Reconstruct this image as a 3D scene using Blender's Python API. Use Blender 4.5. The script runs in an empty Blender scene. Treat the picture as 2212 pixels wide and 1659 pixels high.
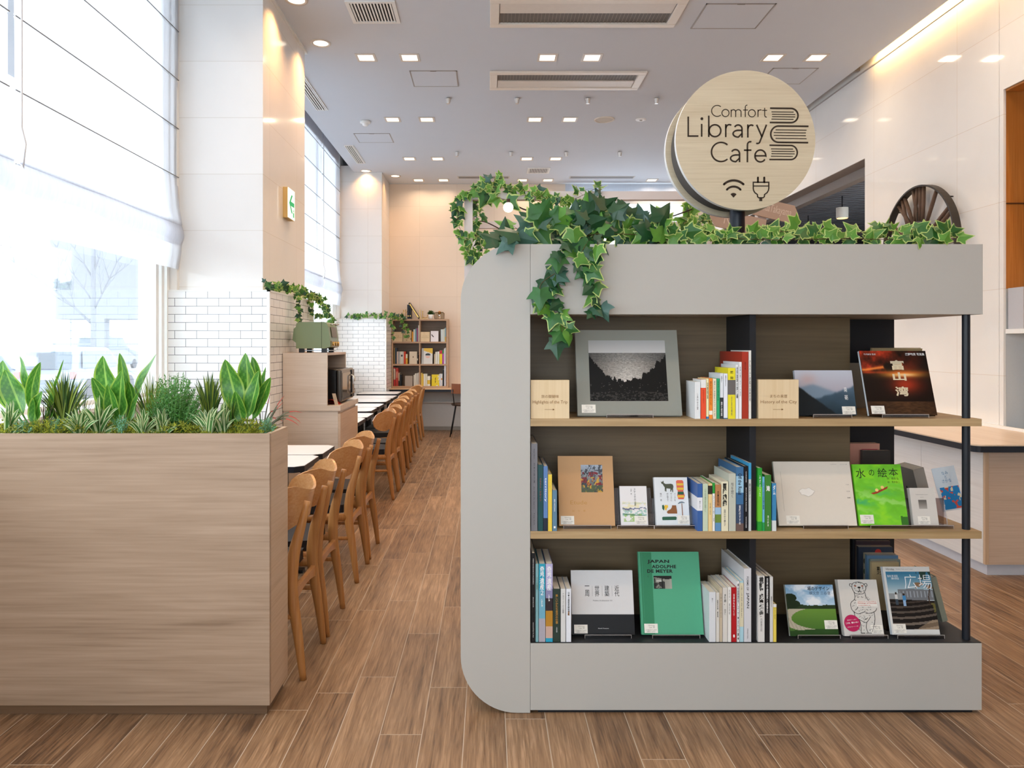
import bpy, bmesh, math, random
import numpy as np
from mathutils import Vector, Matrix, noise
R = math.radians
rnd = random.Random(7)
SC = bpy.context.scene
COL = SC.collection

# ------------------------------------------------------------------ camera
# level view camera with a small lens shift; eye 1.4 m above the floor, looking along +Y
EYE = 1.4
cam_d = bpy.data.cameras.new('camera')
cam_d.sensor_width = 36.0
cam_d.lens = 36.0 * 1600 / 2212
cam_d.shift_x = (1106 - 1056) / 2212
cam_d.shift_y = (745 - 829.5) / 2212
cam_d.clip_start = 0.05
cam_d.clip_end = 300
cam = bpy.data.objects.new('camera', cam_d)
cam.location = (0, 0, EYE)
cam.rotation_euler = (R(90), 0, 0)
COL.objects.link(cam)
SC.camera = cam

# ------------------------------------------------------------------ world
w = bpy.data.worlds.new('overcast_sky')
SC.world = w
w.use_nodes = True
_bg = w.node_tree.nodes['Background']
_bg.inputs['Color'].default_value = (0.80, 0.91, 1.0, 1)
_bg.inputs['Strength'].default_value = 10.0

SC.view_settings.view_transform = 'Standard'
SC.view_settings.look = 'None'
SC.view_settings.gamma = 1
SC.view_settings.use_curve_mapping = False
SC.view_settings.exposure = -0.42
cy = SC.cycles
cy.use_denoising = True
cy.max_bounces = 7
cy.diffuse_bounces = 4
cy.glossy_bounces = 3
cy.transmission_bounces = 4
cy.transparent_max_bounces = 8
cy.sample_clamp_indirect = 6.0
cy.caustics_reflective = False
cy.caustics_refractive = False

WARM = (1.0, 0.66, 0.38)


def area(name, loc, size, power, color=WARM, rot=(0, 0, 0), shape='SQUARE', size_y=None, portal=False, spread=180):
    d = bpy.data.lights.new(name, 'AREA')
    d.shape = shape
    d.size = size
    if size_y:
        d.size_y = size_y
    d.energy = power
    d.color = color
    d.spread = R(spread)
    if portal:
        d.cycles.is_portal = True
    o = bpy.data.objects.new(name, d)
    o.location = loc
    o.rotation_euler = rot
    COL.objects.link(o)
    return o


# ceiling heights / main planes of the room (metres)
CEIL = 4.07
XL = -2.30      # plane of the blinds and inner face of the window wall
XR = 3.66       # right wall
YF = 12.31      # far wall
YB = -3.0       # open shop front behind the camera
# daylight enters through the shop front behind the camera (portal only guides sampling)
area('shop_front_daylight', (-0.65, YB, 1.9), 3.3, 0, rot=(R(90), 0, 0), shape='RECTANGLE', size_y=2.0, portal=True)
# square downlights: columns in X, rows in Y; lamp bodies are built further down
LAMP_X = [-1.14, -0.735, 0.543, 0.957, 2.64, 3.04]
LAMP_Y = [1.27, 3.14, 5.01, 6.88, 8.77, 10.62, 12.0]
for _y in LAMP_Y:
    for _x in LAMP_X:
        area('downlight_glow', (_x, _y, CEIL - 0.012), 0.13, 3.5 if _y > 11.5 else 7.0, color=(1.0, 0.76, 0.54), spread=150)
# round downlights by the window wall
ROUND_L = [(-1.49, 5.70), (-1.50, 6.55), (-1.90, 11.3), (-1.47, 11.72)]
ROUND_L = [(-1.49, 5.73), (-1.486, 6.55), (-1.889, 11.36), (-1.478, 11.70)]
for _x, _y in ROUND_L:
    area('round_downlight_glow', (_x, _y, CEIL - 0.012), 0.13, 4.0 if _y > 11 else 10.0, color=(1.0, 0.52, 0.20), shape='DISK', spread=120)
# warm strip in the cove above the right wall
area('cove_strip_glow', (XR - 0.080, 2.7, CEIL + 0.055), 0.02, 60.0, color=(1.0, 0.56, 0.20), shape='RECTANGLE', size_y=8.6, rot=(0, R(-38), 0))

# ------------------------------------------------------------------ helpers


def tag(o, label=None, cat=None, group=None, kind=None):
    if label:
        o['label'] = label
    if cat:
        o['category'] = cat
    if group:
        o['group'] = group
    if kind:
        o['kind'] = kind
    return o


def empty(name, loc=(0, 0, 0), rot=(0, 0, 0), label=None, cat=None, group=None):
    o = bpy.data.objects.new(name, None)
    o.empty_display_size = 0.05
    o.location = loc
    o.rotation_euler = rot
    COL.objects.link(o)
    return tag(o, label, cat, group)


class MB:
    """collects faces for ONE mesh object"""

    def __init__(self):
        self.v, self.f, self.m, self.s = [], [], [], []
        self.xf = None

    def add(self, vs, fs, mi=0, smooth=False):
        b = len(self.v)
        if self.xf is not None:
            vs = [self.xf @ Vector(p) for p in vs]
        self.v += [tuple(p) for p in vs]
        for f in fs:
            self.f.append(tuple(b + i for i in f))
            self.m.append(mi)
            self.s.append(smooth)
        return self

    def box(self, x0, x1, y0, y1, z0, z1, mi=0):
        return self.add([(x0, y0, z0), (x1, y0, z0), (x1, y1, z0), (x0, y1, z0), (x0, y0, z1), (x1, y0, z1), (x1, y1, z1), (x0, y1, z1)],
                        [(0, 3, 2, 1), (4, 5, 6, 7), (0, 1, 5, 4), (1, 2, 6, 5), (2, 3, 7, 6), (3, 0, 4, 7)], mi)

    def prism(self, poly, a0, a1, axis='y', mi=0, smooth=False, caps=True):
        """extrude a 2D outline; axis = direction of extrusion; poly in the other two axes"""
        n = len(poly)

        def P(p, a):
            if axis == 'y':
                return (p[0], a, p[1])
            if axis == 'x':
                return (a, p[0], p[1])
            return (p[0], p[1], a)
        vs = [P(p, a0) for p in poly] + [P(p, a1) for p in poly]
        fs = [(i, (i + 1) % n, n + (i + 1) % n, n + i) for i in range(n)]
        self.add(vs, fs, mi, smooth)
        if caps:
            self.add(vs[:n], [tuple(range(n))], mi)
            self.add(vs[n:], [tuple(reversed(range(n)))], mi)
        return self

    def cyl(self, c, r, h, axis='z', n=24, r2=None, mi=0, caps=True, smooth=True):
        r2 = r if r2 is None else r2
        vs = []
        for k, (rr, hh) in enumerate(((r, 0), (r2, h))):
            for i in range(n):
                a = 2 * math.pi * i / n
                u, v = rr * math.cos(a), rr * math.sin(a)
                p = {'z': (u, v, hh), 'y': (u, hh, v), 'x': (hh, u, v)}[axis]
                vs.append((c[0] + p[0], c[1] + p[1], c[2] + p[2]))
        self.add(vs, [(i, (i + 1) % n, n + (i + 1) % n, n + i) for i in range(n)], mi, smooth)
        if caps:
            self.add(vs[:n], [tuple(reversed(range(n)))], mi)
            self.add(vs[n:], [tuple(range(n))], mi)
        return self

    def lathe(self, prof, c=(0, 0, 0), n=24, mi=0):
        vs, fs = [], []
        for r_, z_ in prof:
            for i in range(n):
                a = 2 * math.pi * i / n
                vs.append((c[0] + r_ * math.cos(a), c[1] + r_ * math.sin(a), c[2] + z_))
        for k in range(len(prof) - 1):
            for i in range(n):
                j = (i + 1) % n
                fs.append((k * n + i, k * n + j, (k + 1) * n + j, (k + 1) * n + i))
        return self.add(vs, fs, mi, True)

    def tube(self, pts, r, n=8, mi=0, smooth=True, flat=None):
        """round (or elliptical: r may be list of (rx, ry)) tube along points"""
        pts = [Vector(p) for p in pts]
        m = len(pts)
        rs = r if isinstance(r, (list, tuple)) else [r] * m
        vs, fs = [], []
        up = None
        for i, p in enumerate(pts):
            t = (pts[min(i + 1, m - 1)] - pts[max(i - 1, 0)])
            t = t.normalized() if t.length > 1e-9 else Vector((0, 0, 1))
            if up is None:
                up = Vector((0, 0, 1)) if abs(t.z) < 0.9 else Vector((0, 1, 0))
            a = t.cross(up)
            a = a.normalized() if a.length > 1e-6 else t.orthogonal().normalized()
            b = a.cross(t).normalized()
            up = b
            rr = rs[i]
            ra, rb = rr if isinstance(rr, (list, tuple)) else (rr, rr)
            for k in range(n):
                an = 2 * math.pi * k / n
                vs.append(p + a * (ra * math.cos(an)) + b * (rb * math.sin(an)))
        for i in range(m - 1):
            for k in range(n):
                j = (k + 1) % n
                fs.append((i * n + k, i * n + j, (i + 1) * n + j, (i + 1) * n + k))
        fs.append(tuple(reversed(range(n))))
        fs.append(tuple((m - 1) * n + k for k in range(n)))
        return self.add(vs, fs, mi, smooth)

    def sphere(self, c, r, n=16, m=10, mi=0, sz=1.0):
        prof = [(max(1e-5, r * math.sin(math.pi * k / m)), -r * sz * math.cos(math.pi * k / m)) for k in range(m + 1)]
        return self.lathe(prof, c, n, mi)

    def grid(self, fn, nu, nv, mi=0, smooth=True):
        vs = [fn(i / nu, j / nv) for j in range(nv + 1) for i in range(nu + 1)]
        fs = [(j * (nu + 1) + i, j * (nu + 1) + i + 1, (j + 1) * (nu + 1) + i + 1, (j + 1) * (nu + 1) + i) for j in range(nv) for i in range(nu)]
        return self.add(vs, fs, mi, smooth)

    def build(self, name, mats, parent=None, loc=None, rot=None, bevel=0, seg=2, fix=True):
        me = bpy.data.meshes.new(name)
        me.from_pydata(self.v, [], self.f)
        if not isinstance(mats, (list, tuple)):
            mats = [mats]
        for m_ in mats:
            me.materials.append(m_)
        me.polygons.foreach_set('material_index', self.m)
        me.polygons.foreach_set('use_smooth', self.s)
        if fix and len(self.f) < 30000:
            bm = bmesh.new()
            bm.from_mesh(me)
            bmesh.ops.recalc_face_normals(bm, faces=bm.faces)
            bm.to_mesh(me)
            bm.free()
        me.update()
        o = bpy.data.objects.new(name, me)
        if parent is not None:
            o.parent = parent
        if loc is not None:
            o.location = loc
        if rot is not None:
            o.rotation_euler = rot
        COL.objects.link(o)
        if bevel:
            md = o.modifiers.new('bevel', 'BEVEL')
            md.width = bevel
            md.segments = seg
            md.limit_method = 'ANGLE'
            md.angle_limit = R(40)
            md.harden_normals = False
        return o


def struct(o):
    o['kind'] = 'structure'
    return o


def copy_tree(o, parent=None):
    c = o.copy()
    COL.objects.link(c)
    if parent is not None:
        c.parent = parent
    for ch in list(o.children):
        copy_tree(ch, c)
    return c


# ------------------------------------------------------------------ materials
MATS = {}


def hexc(h):
    h = h.lstrip('#')
    return tuple(((int(h[i:i + 2], 16) / 255) / 12.92 if int(h[i:i + 2], 16) / 255 <= 0.04045 else ((int(h[i:i + 2], 16) / 255 + 0.055) / 1.055) ** 2.4) for i in (0, 2, 4))


def mat(name, color, rough=0.5, metal=0.0, spec=0.3, noise_amt=0.04, noise_scale=30.0, emit=None, estr=0.0, coat=0.0, alpha=None):
    if name in MATS:
        return MATS[name]
    if isinstance(color, str):
        color = hexc(color)
    m = bpy.data.materials.new(name)
    m.use_nodes = True
    nt = m.node_tree
    b = nt.nodes['Principled BSDF']
    b.inputs['Roughness'].default_value = rough
    b.inputs['Metallic'].default_value = metal
    b.inputs['Specular IOR Level'].default_value = spec
    if coat:
        b.inputs['Coat Weight'].default_value = coat
        b.inputs['Coat Roughness'].default_value = 0.05
    if noise_amt > 0:
        tc = nt.nodes.new('ShaderNodeTexCoord')
        nz = nt.nodes.new('ShaderNodeTexNoise')
        nz.inputs['Scale'].default_value = noise_scale
        nz.inputs['Detail'].default_value = 3
        mr = nt.nodes.new('ShaderNodeMapRange')
        mr.inputs['To Min'].default_value = 1 - noise_amt
        mr.inputs['To Max'].default_value = 1 + noise_amt
        mx = nt.nodes.new('ShaderNodeVectorMath')
        mx.operation = 'SCALE'
        mx.inputs[0].default_value = color
        nt.links.new(tc.outputs['Object'], nz.inputs['Vector'])
        nt.links.new(nz.outputs['Fac'], mr.inputs['Value'])
        nt.links.new(mr.outputs['Result'], mx.inputs['Scale'])
        nt.links.new(mx.outputs['Vector'], b.inputs['Base Color'])
    else:
        b.inputs['Base Color'].default_value = (*color, 1)
    if emit:
        b.inputs['Emission Color'].default_value = (*emit, 1)
        b.inputs['Emission Strength'].default_value = estr
    MATS[name] = m
    return m


def N(nt, typ, **kw):
    n = nt.nodes.new(typ)
    for k, v in kw.items():
        setattr(n, k, v)
    return n


def wood(name, c1, c2, c3=None, grain='x', rough=0.45, scale=1.0, world=False):
    """laminate / timber with the grain running along one axis"""
    if name in MATS:
        return MATS[name]
    c1, c2 = hexc(c1), hexc(c2)
    c3 = hexc(c3) if c3 else tuple(a * 0.8 for a in c1)
    m = bpy.data.materials.new(name)
    m.use_nodes = True
    nt = m.node_tree
    L = nt.links.new
    b = nt.nodes['Principled BSDF']
    b.inputs['Roughness'].default_value = rough
    tc = N(nt, 'ShaderNodeTexCoord')
    geo = N(nt, 'ShaderNodeNewGeometry')
    mp = N(nt, 'ShaderNodeMapping')
    s = {'x': (0.7, 9, 9), 'y': (9, 0.7, 9), 'z': (9, 9, 0.7)}[grain]
    mp.inputs['Scale'].default_value = tuple(a * scale for a in s)
    src = geo.outputs['Position'] if world else tc.outputs['Object']
    L(src, mp.inputs['Vector'])
    n0 = N(nt, 'ShaderNodeTexNoise')
    n0.inputs['Scale'].default_value = 0.6
    n0.inputs['Detail'].default_value = 2
    L(mp.outputs['Vector'], n0.inputs['Vector'])
    n1 = N(nt, 'ShaderNodeTexNoise')
    n1.inputs['Scale'].default_value = 1.6
    n1.inputs['Detail'].default_value = 5
    n1.inputs['Distortion'].default_value = 1.4
    L(mp.outputs['Vector'], n1.inputs['Vector'])
    mp2 = N(nt, 'ShaderNodeMapping')
    s2 = {'x': (2.5, 90, 90), 'y': (90, 2.5, 90), 'z': (90, 90, 2.5)}[grain]
    mp2.inputs['Scale'].default_value = tuple(a * scale for a in s2)
    L(src, mp2.inputs['Vector'])
    n2 = N(nt, 'ShaderNodeTexNoise')
    n2.inputs['Scale'].default_value = 1.3
    n2.inputs['Detail'].default_value = 4
    L(mp2.outputs['Vector'], n2.inputs['Vector'])
    cr = N(nt, 'ShaderNodeValToRGB')
    e = cr.color_ramp.elements
    e[0].position = 0.30
    e[0].color = (*c3, 1)
    e[1].position = 0.72
    e[1].color = (*c2, 1)
    k = e.new(0.46)
    k.color = (*c1, 1)
    mixf = N(nt, 'ShaderNodeMath', operation='MULTIPLY_ADD')
    mixf.inputs[1].default_value = 0.42
    L(n2.outputs['Fac'], mixf.inputs[0])
    a2 = N(nt, 'ShaderNodeMath', operation='MULTIPLY')
    a2.inputs[1].default_value = 0.36
    L(n1.outputs['Fac'], a2.inputs[0])
    a3 = N(nt, 'ShaderNodeMath', operation='MULTIPLY_ADD')
    a3.inputs[1].default_value = 0.25
    L(n0.outputs['Fac'], a3.inputs[0])
    L(a2.outputs[0], a3.inputs[2])
    L(a3.outputs[0], mixf.inputs[2])
    L(mixf.outputs[0], cr.inputs['Fac'])
    L(cr.outputs['Color'], b.inputs['Base Color'])
    bp = N(nt, 'ShaderNodeBump')
    bp.inputs['Strength'].default_value = 0.12
    bp.inputs['Distance'].default_value = 0.002
    L(n2.outputs['Fac'], bp.inputs['Height'])
    L(bp.outputs['Normal'], b.inputs['Normal'])
    MATS[name] = m
    return m


def floor_mat():
    m = bpy.data.materials.new('oak_plank_floor')
    m.use_nodes = True
    nt = m.node_tree
    L = nt.links.new
    b = nt.nodes['Principled BSDF']
    geo = N(nt, 'ShaderNodeNewGeometry')
    sp = N(nt, 'ShaderNodeSeparateXYZ')
    L(geo.outputs['Position'], sp.inputs[0])

    def M(op, a, b_=None, c=None):
        n = N(nt, 'ShaderNodeMath', operation=op)
        for i, v in enumerate((a, b_, c)):
            if v is None:
                continue
            if isinstance(v, (int, float)):
                n.inputs[i].default_value = v
            else:
                L(v, n.inputs[i])
        return n.outputs[0]
    u = M('DIVIDE', M('SUBTRACT', sp.outputs['X'], 0.0614 - 0.151 * 40), 0.151)
    row = M('FLOOR', u)
    fu = M('FRACT', u)
    wn = N(nt, 'ShaderNodeTexWhiteNoise', noise_dimensions='1D')
    L(row, wn.inputs['W'])
    v = M('ADD', M('DIVIDE', sp.outputs['Y'], 0.93), M('MULTIPLY', wn.outputs['Value'], 7.0))
    colm = M('FLOOR', v)
    fv = M('FRACT', v)
    idn = M('ADD', M('MULTIPLY', row, 13.37), M('MULTIPLY', colm, 5.71))
    wn2 = N(nt, 'ShaderNodeTexWhiteNoise', noise_dimensions='1D')
    L(idn, wn2.inputs['W'])
    cmb = N(nt, 'ShaderNodeCombineXYZ')
    L(M('MULTIPLY', sp.outputs['X'], 17.0), cmb.inputs['X'])
    L(M('MULTIPLY', sp.outputs['Y'], 1.1), cmb.inputs['Y'])
    L(M('MULTIPLY', wn2.outputs['Value'], 37.0), cmb.inputs['Z'])
    n1 = N(nt, 'ShaderNodeTexNoise')
    n1.inputs['Scale'].default_value = 1.1
    n1.inputs['Detail'].default_value = 6
    n1.inputs['Roughness'].default_value = 0.62
    n1.inputs['Distortion'].default_value = 1.2
    L(cmb.outputs[0], n1.inputs['Vector'])
    cmb2 = N(nt, 'ShaderNodeCombineXYZ')
    L(M('MULTIPLY', sp.outputs['X'], 130.0), cmb2.inputs['X'])
    L(M('MULTIPLY', sp.outputs['Y'], 6.0), cmb2.inputs['Y'])
    L(M('MULTIPLY', wn2.outputs['Value'], 11.0), cmb2.inputs['Z'])
    n2 = N(nt, 'ShaderNodeTexNoise')
    n2.inputs['Scale'].default_value = 1.0
    n2.inputs['Detail'].default_value = 4
    n2.inputs['Distortion'].default_value = 0.5
    L(cmb2.outputs[0], n2.inputs['Vector'])
    wv = N(nt, 'ShaderNodeTexWave', wave_type='RINGS')
    wv.inputs['Scale'].default_value = 1.3
    wv.inputs['Distortion'].default_value = 5.0
    wv.inputs['Detail'].default_value = 3
    L(cmb.outputs[0], wv.inputs['Vector'])
    g = M('ADD', M('MULTIPLY', n1.outputs['Fac'], 0.50), M('ADD', M('MULTIPLY', n2.outputs['Fac'], 0.46), M('MULTIPLY', wv.outputs['Fac'], 0.04)))
    g = M('ADD', g, M('MULTIPLY', M('SUBTRACT', wn2.outputs['Value'], 0.5), 0.13))
    cr = N(nt, 'ShaderNodeValToRGB')
    e = cr.color_ramp.elements
    e[0].position = 0.34
    e[0].color = (*hexc('#5c4431'), 1)
    e[1].position = 0.67
    e[1].color = (*hexc('#b08c6b'), 1)
    k = e.new(0.44)
    k.color = (*hexc('#7d5e43'), 1)
    k = e.new(0.56)
    k.color = (*hexc('#967556'), 1)
    L(g, cr.inputs['Fac'])
    gm = M('MAXIMUM', M('MAXIMUM', M('LESS_THAN', fu, 0.010), M('GREATER_THAN', fu, 0.990)), M('LESS_THAN', fv, 0.0032))
    mx = N(nt, 'ShaderNodeMix', data_type='RGBA')
    L(gm, mx.inputs[0])
    L(cr.outputs['Color'], mx.inputs[6])
    mx.inputs[7].default_value = (*hexc('#b8a690'), 1)
    L(mx.outputs[2], b.inputs['Base Color'])
    b.inputs['Roughness'].default_value = 0.42
    b.inputs['Specular IOR Level'].default_value = 0.4
    bp = N(nt, 'ShaderNodeBump')
    bp.inputs['Strength'].default_value = 0.1
    bp.inputs['Distance'].default_value = 0.002
    L(n2.outputs['Fac'], bp.inputs['Height'])
    L(bp.outputs['Normal'], b.inputs['Normal'])
    return m


def panel_mat(name, color, seam, bw, bh, z0=0.0, u0=0.0, mortar=0.003, rough=0.15, offset=0.0, veins=0.03, coat=0.0, bump=0.0, spec=0.5):
    """wall clad in rectangular slabs or tiles; u runs along the wall, v is height"""
    m = bpy.data.materials.new(name)
    m.use_nodes = True
    nt = m.node_tree
    L = nt.links.new
    b = nt.nodes['Principled BSDF']
    geo = N(nt, 'ShaderNodeNewGeometry')
    sp = N(nt, 'ShaderNodeSeparateXYZ')
    L(geo.outputs['Position'], sp.inputs[0])
    ad = N(nt, 'ShaderNodeMath', operation='ADD')
    L(sp.outputs['X'], ad.inputs[0])
    L(sp.outputs['Y'], ad.inputs[1])
    ad2 = N(nt, 'ShaderNodeMath', operation='ADD')
    L(ad.outputs[0], ad2.inputs[0])
    ad2.inputs[1].default_value = u0 + 40 * bw
    ad3 = N(nt, 'ShaderNodeMath', operation='ADD')
    L(sp.outputs['Z'], ad3.inputs[0])
    ad3.inputs[1].default_value = -z0 + 60 * bh
    cb = N(nt, 'ShaderNodeCombineXYZ')
    L(ad2.outputs[0], cb.inputs['X'])
    L(ad3.outputs[0], cb.inputs['Y'])
    br = N(nt, 'ShaderNodeTexBrick')
    br.offset = offset
    br.inputs['Scale'].default_value = 1.0
    br.inputs['Brick Width'].default_value = bw
    br.inputs['Row Height'].default_value = bh
    br.inputs['Mortar Size'].default_value = mortar
    br.inputs['Mortar Smooth'].default_value = 0.0
    c = hexc(color)
    br.inputs['Color1'].default_value = (*c, 1)
    br.inputs['Color2'].default_value = (*[a * 0.97 for a in c], 1)
    br.inputs['Mortar'].default_value = (*hexc(seam), 1)
    L(cb.outputs[0], br.inputs['Vector'])
    nz = N(nt, 'ShaderNodeTexNoise')
    nz.inputs['Scale'].default_value = 3.0
    nz.inputs['Detail'].default_value = 6
    nz.inputs['Distortion'].default_value = 1.0
    L(geo.outputs['Position'], nz.inputs['Vector'])
    mr = N(nt, 'ShaderNodeMapRange')
    mr.inputs['To Min'].default_value = 1 - veins
    mr.inputs['To Max'].default_value = 1 + veins
    L(nz.outputs['Fac'], mr.inputs['Value'])
    mx = N(nt, 'ShaderNodeVectorMath', operation='SCALE')
    L(br.outputs['Color'], mx.inputs[0])
    L(mr.outputs[0], mx.inputs['Scale'])
    L(mx.outputs['Vector'], b.inputs['Base Color'])
    b.inputs['Roughness'].default_value = rough
    b.inputs['Specular IOR Level'].default_value = spec
    if coat:
        b.inputs['Coat Weight'].default_value = coat
        b.inputs['Coat Roughness'].default_value = 0.04
    if bump:
        bp = N(nt, 'ShaderNodeBump')
        bp.inputs['Strength'].default_value = bump
        bp.inputs['Distance'].default_value = 0.003
        bp.invert = True
        L(br.outputs['Fac'], bp.inputs['Height'])
        L(bp.outputs['Normal'], b.inputs['Normal'])
    MATS[name] = m
    return m


def glass_mat(name, tint=(1, 1, 1), refl=0.06):
    m = bpy.data.materials.new(name)
    m.use_nodes = True
    nt = m.node_tree
    nt.nodes.clear()
    out = N(nt, 'ShaderNodeOutputMaterial')
    tr = N(nt, 'ShaderNodeBsdfTransparent')
    tr.inputs['Color'].default_value = (*tint, 1)
    gl = N(nt, 'ShaderNodeBsdfGlossy')
    gl.inputs['Roughness'].default_value = 0.02
    mx = N(nt, 'ShaderNodeMixShader')
    lw = N(nt, 'ShaderNodeLayerWeight')
    lw.inputs['Blend'].default_value = 0.15
    ml = N(nt, 'ShaderNodeMath', operation='MULTIPLY_ADD')
    ml.inputs[1].default_value = 0.5
    ml.inputs[2].default_value = refl
    nt.links.new(lw.outputs['Fresnel'], ml.inputs[0])
    nt.links.new(ml.outputs[0], mx.inputs[0])
    nt.links.new(tr.outputs[0], mx.inputs[1])
    nt.links.new(gl.outputs[0], mx.inputs[2])
    nt.links.new(mx.outputs[0], out.inputs['Surface'])
    MATS[name] = m
    return m


def cloth_mat(name, color, trans=0.6):
    """thin woven cloth that lets daylight through"""
    m = bpy.data.materials.new(name)
    m.use_nodes = True
    nt = m.node_tree
    nt.nodes.clear()
    L = nt.links.new
    out = N(nt, 'ShaderNodeOutputMaterial')
    d = N(nt, 'ShaderNodeBsdfDiffuse')
    t = N(nt, 'ShaderNodeBsdfTranslucent')
    mx = N(nt, 'ShaderNodeMixShader')
    mx.inputs[0].default_value = trans
    tc = N(nt, 'ShaderNodeTexCoord')
    mp = N(nt, 'ShaderNodeMapping')
    mp.inputs['Scale'].default_value = (60, 60, 3)
    nz = N(nt, 'ShaderNodeTexNoise')
    nz.inputs['Scale'].default_value = 1.0
    mr = N(nt, 'ShaderNodeMapRange')
    mr.inputs['To Min'].default_value = 0.9
    mr.inputs['To Max'].default_value = 1.08
    vm = N(nt, 'ShaderNodeVectorMath', operation='SCALE')
    vm.inputs[0].default_value = hexc(color)
    L(tc.outputs['Object'], mp.inputs['Vector'])
    L(mp.outputs[0], nz.inputs['Vector'])
    L(nz.outputs['Fac'], mr.inputs['Value'])
    L(mr.outputs[0], vm.inputs['Scale'])
    L(vm.outputs[0], d.inputs['Color'])
    L(vm.outputs[0], t.inputs['Color'])
    L(d.outputs[0], mx.inputs[1])
    L(t.outputs[0], mx.inputs[2])
    L(mx.outputs[0], out.inputs['Surface'])
    MATS[name] = m
    return m


def leaf_mat(name, color, rough=0.38, trans=0.25):
    if name in MATS:
        return MATS[name]
    m = bpy.data.materials.new(name)
    m.use_nodes = True
    nt = m.node_tree
    L = nt.links.new
    b = nt.nodes['Principled BSDF']
    out = nt.nodes['Material Output']
    b.inputs['Roughness'].default_value = rough
    t = N(nt, 'ShaderNodeBsdfTranslucent')
    mx = N(nt, 'ShaderNodeMixShader')
    mx.inputs[0].default_value = trans
    geo = N(nt, 'ShaderNodeNewGeometry')
    nz = N(nt, 'ShaderNodeTexNoise')
    nz.inputs['Scale'].default_value = 22.0
    nz.inputs['Detail'].default_value = 3
    L(geo.outputs['Position'], nz.inputs['Vector'])
    mr = N(nt, 'ShaderNodeMapRange')
    mr.inputs['To Min'].default_value = 0.65
    mr.inputs['To Max'].default_value = 1.35
    L(nz.outputs['Fac'], mr.inputs['Value'])
    vm = N(nt, 'ShaderNodeVectorMath', operation='SCALE')
    vm.inputs[0].default_value = hexc(color) if isinstance(color, str) else color
    L(mr.outputs[0], vm.inputs['Scale'])
    L(vm.outputs[0], b.inputs['Base Color'])
    L(vm.outputs[0], t.inputs['Color'])
    L(b.outputs[0], mx.inputs[1])
    L(t.outputs[0], mx.inputs[2])
    L(mx.outputs[0], out.inputs['Surface'])
    MATS[name] = m
    return m


def print_mat():
    """printed picture: ink colours come from the mesh's own colour layer"""
    if 'printed_picture' in MATS:
        return MATS['printed_picture']
    m = bpy.data.materials.new('printed_picture')
    m.use_nodes = True
    nt = m.node_tree
    b = nt.nodes['Principled BSDF']
    b.inputs['Roughness'].default_value = 0.35
    b.inputs['Specular IOR Level'].default_value = 0.2
    a = N(nt, 'ShaderNodeAttribute', attribute_name='ink')
    nt.links.new(a.outputs['Color'], b.inputs['Base Color'])
    MATS['printed_picture'] = m
    return m


def picture(name, parent, x0, x1, z0, z1, fn, nx=90, ny=90, y=-0.0004, loc=None):
    """flat printed picture: fn(U, V) -> rgb (sRGB 0..1), U right, V up"""
    xs = np.linspace(x0, x1, nx + 1)
    zs = np.linspace(z0, z1, ny + 1)
    X, Z = np.meshgrid(xs, zs)
    v = np.stack([X.ravel(), np.full(X.size, y), Z.ravel()], 1)
    idx = np.arange((nx + 1) * (ny + 1)).reshape(ny + 1, nx + 1)
    f = np.stack([idx[:-1, :-1].ravel(), idx[:-1, 1:].ravel(), idx[1:, 1:].ravel(), idx[1:, :-1].ravel()], 1)
    me = bpy.data.meshes.new(name)
    me.from_pydata(v.tolist(), [], f.tolist())
    U, V = np.meshgrid((np.arange(nx) + 0.5) / nx, (np.arange(ny) + 0.5) / ny)
    rgb = np.clip(fn(U, V), 0, 1)
    lin = np.where(rgb <= 0.04045, rgb / 12.92, ((rgb + 0.055) / 1.055) ** 2.4).reshape(-1, 3)
    rgba = np.concatenate([lin, np.ones((lin.shape[0], 1))], 1)
    at = me.color_attributes.new('ink', 'FLOAT_COLOR', 'CORNER')
    at.data.foreach_set('color', np.repeat(rgba, 4, axis=0).ravel().astype(np.float32))
    me.materials.append(print_mat())
    o = bpy.data.objects.new(name, me)
    if parent is not None:
        o.parent = parent
    if loc is not None:
        o.location = loc
    COL.objects.link(o)
    return o


# -- lettering -------------------------------------------------------------
_TC = {}


def text_data(s, bold=0.0, spacing=1.0, line=1.0, align='LEFT'):
    k = (s, bold, spacing, line, align)
    if k in _TC:
        return _TC[k]
    c = bpy.data.curves.new('lettering', 'FONT')
    c.body = s
    c.size = 1
    c.resolution_u = 2
    c.offset = bold
    c.space_character = spacing
    c.space_line = line
    c.align_x = align
    o = bpy.data.objects.new('lettering', c)
    m = bpy.data.meshes.new_from_object(o)
    bpy.data.objects.remove(o)
    vs = np.array([v.co[:] for v in m.vertices]) if len(m.vertices) else np.zeros((1, 3))
    fs = [tuple(p.vertices) for p in m.polygons]
    lo, hi = vs.min(0), vs.max(0)
    _TC[k] = (vs, fs, lo, hi)
    bpy.data.meshes.remove(m)
    return _TC[k]


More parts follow.
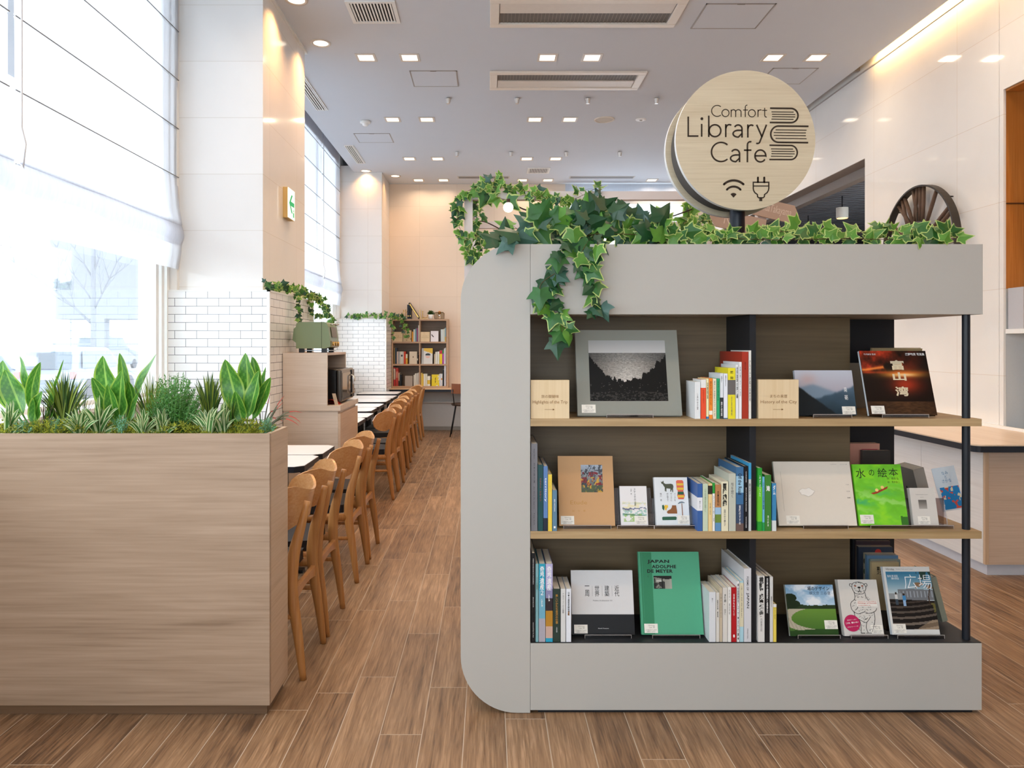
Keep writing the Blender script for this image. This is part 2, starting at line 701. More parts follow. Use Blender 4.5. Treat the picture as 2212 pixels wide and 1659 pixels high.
def lettering(parent, s, cx, cz, w=None, h=None, m=None, y=-0.0006, rot=0.0, bold=0.0, spacing=1.0, vertical=False, line=1.0, name='lettering', flip=False, align='CENTER', thick=0.0):
    """flat letters on a face that looks to -Y, fitted into a w x h box centred at (cx, cz); rot turns them in the face plane"""
    if vertical:
        s = '\n'.join(s)
        line = line * 0.95
    vs, fs, lo, hi = text_data(s, bold, spacing, line, align)
    sx = (w / max(1e-6, hi[0] - lo[0])) if w else None
    sz = (h / max(1e-6, hi[1] - lo[1])) if h else None
    sx = sx if sx else sz
    sz = sz if sz else sx
    P = (vs - (lo + hi) / 2)
    px, pz = P[:, 0] * sx, P[:, 1] * sz
    c, s_ = math.cos(rot), math.sin(rot)
    X = cx + px * c - pz * s_
    Z = cz + px * s_ + pz * c
    b = MB()
    b.v = [(float(a), y, float(d)) for a, d in zip(X, Z)]
    b.f = fs
    b.m = [0] * len(fs)
    b.s = [False] * len(fs)
    return b.build(name, m or mat('ink_black', '#1c1a18', 0.6, noise_amt=0), parent, fix=False)


def stroke(b, pts, wd, y0, y1, mi=0, closed=False, round_caps=False):
    """flat ribbon of width wd along 2D points in the XZ plane, from depth y0 to y1"""
    pts = [Vector(p) for p in pts]
    n = len(pts)
    Lp, Rp = [], []
    for i, p in enumerate(pts):
        if closed:
            a, c = pts[(i - 1) % n], pts[(i + 1) % n]
        else:
            a, c = pts[max(i - 1, 0)], pts[min(i + 1, n - 1)]
        d1 = (p - a).normalized() if (p - a).length > 1e-9 else (c - p).normalized()
        d2 = (c - p).normalized() if (c - p).length > 1e-9 else d1
        t = (d1 + d2).normalized()
        nn = Vector((-t.y, t.x))
        k = 1 / max(0.5, nn.dot(Vector((-d2.y, d2.x))))
        Lp.append(p + nn * wd / 2 * k)
        Rp.append(p - nn * wd / 2 * k)
    seg = n if closed else n - 1
    for i in range(seg):
        j = (i + 1) % n
        q = [Lp[i], Lp[j], Rp[j], Rp[i]]
        vs = [(a.x, y0, a.y) for a in q] + [(a.x, y1, a.y) for a in q]
        b.add(vs, [(0, 1, 2, 3), (0, 4, 5, 1), (2, 6, 7, 3), (1, 5, 6, 2), (3, 7, 4, 0)], mi)
    if round_caps:
        for p in (pts[0], pts[-1]):
            q = [(p.x + wd / 2 * math.cos(a * math.pi / 8), p.y + wd / 2 * math.sin(a * math.pi / 8)) for a in range(16)]
            b.add([(a, y0, c) for a, c in q], [tuple(range(16))], mi)


def arc(cx, cy, r, a0, a1, n=20, ry=None):
    ry = ry or r
    return [(cx + r * math.cos(R(a0 + (a1 - a0) * i / n)), cy + ry * math.sin(R(a0 + (a1 - a0) * i / n))) for i in range(n + 1)]


def catmull(pts, n=8):
    pts = [Vector(p) for p in pts]
    out = []
    for i in range(len(pts) - 1):
        p0, p1, p2, p3 = pts[max(i - 1, 0)], pts[i], pts[i + 1], pts[min(i + 2, len(pts) - 1)]
        for k in range(n):
            t = k / n
            out.append(0.5 * ((2 * p1) + (p2 - p0) * t + (2 * p0 - 5 * p1 + 4 * p2 - p3) * t * t + (3 * p1 - p0 - 3 * p2 + p3) * t ** 3))
    out.append(pts[-1])
    return out
# ================================================================== ROOM
M_ceil = mat('ceiling_paint', '#d0d5dc', 0.9, noise_amt=0.015, noise_scale=3)
M_wallwhite = mat('white_paint', '#f2efea', 0.6, noise_amt=0.01)
M_white = mat('white_enamel', '#efeeea', 0.35, noise_amt=0.01)
M_black = mat('black_metal', '#16171a', 0.35, noise_amt=0.05)
M_blackmat = mat('black_laminate', '#1b1c20', 0.5, noise_amt=0.03)
M_stone = panel_mat('cream_stone_cladding', '#f0ece6', '#dfd8ce', 0.80, 0.418, z0=1.83, u0=0.02, mortar=0.0022, rough=0.12, veins=0.02, coat=0.3)
M_stone_far = panel_mat('cream_wall_panels', '#ecd9c4', '#e0ccb5', 0.62, 0.50, z0=1.2, mortar=0.003, rough=0.35, veins=0.02)
M_stone_r = panel_mat('cream_marble_wall', '#efede8', '#ded3c6', 1.25, 0.62, z0=1.18, u0=0.55, mortar=0.0018, rough=0.07, veins=0.035, coat=0.5)
M_tile = panel_mat('white_subway_tile', '#f3f3f2', '#5c6064', 0.1602, 0.0593, z0=1.7415, u0=0.085, mortar=0.0018, rough=0.14, offset=0.5, veins=0.005, bump=0.3)
M_blind = cloth_mat('white_blind_cloth', '#e4e5ea', 0.68)

# floor
struct(MB().box(XL - 0.3, XR + 3.2, YB, YF + 0.1, -0.12, 0).build('floor', floor_mat()))

# ceiling with the blind recess along the window wall and the lighting cove on the right
cb = MB()
cb.box(-2.09, XR - 0.10, YB, YF, CEIL, CEIL + 0.12)          # main slab
cb.box(-2.09, -2.07, YB, YF, CEIL + 0.12, CEIL + 0.34)         # upstand at blind recess
cb.box(XL - 0.25, -2.07, YB, YF, CEIL + 0.34, CEIL + 0.40)     # recess top
cb.box(XR - 0.16, XR + 0.1, YB, YF, CEIL + 0.121, CEIL + 0.16)  # cove top
struct(cb.build('ceiling', M_ceil))
# cove lip: a shallow step seen between ceiling and wall
struct(MB().box(XR - 0.008, XR - 0.001, YB, YF, CEIL - 0.012, CEIL + 0.0).build('trim_1', mat('cove_trim', '#a8a19a', 0.5)))
# far part of the cove is closed
struct(MB().box(XR - 0.10, XR - 0.001, 7.3, 7.34, CEIL + 0.03, CEIL + 0.12).build('trim_2', mat('cove_closer', '#9a9490', 0.7)))
# cove strip lamp
cs = empty('cove_strip_light', (XR - 0.085, 2.7, CEIL + 0.08), label='long warm strip light hidden in the slot above the cream wall', cat='light')
MB().box(-0.014, 0.014, -4.3, 4.3, 0.0, 0.02).build('housing', M_white, cs)
MB().box(-0.010, 0.010, -4.3, 4.3, -0.010, 0.0).build('diffuser', mat('cove_glow', '#ffd9a0', 0.5, emit=(1.0, 0.68, 0.30), estr=9.0, noise_amt=0), cs)

# far wall with a wide window on its right
fw = MB()
WX0, WX1, WZ0, WZ1 = 1.28, 3.30, 1.0, 3.98
fw.box(XL - 0.3, WX0, YF, YF + 0.2, 0, CEIL + 0.4)
fw.box(WX1, XR + 0.4, YF, YF + 0.2, 0, CEIL + 0.4)
fw.box(WX0, WX1, YF, YF + 0.2, 0, WZ0)
fw.box(WX0, WX1, YF, YF + 0.2, WZ1, CEIL + 0.4)
struct(fw.build('wall_far', M_stone_far))
wf = struct(empty('window_3', (0, YF + 0.12, 0)))
b_ = MB()
for x in (WX0 + 0.02, 2.27, WX1 - 0.02):
    b_.box(x - 0.025, x + 0.025, -0.03, 0.03, WZ0, WZ1)
for z in (WZ0 + 0.02, WZ1 - 0.02):
    b_.box(WX0, WX1, -0.03, 0.03, z - 0.025, z + 0.025)
b_.build('frame', M_white, wf)
MB().box(WX0, WX1, 0.0, 0.006, WZ0, WZ1).build('pane', glass_mat('window_glass'), wf)

# window wall on the left: sill walls, piers, outer returns
XG = -2.38
wl = MB()
for y0, y1 in ((YB, 5.415), (6.95, 11.30)):
    wl.box(XG - 0.08, XL, y0, y1, 0, 1.03)
    wl.box(XG - 0.08, XG + 0.06, y0, y1, CEIL + 0.1, CEIL + 0.4)
wl.box(XG - 0.08, XG, YB, YF, CEIL + 0.30, CEIL + 0.45)
wl.box(XG - 0.2, XL + 0.004, 5.45, 6.80, 0, CEIL + 0.4)
wl.box(XG - 0.2, XL + 0.004, 11.40, YF, 0, CEIL + 0.4)
wl.box(XG - 0.08, XL, -3.0, -2.8, 0, CEIL + 0.4)
struct(wl.build('wall_left', M_wallwhite))


def win(name, y0, y1, mull):
    r = struct(empty(name, (XG, 0, 0)))
    f = MB()
    for y in mull:
        f.box(-0.035, 0.035, y - 0.022, y + 0.022, 1.03, CEIL + 0.3)
    f.box(-0.035, 0.035, y0, y1, 1.03, 1.075)
    f.box(-0.02, 0.02, y0, y1, CEIL + 0.26, CEIL + 0.3)
    f.build('frame', M_white, r)
    MB().box(0.03, 0.20, y0, y1, 1.03, 1.05).build('sill', M_wallwhite, r)
    MB().box(-0.004, 0.004, y0, y1, 1.07, CEIL + 0.28).build('pane', MATS['window_glass'], r)


win('window_1', -2.8, 5.45, (-2.7, -0.6, 1.45, 3.3, 5.24, 5.33, 5.42))
win('window_2', 6.80, 11.40, (6.9, 8.4, 9.9, 11.15, 11.24, 11.34))

# pillars clad in polished cream stone
struct(MB().box(-2.297, -1.674, 5.49, 6.735, 0, CEIL + 0.1).build('wall_pillar_near', M_stone, bevel=0.003))
struct(MB().box(-2.297, -1.655, 11.45, YF, 0, CEIL + 0.1).build('wall_pillar_far', M_stone, bevel=0.003))
struct(MB().box(-1.68, -1.655, 5.47, 6.76, CEIL - 0.02, CEIL).box(-2.07, -1.655, 5.465, 5.49, CEIL - 0.02, CEIL).build('trim_3', M_white))
# white subway tile cladding round the foot of each pillar, with white corner strips
struct(MB().box(-2.345, -1.605, 5.415, 6.79, 0, 1.798).build('wall_tile_near', M_tile))
struct(MB().box(-2.345, -1.58, 11.375, YF, 0, 1.80).build('wall_tile_far', M_tile))
tr = MB()
tr.box(-1.622, -1.601, 5.411, 5.432, 0, 1.802)
tr.box(-2.345, -1.601, 5.411, 5.425, 1.790, 1.802)
tr.box(-1.612, -1.601, 5.411, 6.79, 1.790, 1.802)
struct(tr.build('trim_4', M_white))
tr = MB()
tr.box(-1.597, -1.576, 11.371, 11.392, 0, 1.804)
tr.box(-2.345, -1.576, 11.371, 11.385, 1.792, 1.804)
struct(tr.build('trim_5', M_white))

# right wall: polished cream panels, wood-lined recess near us, wide opening to the lobby beyond
OPZ = 3.216
rw = MB()
rw.box(XR, XR + 0.16, 5.31, 7.21, 0, CEIL + 0.42)           # pier between recess and opening
rw.box(XR, XR + 0.16, YB, 5.312, OPZ, CEIL + 0.42)           # above recess
rw.box(XR, XR + 0.16, 7.21, YF, OPZ, CEIL + 0.42)          # above opening
rw.box(XR, XR + 0.9, -3.0, -2.7, 0, OPZ)
rw.box(XR, XR + 0.018, 5.268, 5.312, 0, OPZ)
struct(rw.build('wall_right', M_stone_r))
# recess lining
M_cherry = wood('cherry_veneer', '#b26f2e', '#c98440', '#935520', grain='z', rough=0.4)
nb = MB()
nb.box(XR + 0.02, XR + 0.9, 5.27, 5.305, 1.80, OPZ)
nb.box(XR + 0.9, XR + 0.94, YB, 5.31, 1.80, OPZ)
nb.box(XR + 0.012, XR + 0.94, YB, 5.262, OPZ - 0.015, OPZ - 0.002)
struct(nb.build('wall_recess', M_cherry))
struct(MB().box(XR + 0.018, XR + 0.9, 5.262, 5.272, 2.402, 2.410).build('trim_6', mat('veneer_seam_dark', '#4a2a12', 0.8)))  # dark strip along the veneer seam
lb = MB()
lb.box(XR + 0.02, XR + 0.9, 5.27, 5.305, 0, 1.80)
lb.box(XR + 0.9, XR + 0.94, YB, 5.31, 0, 1.80)
struct(lb.build('wall_recess_lower', mat('grey_wallpaper', '#cfd2d2', 0.8, noise_amt=0.03, noise_scale=60)))

# lobby beyond the opening
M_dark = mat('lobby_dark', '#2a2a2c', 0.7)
ob = MB()
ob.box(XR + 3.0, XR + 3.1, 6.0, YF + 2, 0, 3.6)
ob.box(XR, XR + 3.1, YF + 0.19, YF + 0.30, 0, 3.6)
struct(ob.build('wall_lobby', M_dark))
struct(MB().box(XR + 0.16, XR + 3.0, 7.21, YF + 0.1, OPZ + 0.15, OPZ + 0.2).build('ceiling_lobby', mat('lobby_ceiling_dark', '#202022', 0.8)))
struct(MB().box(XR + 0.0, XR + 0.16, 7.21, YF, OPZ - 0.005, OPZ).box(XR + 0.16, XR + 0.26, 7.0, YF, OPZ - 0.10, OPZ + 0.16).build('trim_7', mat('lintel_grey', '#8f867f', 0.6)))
sl = MB()
ang = R(-17)
for k in range(46):
    y = 6.6 + k * 0.13
    c, s = math.cos(ang), math.sin(ang)
    L0, L1 = 0.0, 3.1
    hw = 0.022
    base = [(L0, -hw), (L1, -hw), (L1, hw), (L0, hw)]
    pl = [(XR + 0.27 + px * c - py * s, y + 1.0 + px * s + py * c) for px, py in base]
    sl.prism(pl, 3.20, 3.29, axis='z')
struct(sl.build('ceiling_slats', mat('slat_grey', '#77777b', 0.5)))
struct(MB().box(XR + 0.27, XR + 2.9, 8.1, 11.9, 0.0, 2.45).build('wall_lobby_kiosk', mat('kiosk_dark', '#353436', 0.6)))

# shop front behind the viewer: unseen wall, its unglazed opening sized to set the daylight
sf = MB()
for x in (XL, -0.3, 1.7, XR):
    sf.box(x - 0.05, x + 0.05, YB - 0.05, YB + 0.05, 0, CEIL)
sf.box(XL - 0.1, XR + 0.9, YB - 0.05, YB + 0.05, 2.9, CEIL + 0.4)
sf.box(XL - 0.1, XR + 0.9, YB - 0.05, YB + 0.05, 0, 0.9)
sf.box(1.0, XR + 0.9, YB - 0.05, YB + 0.05, 0.9, 2.9)
struct(sf.build('wall_shopfront', M_white))

# ------------------------------------------------------------------ ceiling fittings
M_glow = mat('lamp_diffuser', '#fff2dc', 0.5, emit=(1.0, 0.90, 0.74), estr=2.4, noise_amt=0)
M_lframe = mat('lamp_frame', '#d8cfc4', 0.4)


def sq_light():
    r = empty('square_downlight')
    f = MB()
    a, c = 0.092, 0.070
    for x0, x1, y0, y1 in ((-a, a, -a, -c), (-a, a, c, a), (-a, -c, -c, c), (c, a, -c, c)):
        f.box(x0, x1, y0, y1, -0.006, 0.001)
    f.build('frame', M_lframe, r)
    MB().box(-c, c, -c, c, -0.002, 0.001).build('diffuser', M_glow, r)
    return r


_p = None
rows_seen = {6.88: 'nearest', 8.77: 'second', 10.62: 'third', 12.0: 'farthest'}
colw = ['outermost left', 'inner left', 'middle-left', 'middle-right', 'inner right', 'outermost right']
for y in LAMP_Y:
    for i, x in enumerate(LAMP_X):
        if y < 5.5 and not (y > 4.5 or i > 3):
            pass
        o = sq_light() if _p is None else copy_tree(_p)
        _p = _p or o
        o.location = (x, y, CEIL)
        if y < 5.5:
            tag(o, 'square recessed downlight in the grey ceiling out of the picture above the viewer', 'ceiling light', 'square downlights above the viewer')
        else:
            tag(o, 'square recessed downlight, %s one in the %s row of the grey ceiling' % (colw[i], rows_seen[y]), 'ceiling light', 'square downlights in rows')
_p = None
for (x, y), lb_ in zip(ROUND_L, ('by the near stone pillar, cut by the picture top', 'just past the near stone pillar', 'in front of the far pillar', 'beside the far pillar')):
    r = empty('round_downlight', (x, y, CEIL), label='round recessed warm downlight ' + lb_, cat='ceiling light', group='round downlights')
    MB().lathe([(0.088, 0.001), (0.088, -0.008), (0.066, -0.006), (0.066, 0.001)], n=28).build('frame', M_lframe, r)
    MB().cyl((0, 0, -0.003), 0.066, 0.003, n=28).build('diffuser', M_glow, r)


def cassette(y0, y1, dark_first, lab):
    r = empty('air_conditioner', (0, y0, CEIL), label=lab, cat='air conditioner', group='ceiling air conditioners')
    x0, x1, d = 0.008, 1.545, y1 - y0
    f = MB()
    f.box(x0, x1, 0, 0.065, -0.022, 0)
    f.box(x0, x1, d - 0.065, d, -0.022, 0)
    f.box(x0, x0 + 0.075, 0.065, d - 0.065, -0.022, 0)
    f.box(x1 - 0.075, x1, 0.065, d - 0.065, -0.022, 0)
    f.build('frame', mat('cassette_white', '#e8e0d4', 0.4), r, bevel=0.006)
    s = 0.065 if dark_first else d * 0.5
    e = d * 0.5 if dark_first else d - 0.065
    MB().box(x0 + 0.08, x1 - 0.08, s, e, -0.004, 0).build('air_inlet', mat('cassette_inlet', '#6f6a64', 0.6), r)
    g = MB()
    n = 46
    for k in range(n):
        xx = x0 + 0.085 + (x1 - x0 - 0.17) * k / (n - 1)
        g.box(xx - 0.002, xx + 0.002, s, e, -0.008, -0.004)
    g.build('grille', mat('cassette_grille', '#8e867c', 0.5), r)
    s2, e2 = (d * 0.5, d - 0.065) if dark_first else (0.065, d * 0.5)
    MB().box(x0 + 0.08, x1 - 0.08, s2 + 0.004, e2 - 0.004, -0.014, 0).build('outlet_flap', mat('cassette_flap', '#ddd5ca', 0.45), r, bevel=0.003)


cassette(5.69, 6.19, False, 'long white ceiling air conditioner at the top edge of the picture')
cassette(7.21, 7.71, True, 'long white ceiling air conditioner with dark inlet slot, farther one')


def grille(name, x0, x1, y0, y1, along, n, lab, fr=0.03, sm='#e8e6e2'):
    r = empty(name, ((x0 + x1) / 2, (y0 + y1) / 2, CEIL), label=lab, cat='air vent', group='ceiling air vents')
    w_, d = (x1 - x0) / 2, (y1 - y0) / 2
    f = MB()
    f.box(-w_, w_, -d, -d + fr, -0.012, 0).box(-w_, w_, d - fr, d, -0.012, 0)
    f.box(-w_, -w_ + fr, -d + fr, d - fr, -0.012, 0).box(w_ - fr, w_, -d + fr, d - fr, -0.012, 0)
    f.build('frame', mat('vent_white', sm, 0.4), r)
    MB().box(-w_ + fr, w_ - fr, -d + fr, d - fr, -0.002, 0).build('backing', mat('vent_dark', '#1c1c1e', 0.8), r)
    s = MB()
    for k in range(n):
        t = (k + 0.5) / n
        if along == 'y':
            xx = -w_ + fr + (2 * w_ - 2 * fr) * t
            s.box(xx - (w_ - fr) / n * 0.5, xx + (w_ - fr) / n * 0.5, -d + fr, d - fr, -0.010, -0.002)
        else:
            yy = -d + fr + (2 * d - 2 * fr) * t
            s.box(-w_ + fr, w_ - fr, yy - (d - fr) / n * 0.5, yy + (d - fr) / n * 0.5, -0.010, -0.002)
    s.build('slats', mat('vent_white', sm, 0.4), r)


grille('air_vent', -1.12, -0.73, 5.74, 6.13, 'y', 13, 'square white air vent with slats at the top left of the ceiling')
grille('air_vent', 0.585, 0.93, 11.15, 11.5, 'y', 12, 'small dark slatted air vent near the far end of the ceiling', sm='#d8cabc')
grille('air_vent', -1.955, -1.825, 7.25, 8.40, 'y', 4, 'narrow slot vent with dark slats just past the near pillar', fr=0.012)
grille('air_vent', -1.935, -1.81, 9.89, 10.87, 'y', 4, 'narrow slot vent with dark slats before the far pillar', fr=0.012)


def hatch(x0, x1, y0, y1, lab, fr=0.012, sunk=False):
    r = empty('ceiling_hatch', ((x0 + x1) / 2, (y0 + y1) / 2, CEIL), label=lab, cat='ceiling hatch', group='ceiling hatches')
    w_, d = (x1 - x0) / 2, (y1 - y0) / 2
    f = MB()
    f.box(-w_, w_, -d, -d + fr, -0.004, 0).box(-w_, w_, d - fr, d, -0.004, 0)
    f.box(-w_, -w_ + fr, -d, d, -0.004, 0).box(w_ - fr, w_, -d, d, -0.004, 0)
    f.build('frame', mat('hatch_frame', '#9b9794', 0.4), r)
    MB().box(-w_ + fr, w_ - fr, -d + fr, d - fr, -0.003, 0).build('lid', M_ceil, r)
    MB().box(-0.03, 0.03, -d + 0.004, -d + 0.010, -0.007, 0).build('latch', mat('hatch_latch', '#77716c', 0.4), r)


hatch(-0.775, -0.31, 7.21, 7.65, 'square ceiling hatch left of the far air conditioner')
hatch(-1.71, -1.25, 9.35, 9.77, 'faint square ceiling hatch beside the smoke detector')
hatch(1.70, 2.25, 5.79, 6.25, 'ceiling hatch right of the near air conditioner')
hatch(2.74, 3.18, 7.14, 7.58, 'faint ceiling hatch half hidden above the round sign')


def slot(x0, x1, y0, y1, lab):
    r = empty('ceiling_slot', ((x0 + x1) / 2, (y0 + y1) / 2, CEIL), label=lab, cat='ceiling slot', group='ceiling slots at the far end')
    w_, d = (x1 - x0) / 2, (y1 - y0) / 2
    MB().box(-w_, w_, -d, d, -0.004, 0).build('frame', mat('slot_white', '#c9c4be', 0.4), r)
    MB().box(-w_ + 0.02, w_ - 0.02, -d + 0.02, d - 0.02, -0.006, -0.003).build('slit', mat('slot_grey', '#8a8888', 0.6), r)


slot(-0.5, 0.33, 11.72, 11.88, 'long thin ceiling slot left of the ivy')
slot(1.28, 2.32, 11.72, 11.88, 'long thin ceiling slot before the far window')

_p = None
for j, y in enumerate((8.01, 10.24)):
    for i, x in enumerate((-0.44, 0.305, 1.07, 1.81)):
        if _p is None:
            o = empty('sprinkler_head')
            MB().cyl((0, 0, -0.012), 0.020, 0.012, n=16).build('collar', mat('chrome', '#d6d3ce', 0.2, metal=0.8), o)
            MB().cyl((0, 0, -0.062), 0.019, 0.052, r2=0.030, n=16).build('cup', mat('brushed_metal', '#cfcac4', 0.35, metal=0.6), o)
            _p = o
        else:
            o = copy_tree(_p)
        o.location = (x, y, CEIL)
        tag(o, 'small silver cone-shaped ceiling sprinkler, %s in the %s row of four' % (('first from the left', 'second from the left', 'third from the left', 'last on the right')[i], ('nearer', 'farther')[j]), 'sprinkler', 'ceiling sprinklers')

sd = empty('smoke_detector', (-1.475, 8.84, CEIL), label='round white smoke detector on the left of the ceiling', cat='smoke detector')
MB().lathe([(0.001, 0), (0.062, 0), (0.062, -0.022), (0.045, -0.03), (0.001, -0.03)]).build('base', M_white, sd)
MB().lathe([(0.036, -0.03), (0.034, -0.048), (0.022, -0.058), (0.001, -0.058)]).build('sensor', M_white, sd)
sp = empty('ceiling_speaker', (1.367, 8.77, CEIL), label='large round beige loudspeaker set in the ceiling', cat='speaker')
MB().lathe([(0.120, 0), (0.120, -0.008), (0.108, -0.012), (0.104, -0.004), (0.104, 0)], n=32).build('rim', mat('speaker_rim', '#e4dccf', 0.5), sp)
MB().cyl((0, 0, -0.004), 0.104, 0.004, n=32).build('mesh_cover', mat('speaker_mesh', '#cfc7ba', 0.8), sp)
sp = empty('ceiling_sensor', (1.80, 8.77, CEIL), label='small flat round white sensor right of the ceiling loudspeaker', cat='sensor')
MB().lathe([(0.062, 0), (0.060, -0.008), (0.03, -0.010), (0.001, -0.010)], n=24).build('cover', M_white, sp)
MB().lathe([(0.018, -0.010), (0.014, -0.018), (0.001, -0.018)], n=16).build('lens', mat('sensor_grey', '#b0aca6', 0.4), sp)

_p = None
for x, y, lb_ in ((4.27, 8.95, 'nearer'), (4.44, 10.3, 'farther')):
    if _p is None:
        o = empty('cylinder_spotlight')
        MB().cyl((0, 0, 0.115), 0.006, 0.13, n=8).build('stem', M_black, o)
        MB().cyl((0, 0, 0), 0.055, 0.115, n=24).build('housing', mat('spot_cream', '#c9c2b6', 0.5), o)
        MB().cyl((0, 0, -0.003), 0.048, 0.003, n=24).build('lens', mat('spot_glow', '#ffd9a0', 0.5, emit=(1, 0.6, 0.25), estr=3, noise_amt=0), o)
        _p = o
    else:
        o = copy_tree(_p)
    o.location = (x, y, 2.93)
    o.scale = (1.25, 1.25, 1.1)
    tag(o, lb_ + ' grey cylinder spotlight hanging from the dark slatted lobby ceiling', 'spotlight', 'cylinder spotlights')

# ------------------------------------------------------------------ roman blinds
def blind(name, y0, y1, zb, ztop, lab):
    r = empty(name, (XL, (y0 + y1) / 2, 0), label=lab, cat='blind', group='white roman blinds')
    h = (y1 - y0) / 2
    # profile (x offset into the room, z): flat upper part with small tucks, stacked folds at the foot
    prof = []
    z = ztop
    seams = []
    sp_ = 0.3585
    zf = zb + 0.32
    nse = int((ztop - zf) / sp_)
    zs = [zf + sp_ * (k + 1) for k in range(nse + 1) if zf + sp_ * (k + 1) < ztop]
    prof.append((0.0, ztop))
    for s in reversed(zs):
        prof += [(0.004, s + 0.012), (0.0, s + 0.004), (0.010, s), (0.0, s - 0.004), (0.004, s - 0.016)]
    prof += [(0.018, zf + 0.14), (0.032, zf + 0.05), (0.036, zf + 0.01), (0.030, zf)]
    n = 14
    m_ = MB()

    def fn(u, v):
        k = v * (len(prof) - 1)
        i = min(int(k), len(prof) - 2)
        t = k - i
        x = prof[i][0] * (1 - t) + prof[i + 1][0] * t
        zz = prof[i][1] * (1 - t) + prof[i + 1][1] * t
        yy = -h + 2 * h * u
        return (x + 0.004 * math.sin(u * 9 + zz * 3), yy, zz)
    m_.grid(fn, n, (len(prof) - 1))
    m_.build('cloth', M_blind, r, fix=False)
    # stacked folds below
    m2 = MB()
    for (xo, za, zc) in ((0.012, zf + 0.03, zb), (0.026, zf + 0.01, zb + 0.17)):
        def fn2(u, v, xo=xo, za=za, zc=zc):
            yy = -h + 2 * h * u
            return (xo + 0.022 * math.sin(math.pi * min(1, v * 1.05)) + 0.003 * math.sin(u * 13 + xo * 300), yy, za + (zc - za) * v)
        m2.grid(fn2, n, 8)
    m2.build('folded_hem', M_blind, r, fix=False)
    b3 = MB()
    for s in zs + [zf + 0.0]:
        b3.tube([(0.011, -h + 0.003, s), (0.011, h - 0.003, s)], 0.0035, n=5)
    b3.build('batten', mat('batten_grey', '#8d8a88', 0.6), r)
    b4 = MB()
    for yy in (-h + 0.02,):
        b4.tube([(0.03, yy, ztop), (0.03, yy, zb + 0.5), (0.05, yy, zb + 0.42), (0.035, yy, zb + 0.30)], 0.005, n=5)
    b4.build('cord', mat('cord_white', '#dcd8d6', 0.7), r)


blind('roman_blind', 3.58, 5.47, 1.956, CEIL + 0.3, 'white roman blind, large one left of the near stone pillar')
blind('roman_blind', 1.55, 3.54, 1.956, CEIL + 0.3, 'white roman blind just cut by the left edge of the picture')
blind('roman_blind', -0.5, 1.51, 1.956, CEIL + 0.3, 'white roman blind beside the viewer, out of the picture')
blind('roman_blind', -2.7, -0.54, 1.956, CEIL + 0.3, 'white roman blind in the back corner behind the viewer')
blind('roman_blind', 10.16, 11.40, 2.0, CEIL + 0.3, 'white roman blind between the two pillars, touching the far pillar')
blind('roman_blind', 8.50, 10.12, 2.0, CEIL + 0.3, 'white roman blind between the two pillars, the nearer one')
blind('roman_blind', 6.84, 8.46, 2.0, CEIL + 0.3, 'white roman blind hidden behind the near pillar')
# pleated sheer on the far window
r = empty('sheer_blind', ((WX0 + WX1) / 2, YF - 0.05, 0), label='pale sheer shade with wide pleats over the far window', cat='blind')
hw = (WX1 - WX0) / 2 + 0.02
m_ = MB()
m_.grid(lambda u, v: (-hw + 2 * hw * u, 0.012 * math.sin(u * 60), 3.78 - (3.78 - 1.2) * v), 120, 2)
m_.build('cloth', M_blind, r, fix=False)
m_ = MB()
m_.grid(lambda u, v: (-hw + 2 * hw * u, -0.05, 4.05 - (4.05 - 3.76) * v), 8, 2)
m_.build('valance', cloth_mat('valance_cloth', '#b9c0cc', 0.3), r, fix=False)
MB().box(-hw, hw, -0.06, 0.0, 3.72, 3.775).build('rail', M_white, r)

# slabs added outside, out of view, to cut the sky light on the blinds
struct(MB().box(-5.6, XG - 0.21, 6.3, 13.5, 4.55, 4.75).box(-3.9, XG - 0.21, -3.5, 6.3, 4.55, 4.75).build('roof_sky_blocker', mat('sky_blocker_grey', '#9a9ca0', 0.9)))
# ------------------------------------------------------------------ outdoors, seen over the planting; colours paled to imitate window glare
struct(MB().box(-90, XG - 0.25, -30, 120, -0.20, -0.15).build('ground_outside', mat('pale_asphalt', '#b6b8bc', 0.9)))
bl = MB()
bl.box(-60, -16.2, 74, 90, -0.15, 0.9)
bl.box(-60, -16.2, 75, 90, 4.5, 6.6)
for k in range(40):
    bl.box(-59 + k * 1.05, -58.6 + k * 1.05, 74.6, 75, 6.6, 10.4)
bl.box(-60, -16.2, 75.2, 90, 6.6, 10.4)
bl.box(-60, -16.2, 76, 90, 0.9, 4.5)
o = empty('office_building', (0, 0, 0), label='pale office building with upright fins across the street', cat='building')
bl.build('wall', mat('pale_facade', '#e6e8ea', 0.8), o)
o = empty('canopy_building', (-18.7, 34, -0.15), label='grey concrete canopy on a column, right side of the window view', cat='building')
MB().box(-1.45, 3.6, 0, 2.0, 2.75, 6.4).build('canopy', mat('outdoor_concrete', '#93979d', 0.9), o)  # concrete lightened, glare of the window put into its colour
MB().box(0.62, 1.05, 0, 0.45, 0, 2.75).build('column', MATS['outdoor_concrete'], o)
MB().box(-1.45, 3.6, 0.2, 0.26, 1.55, 1.62).build('rail', MATS['outdoor_concrete'], o)


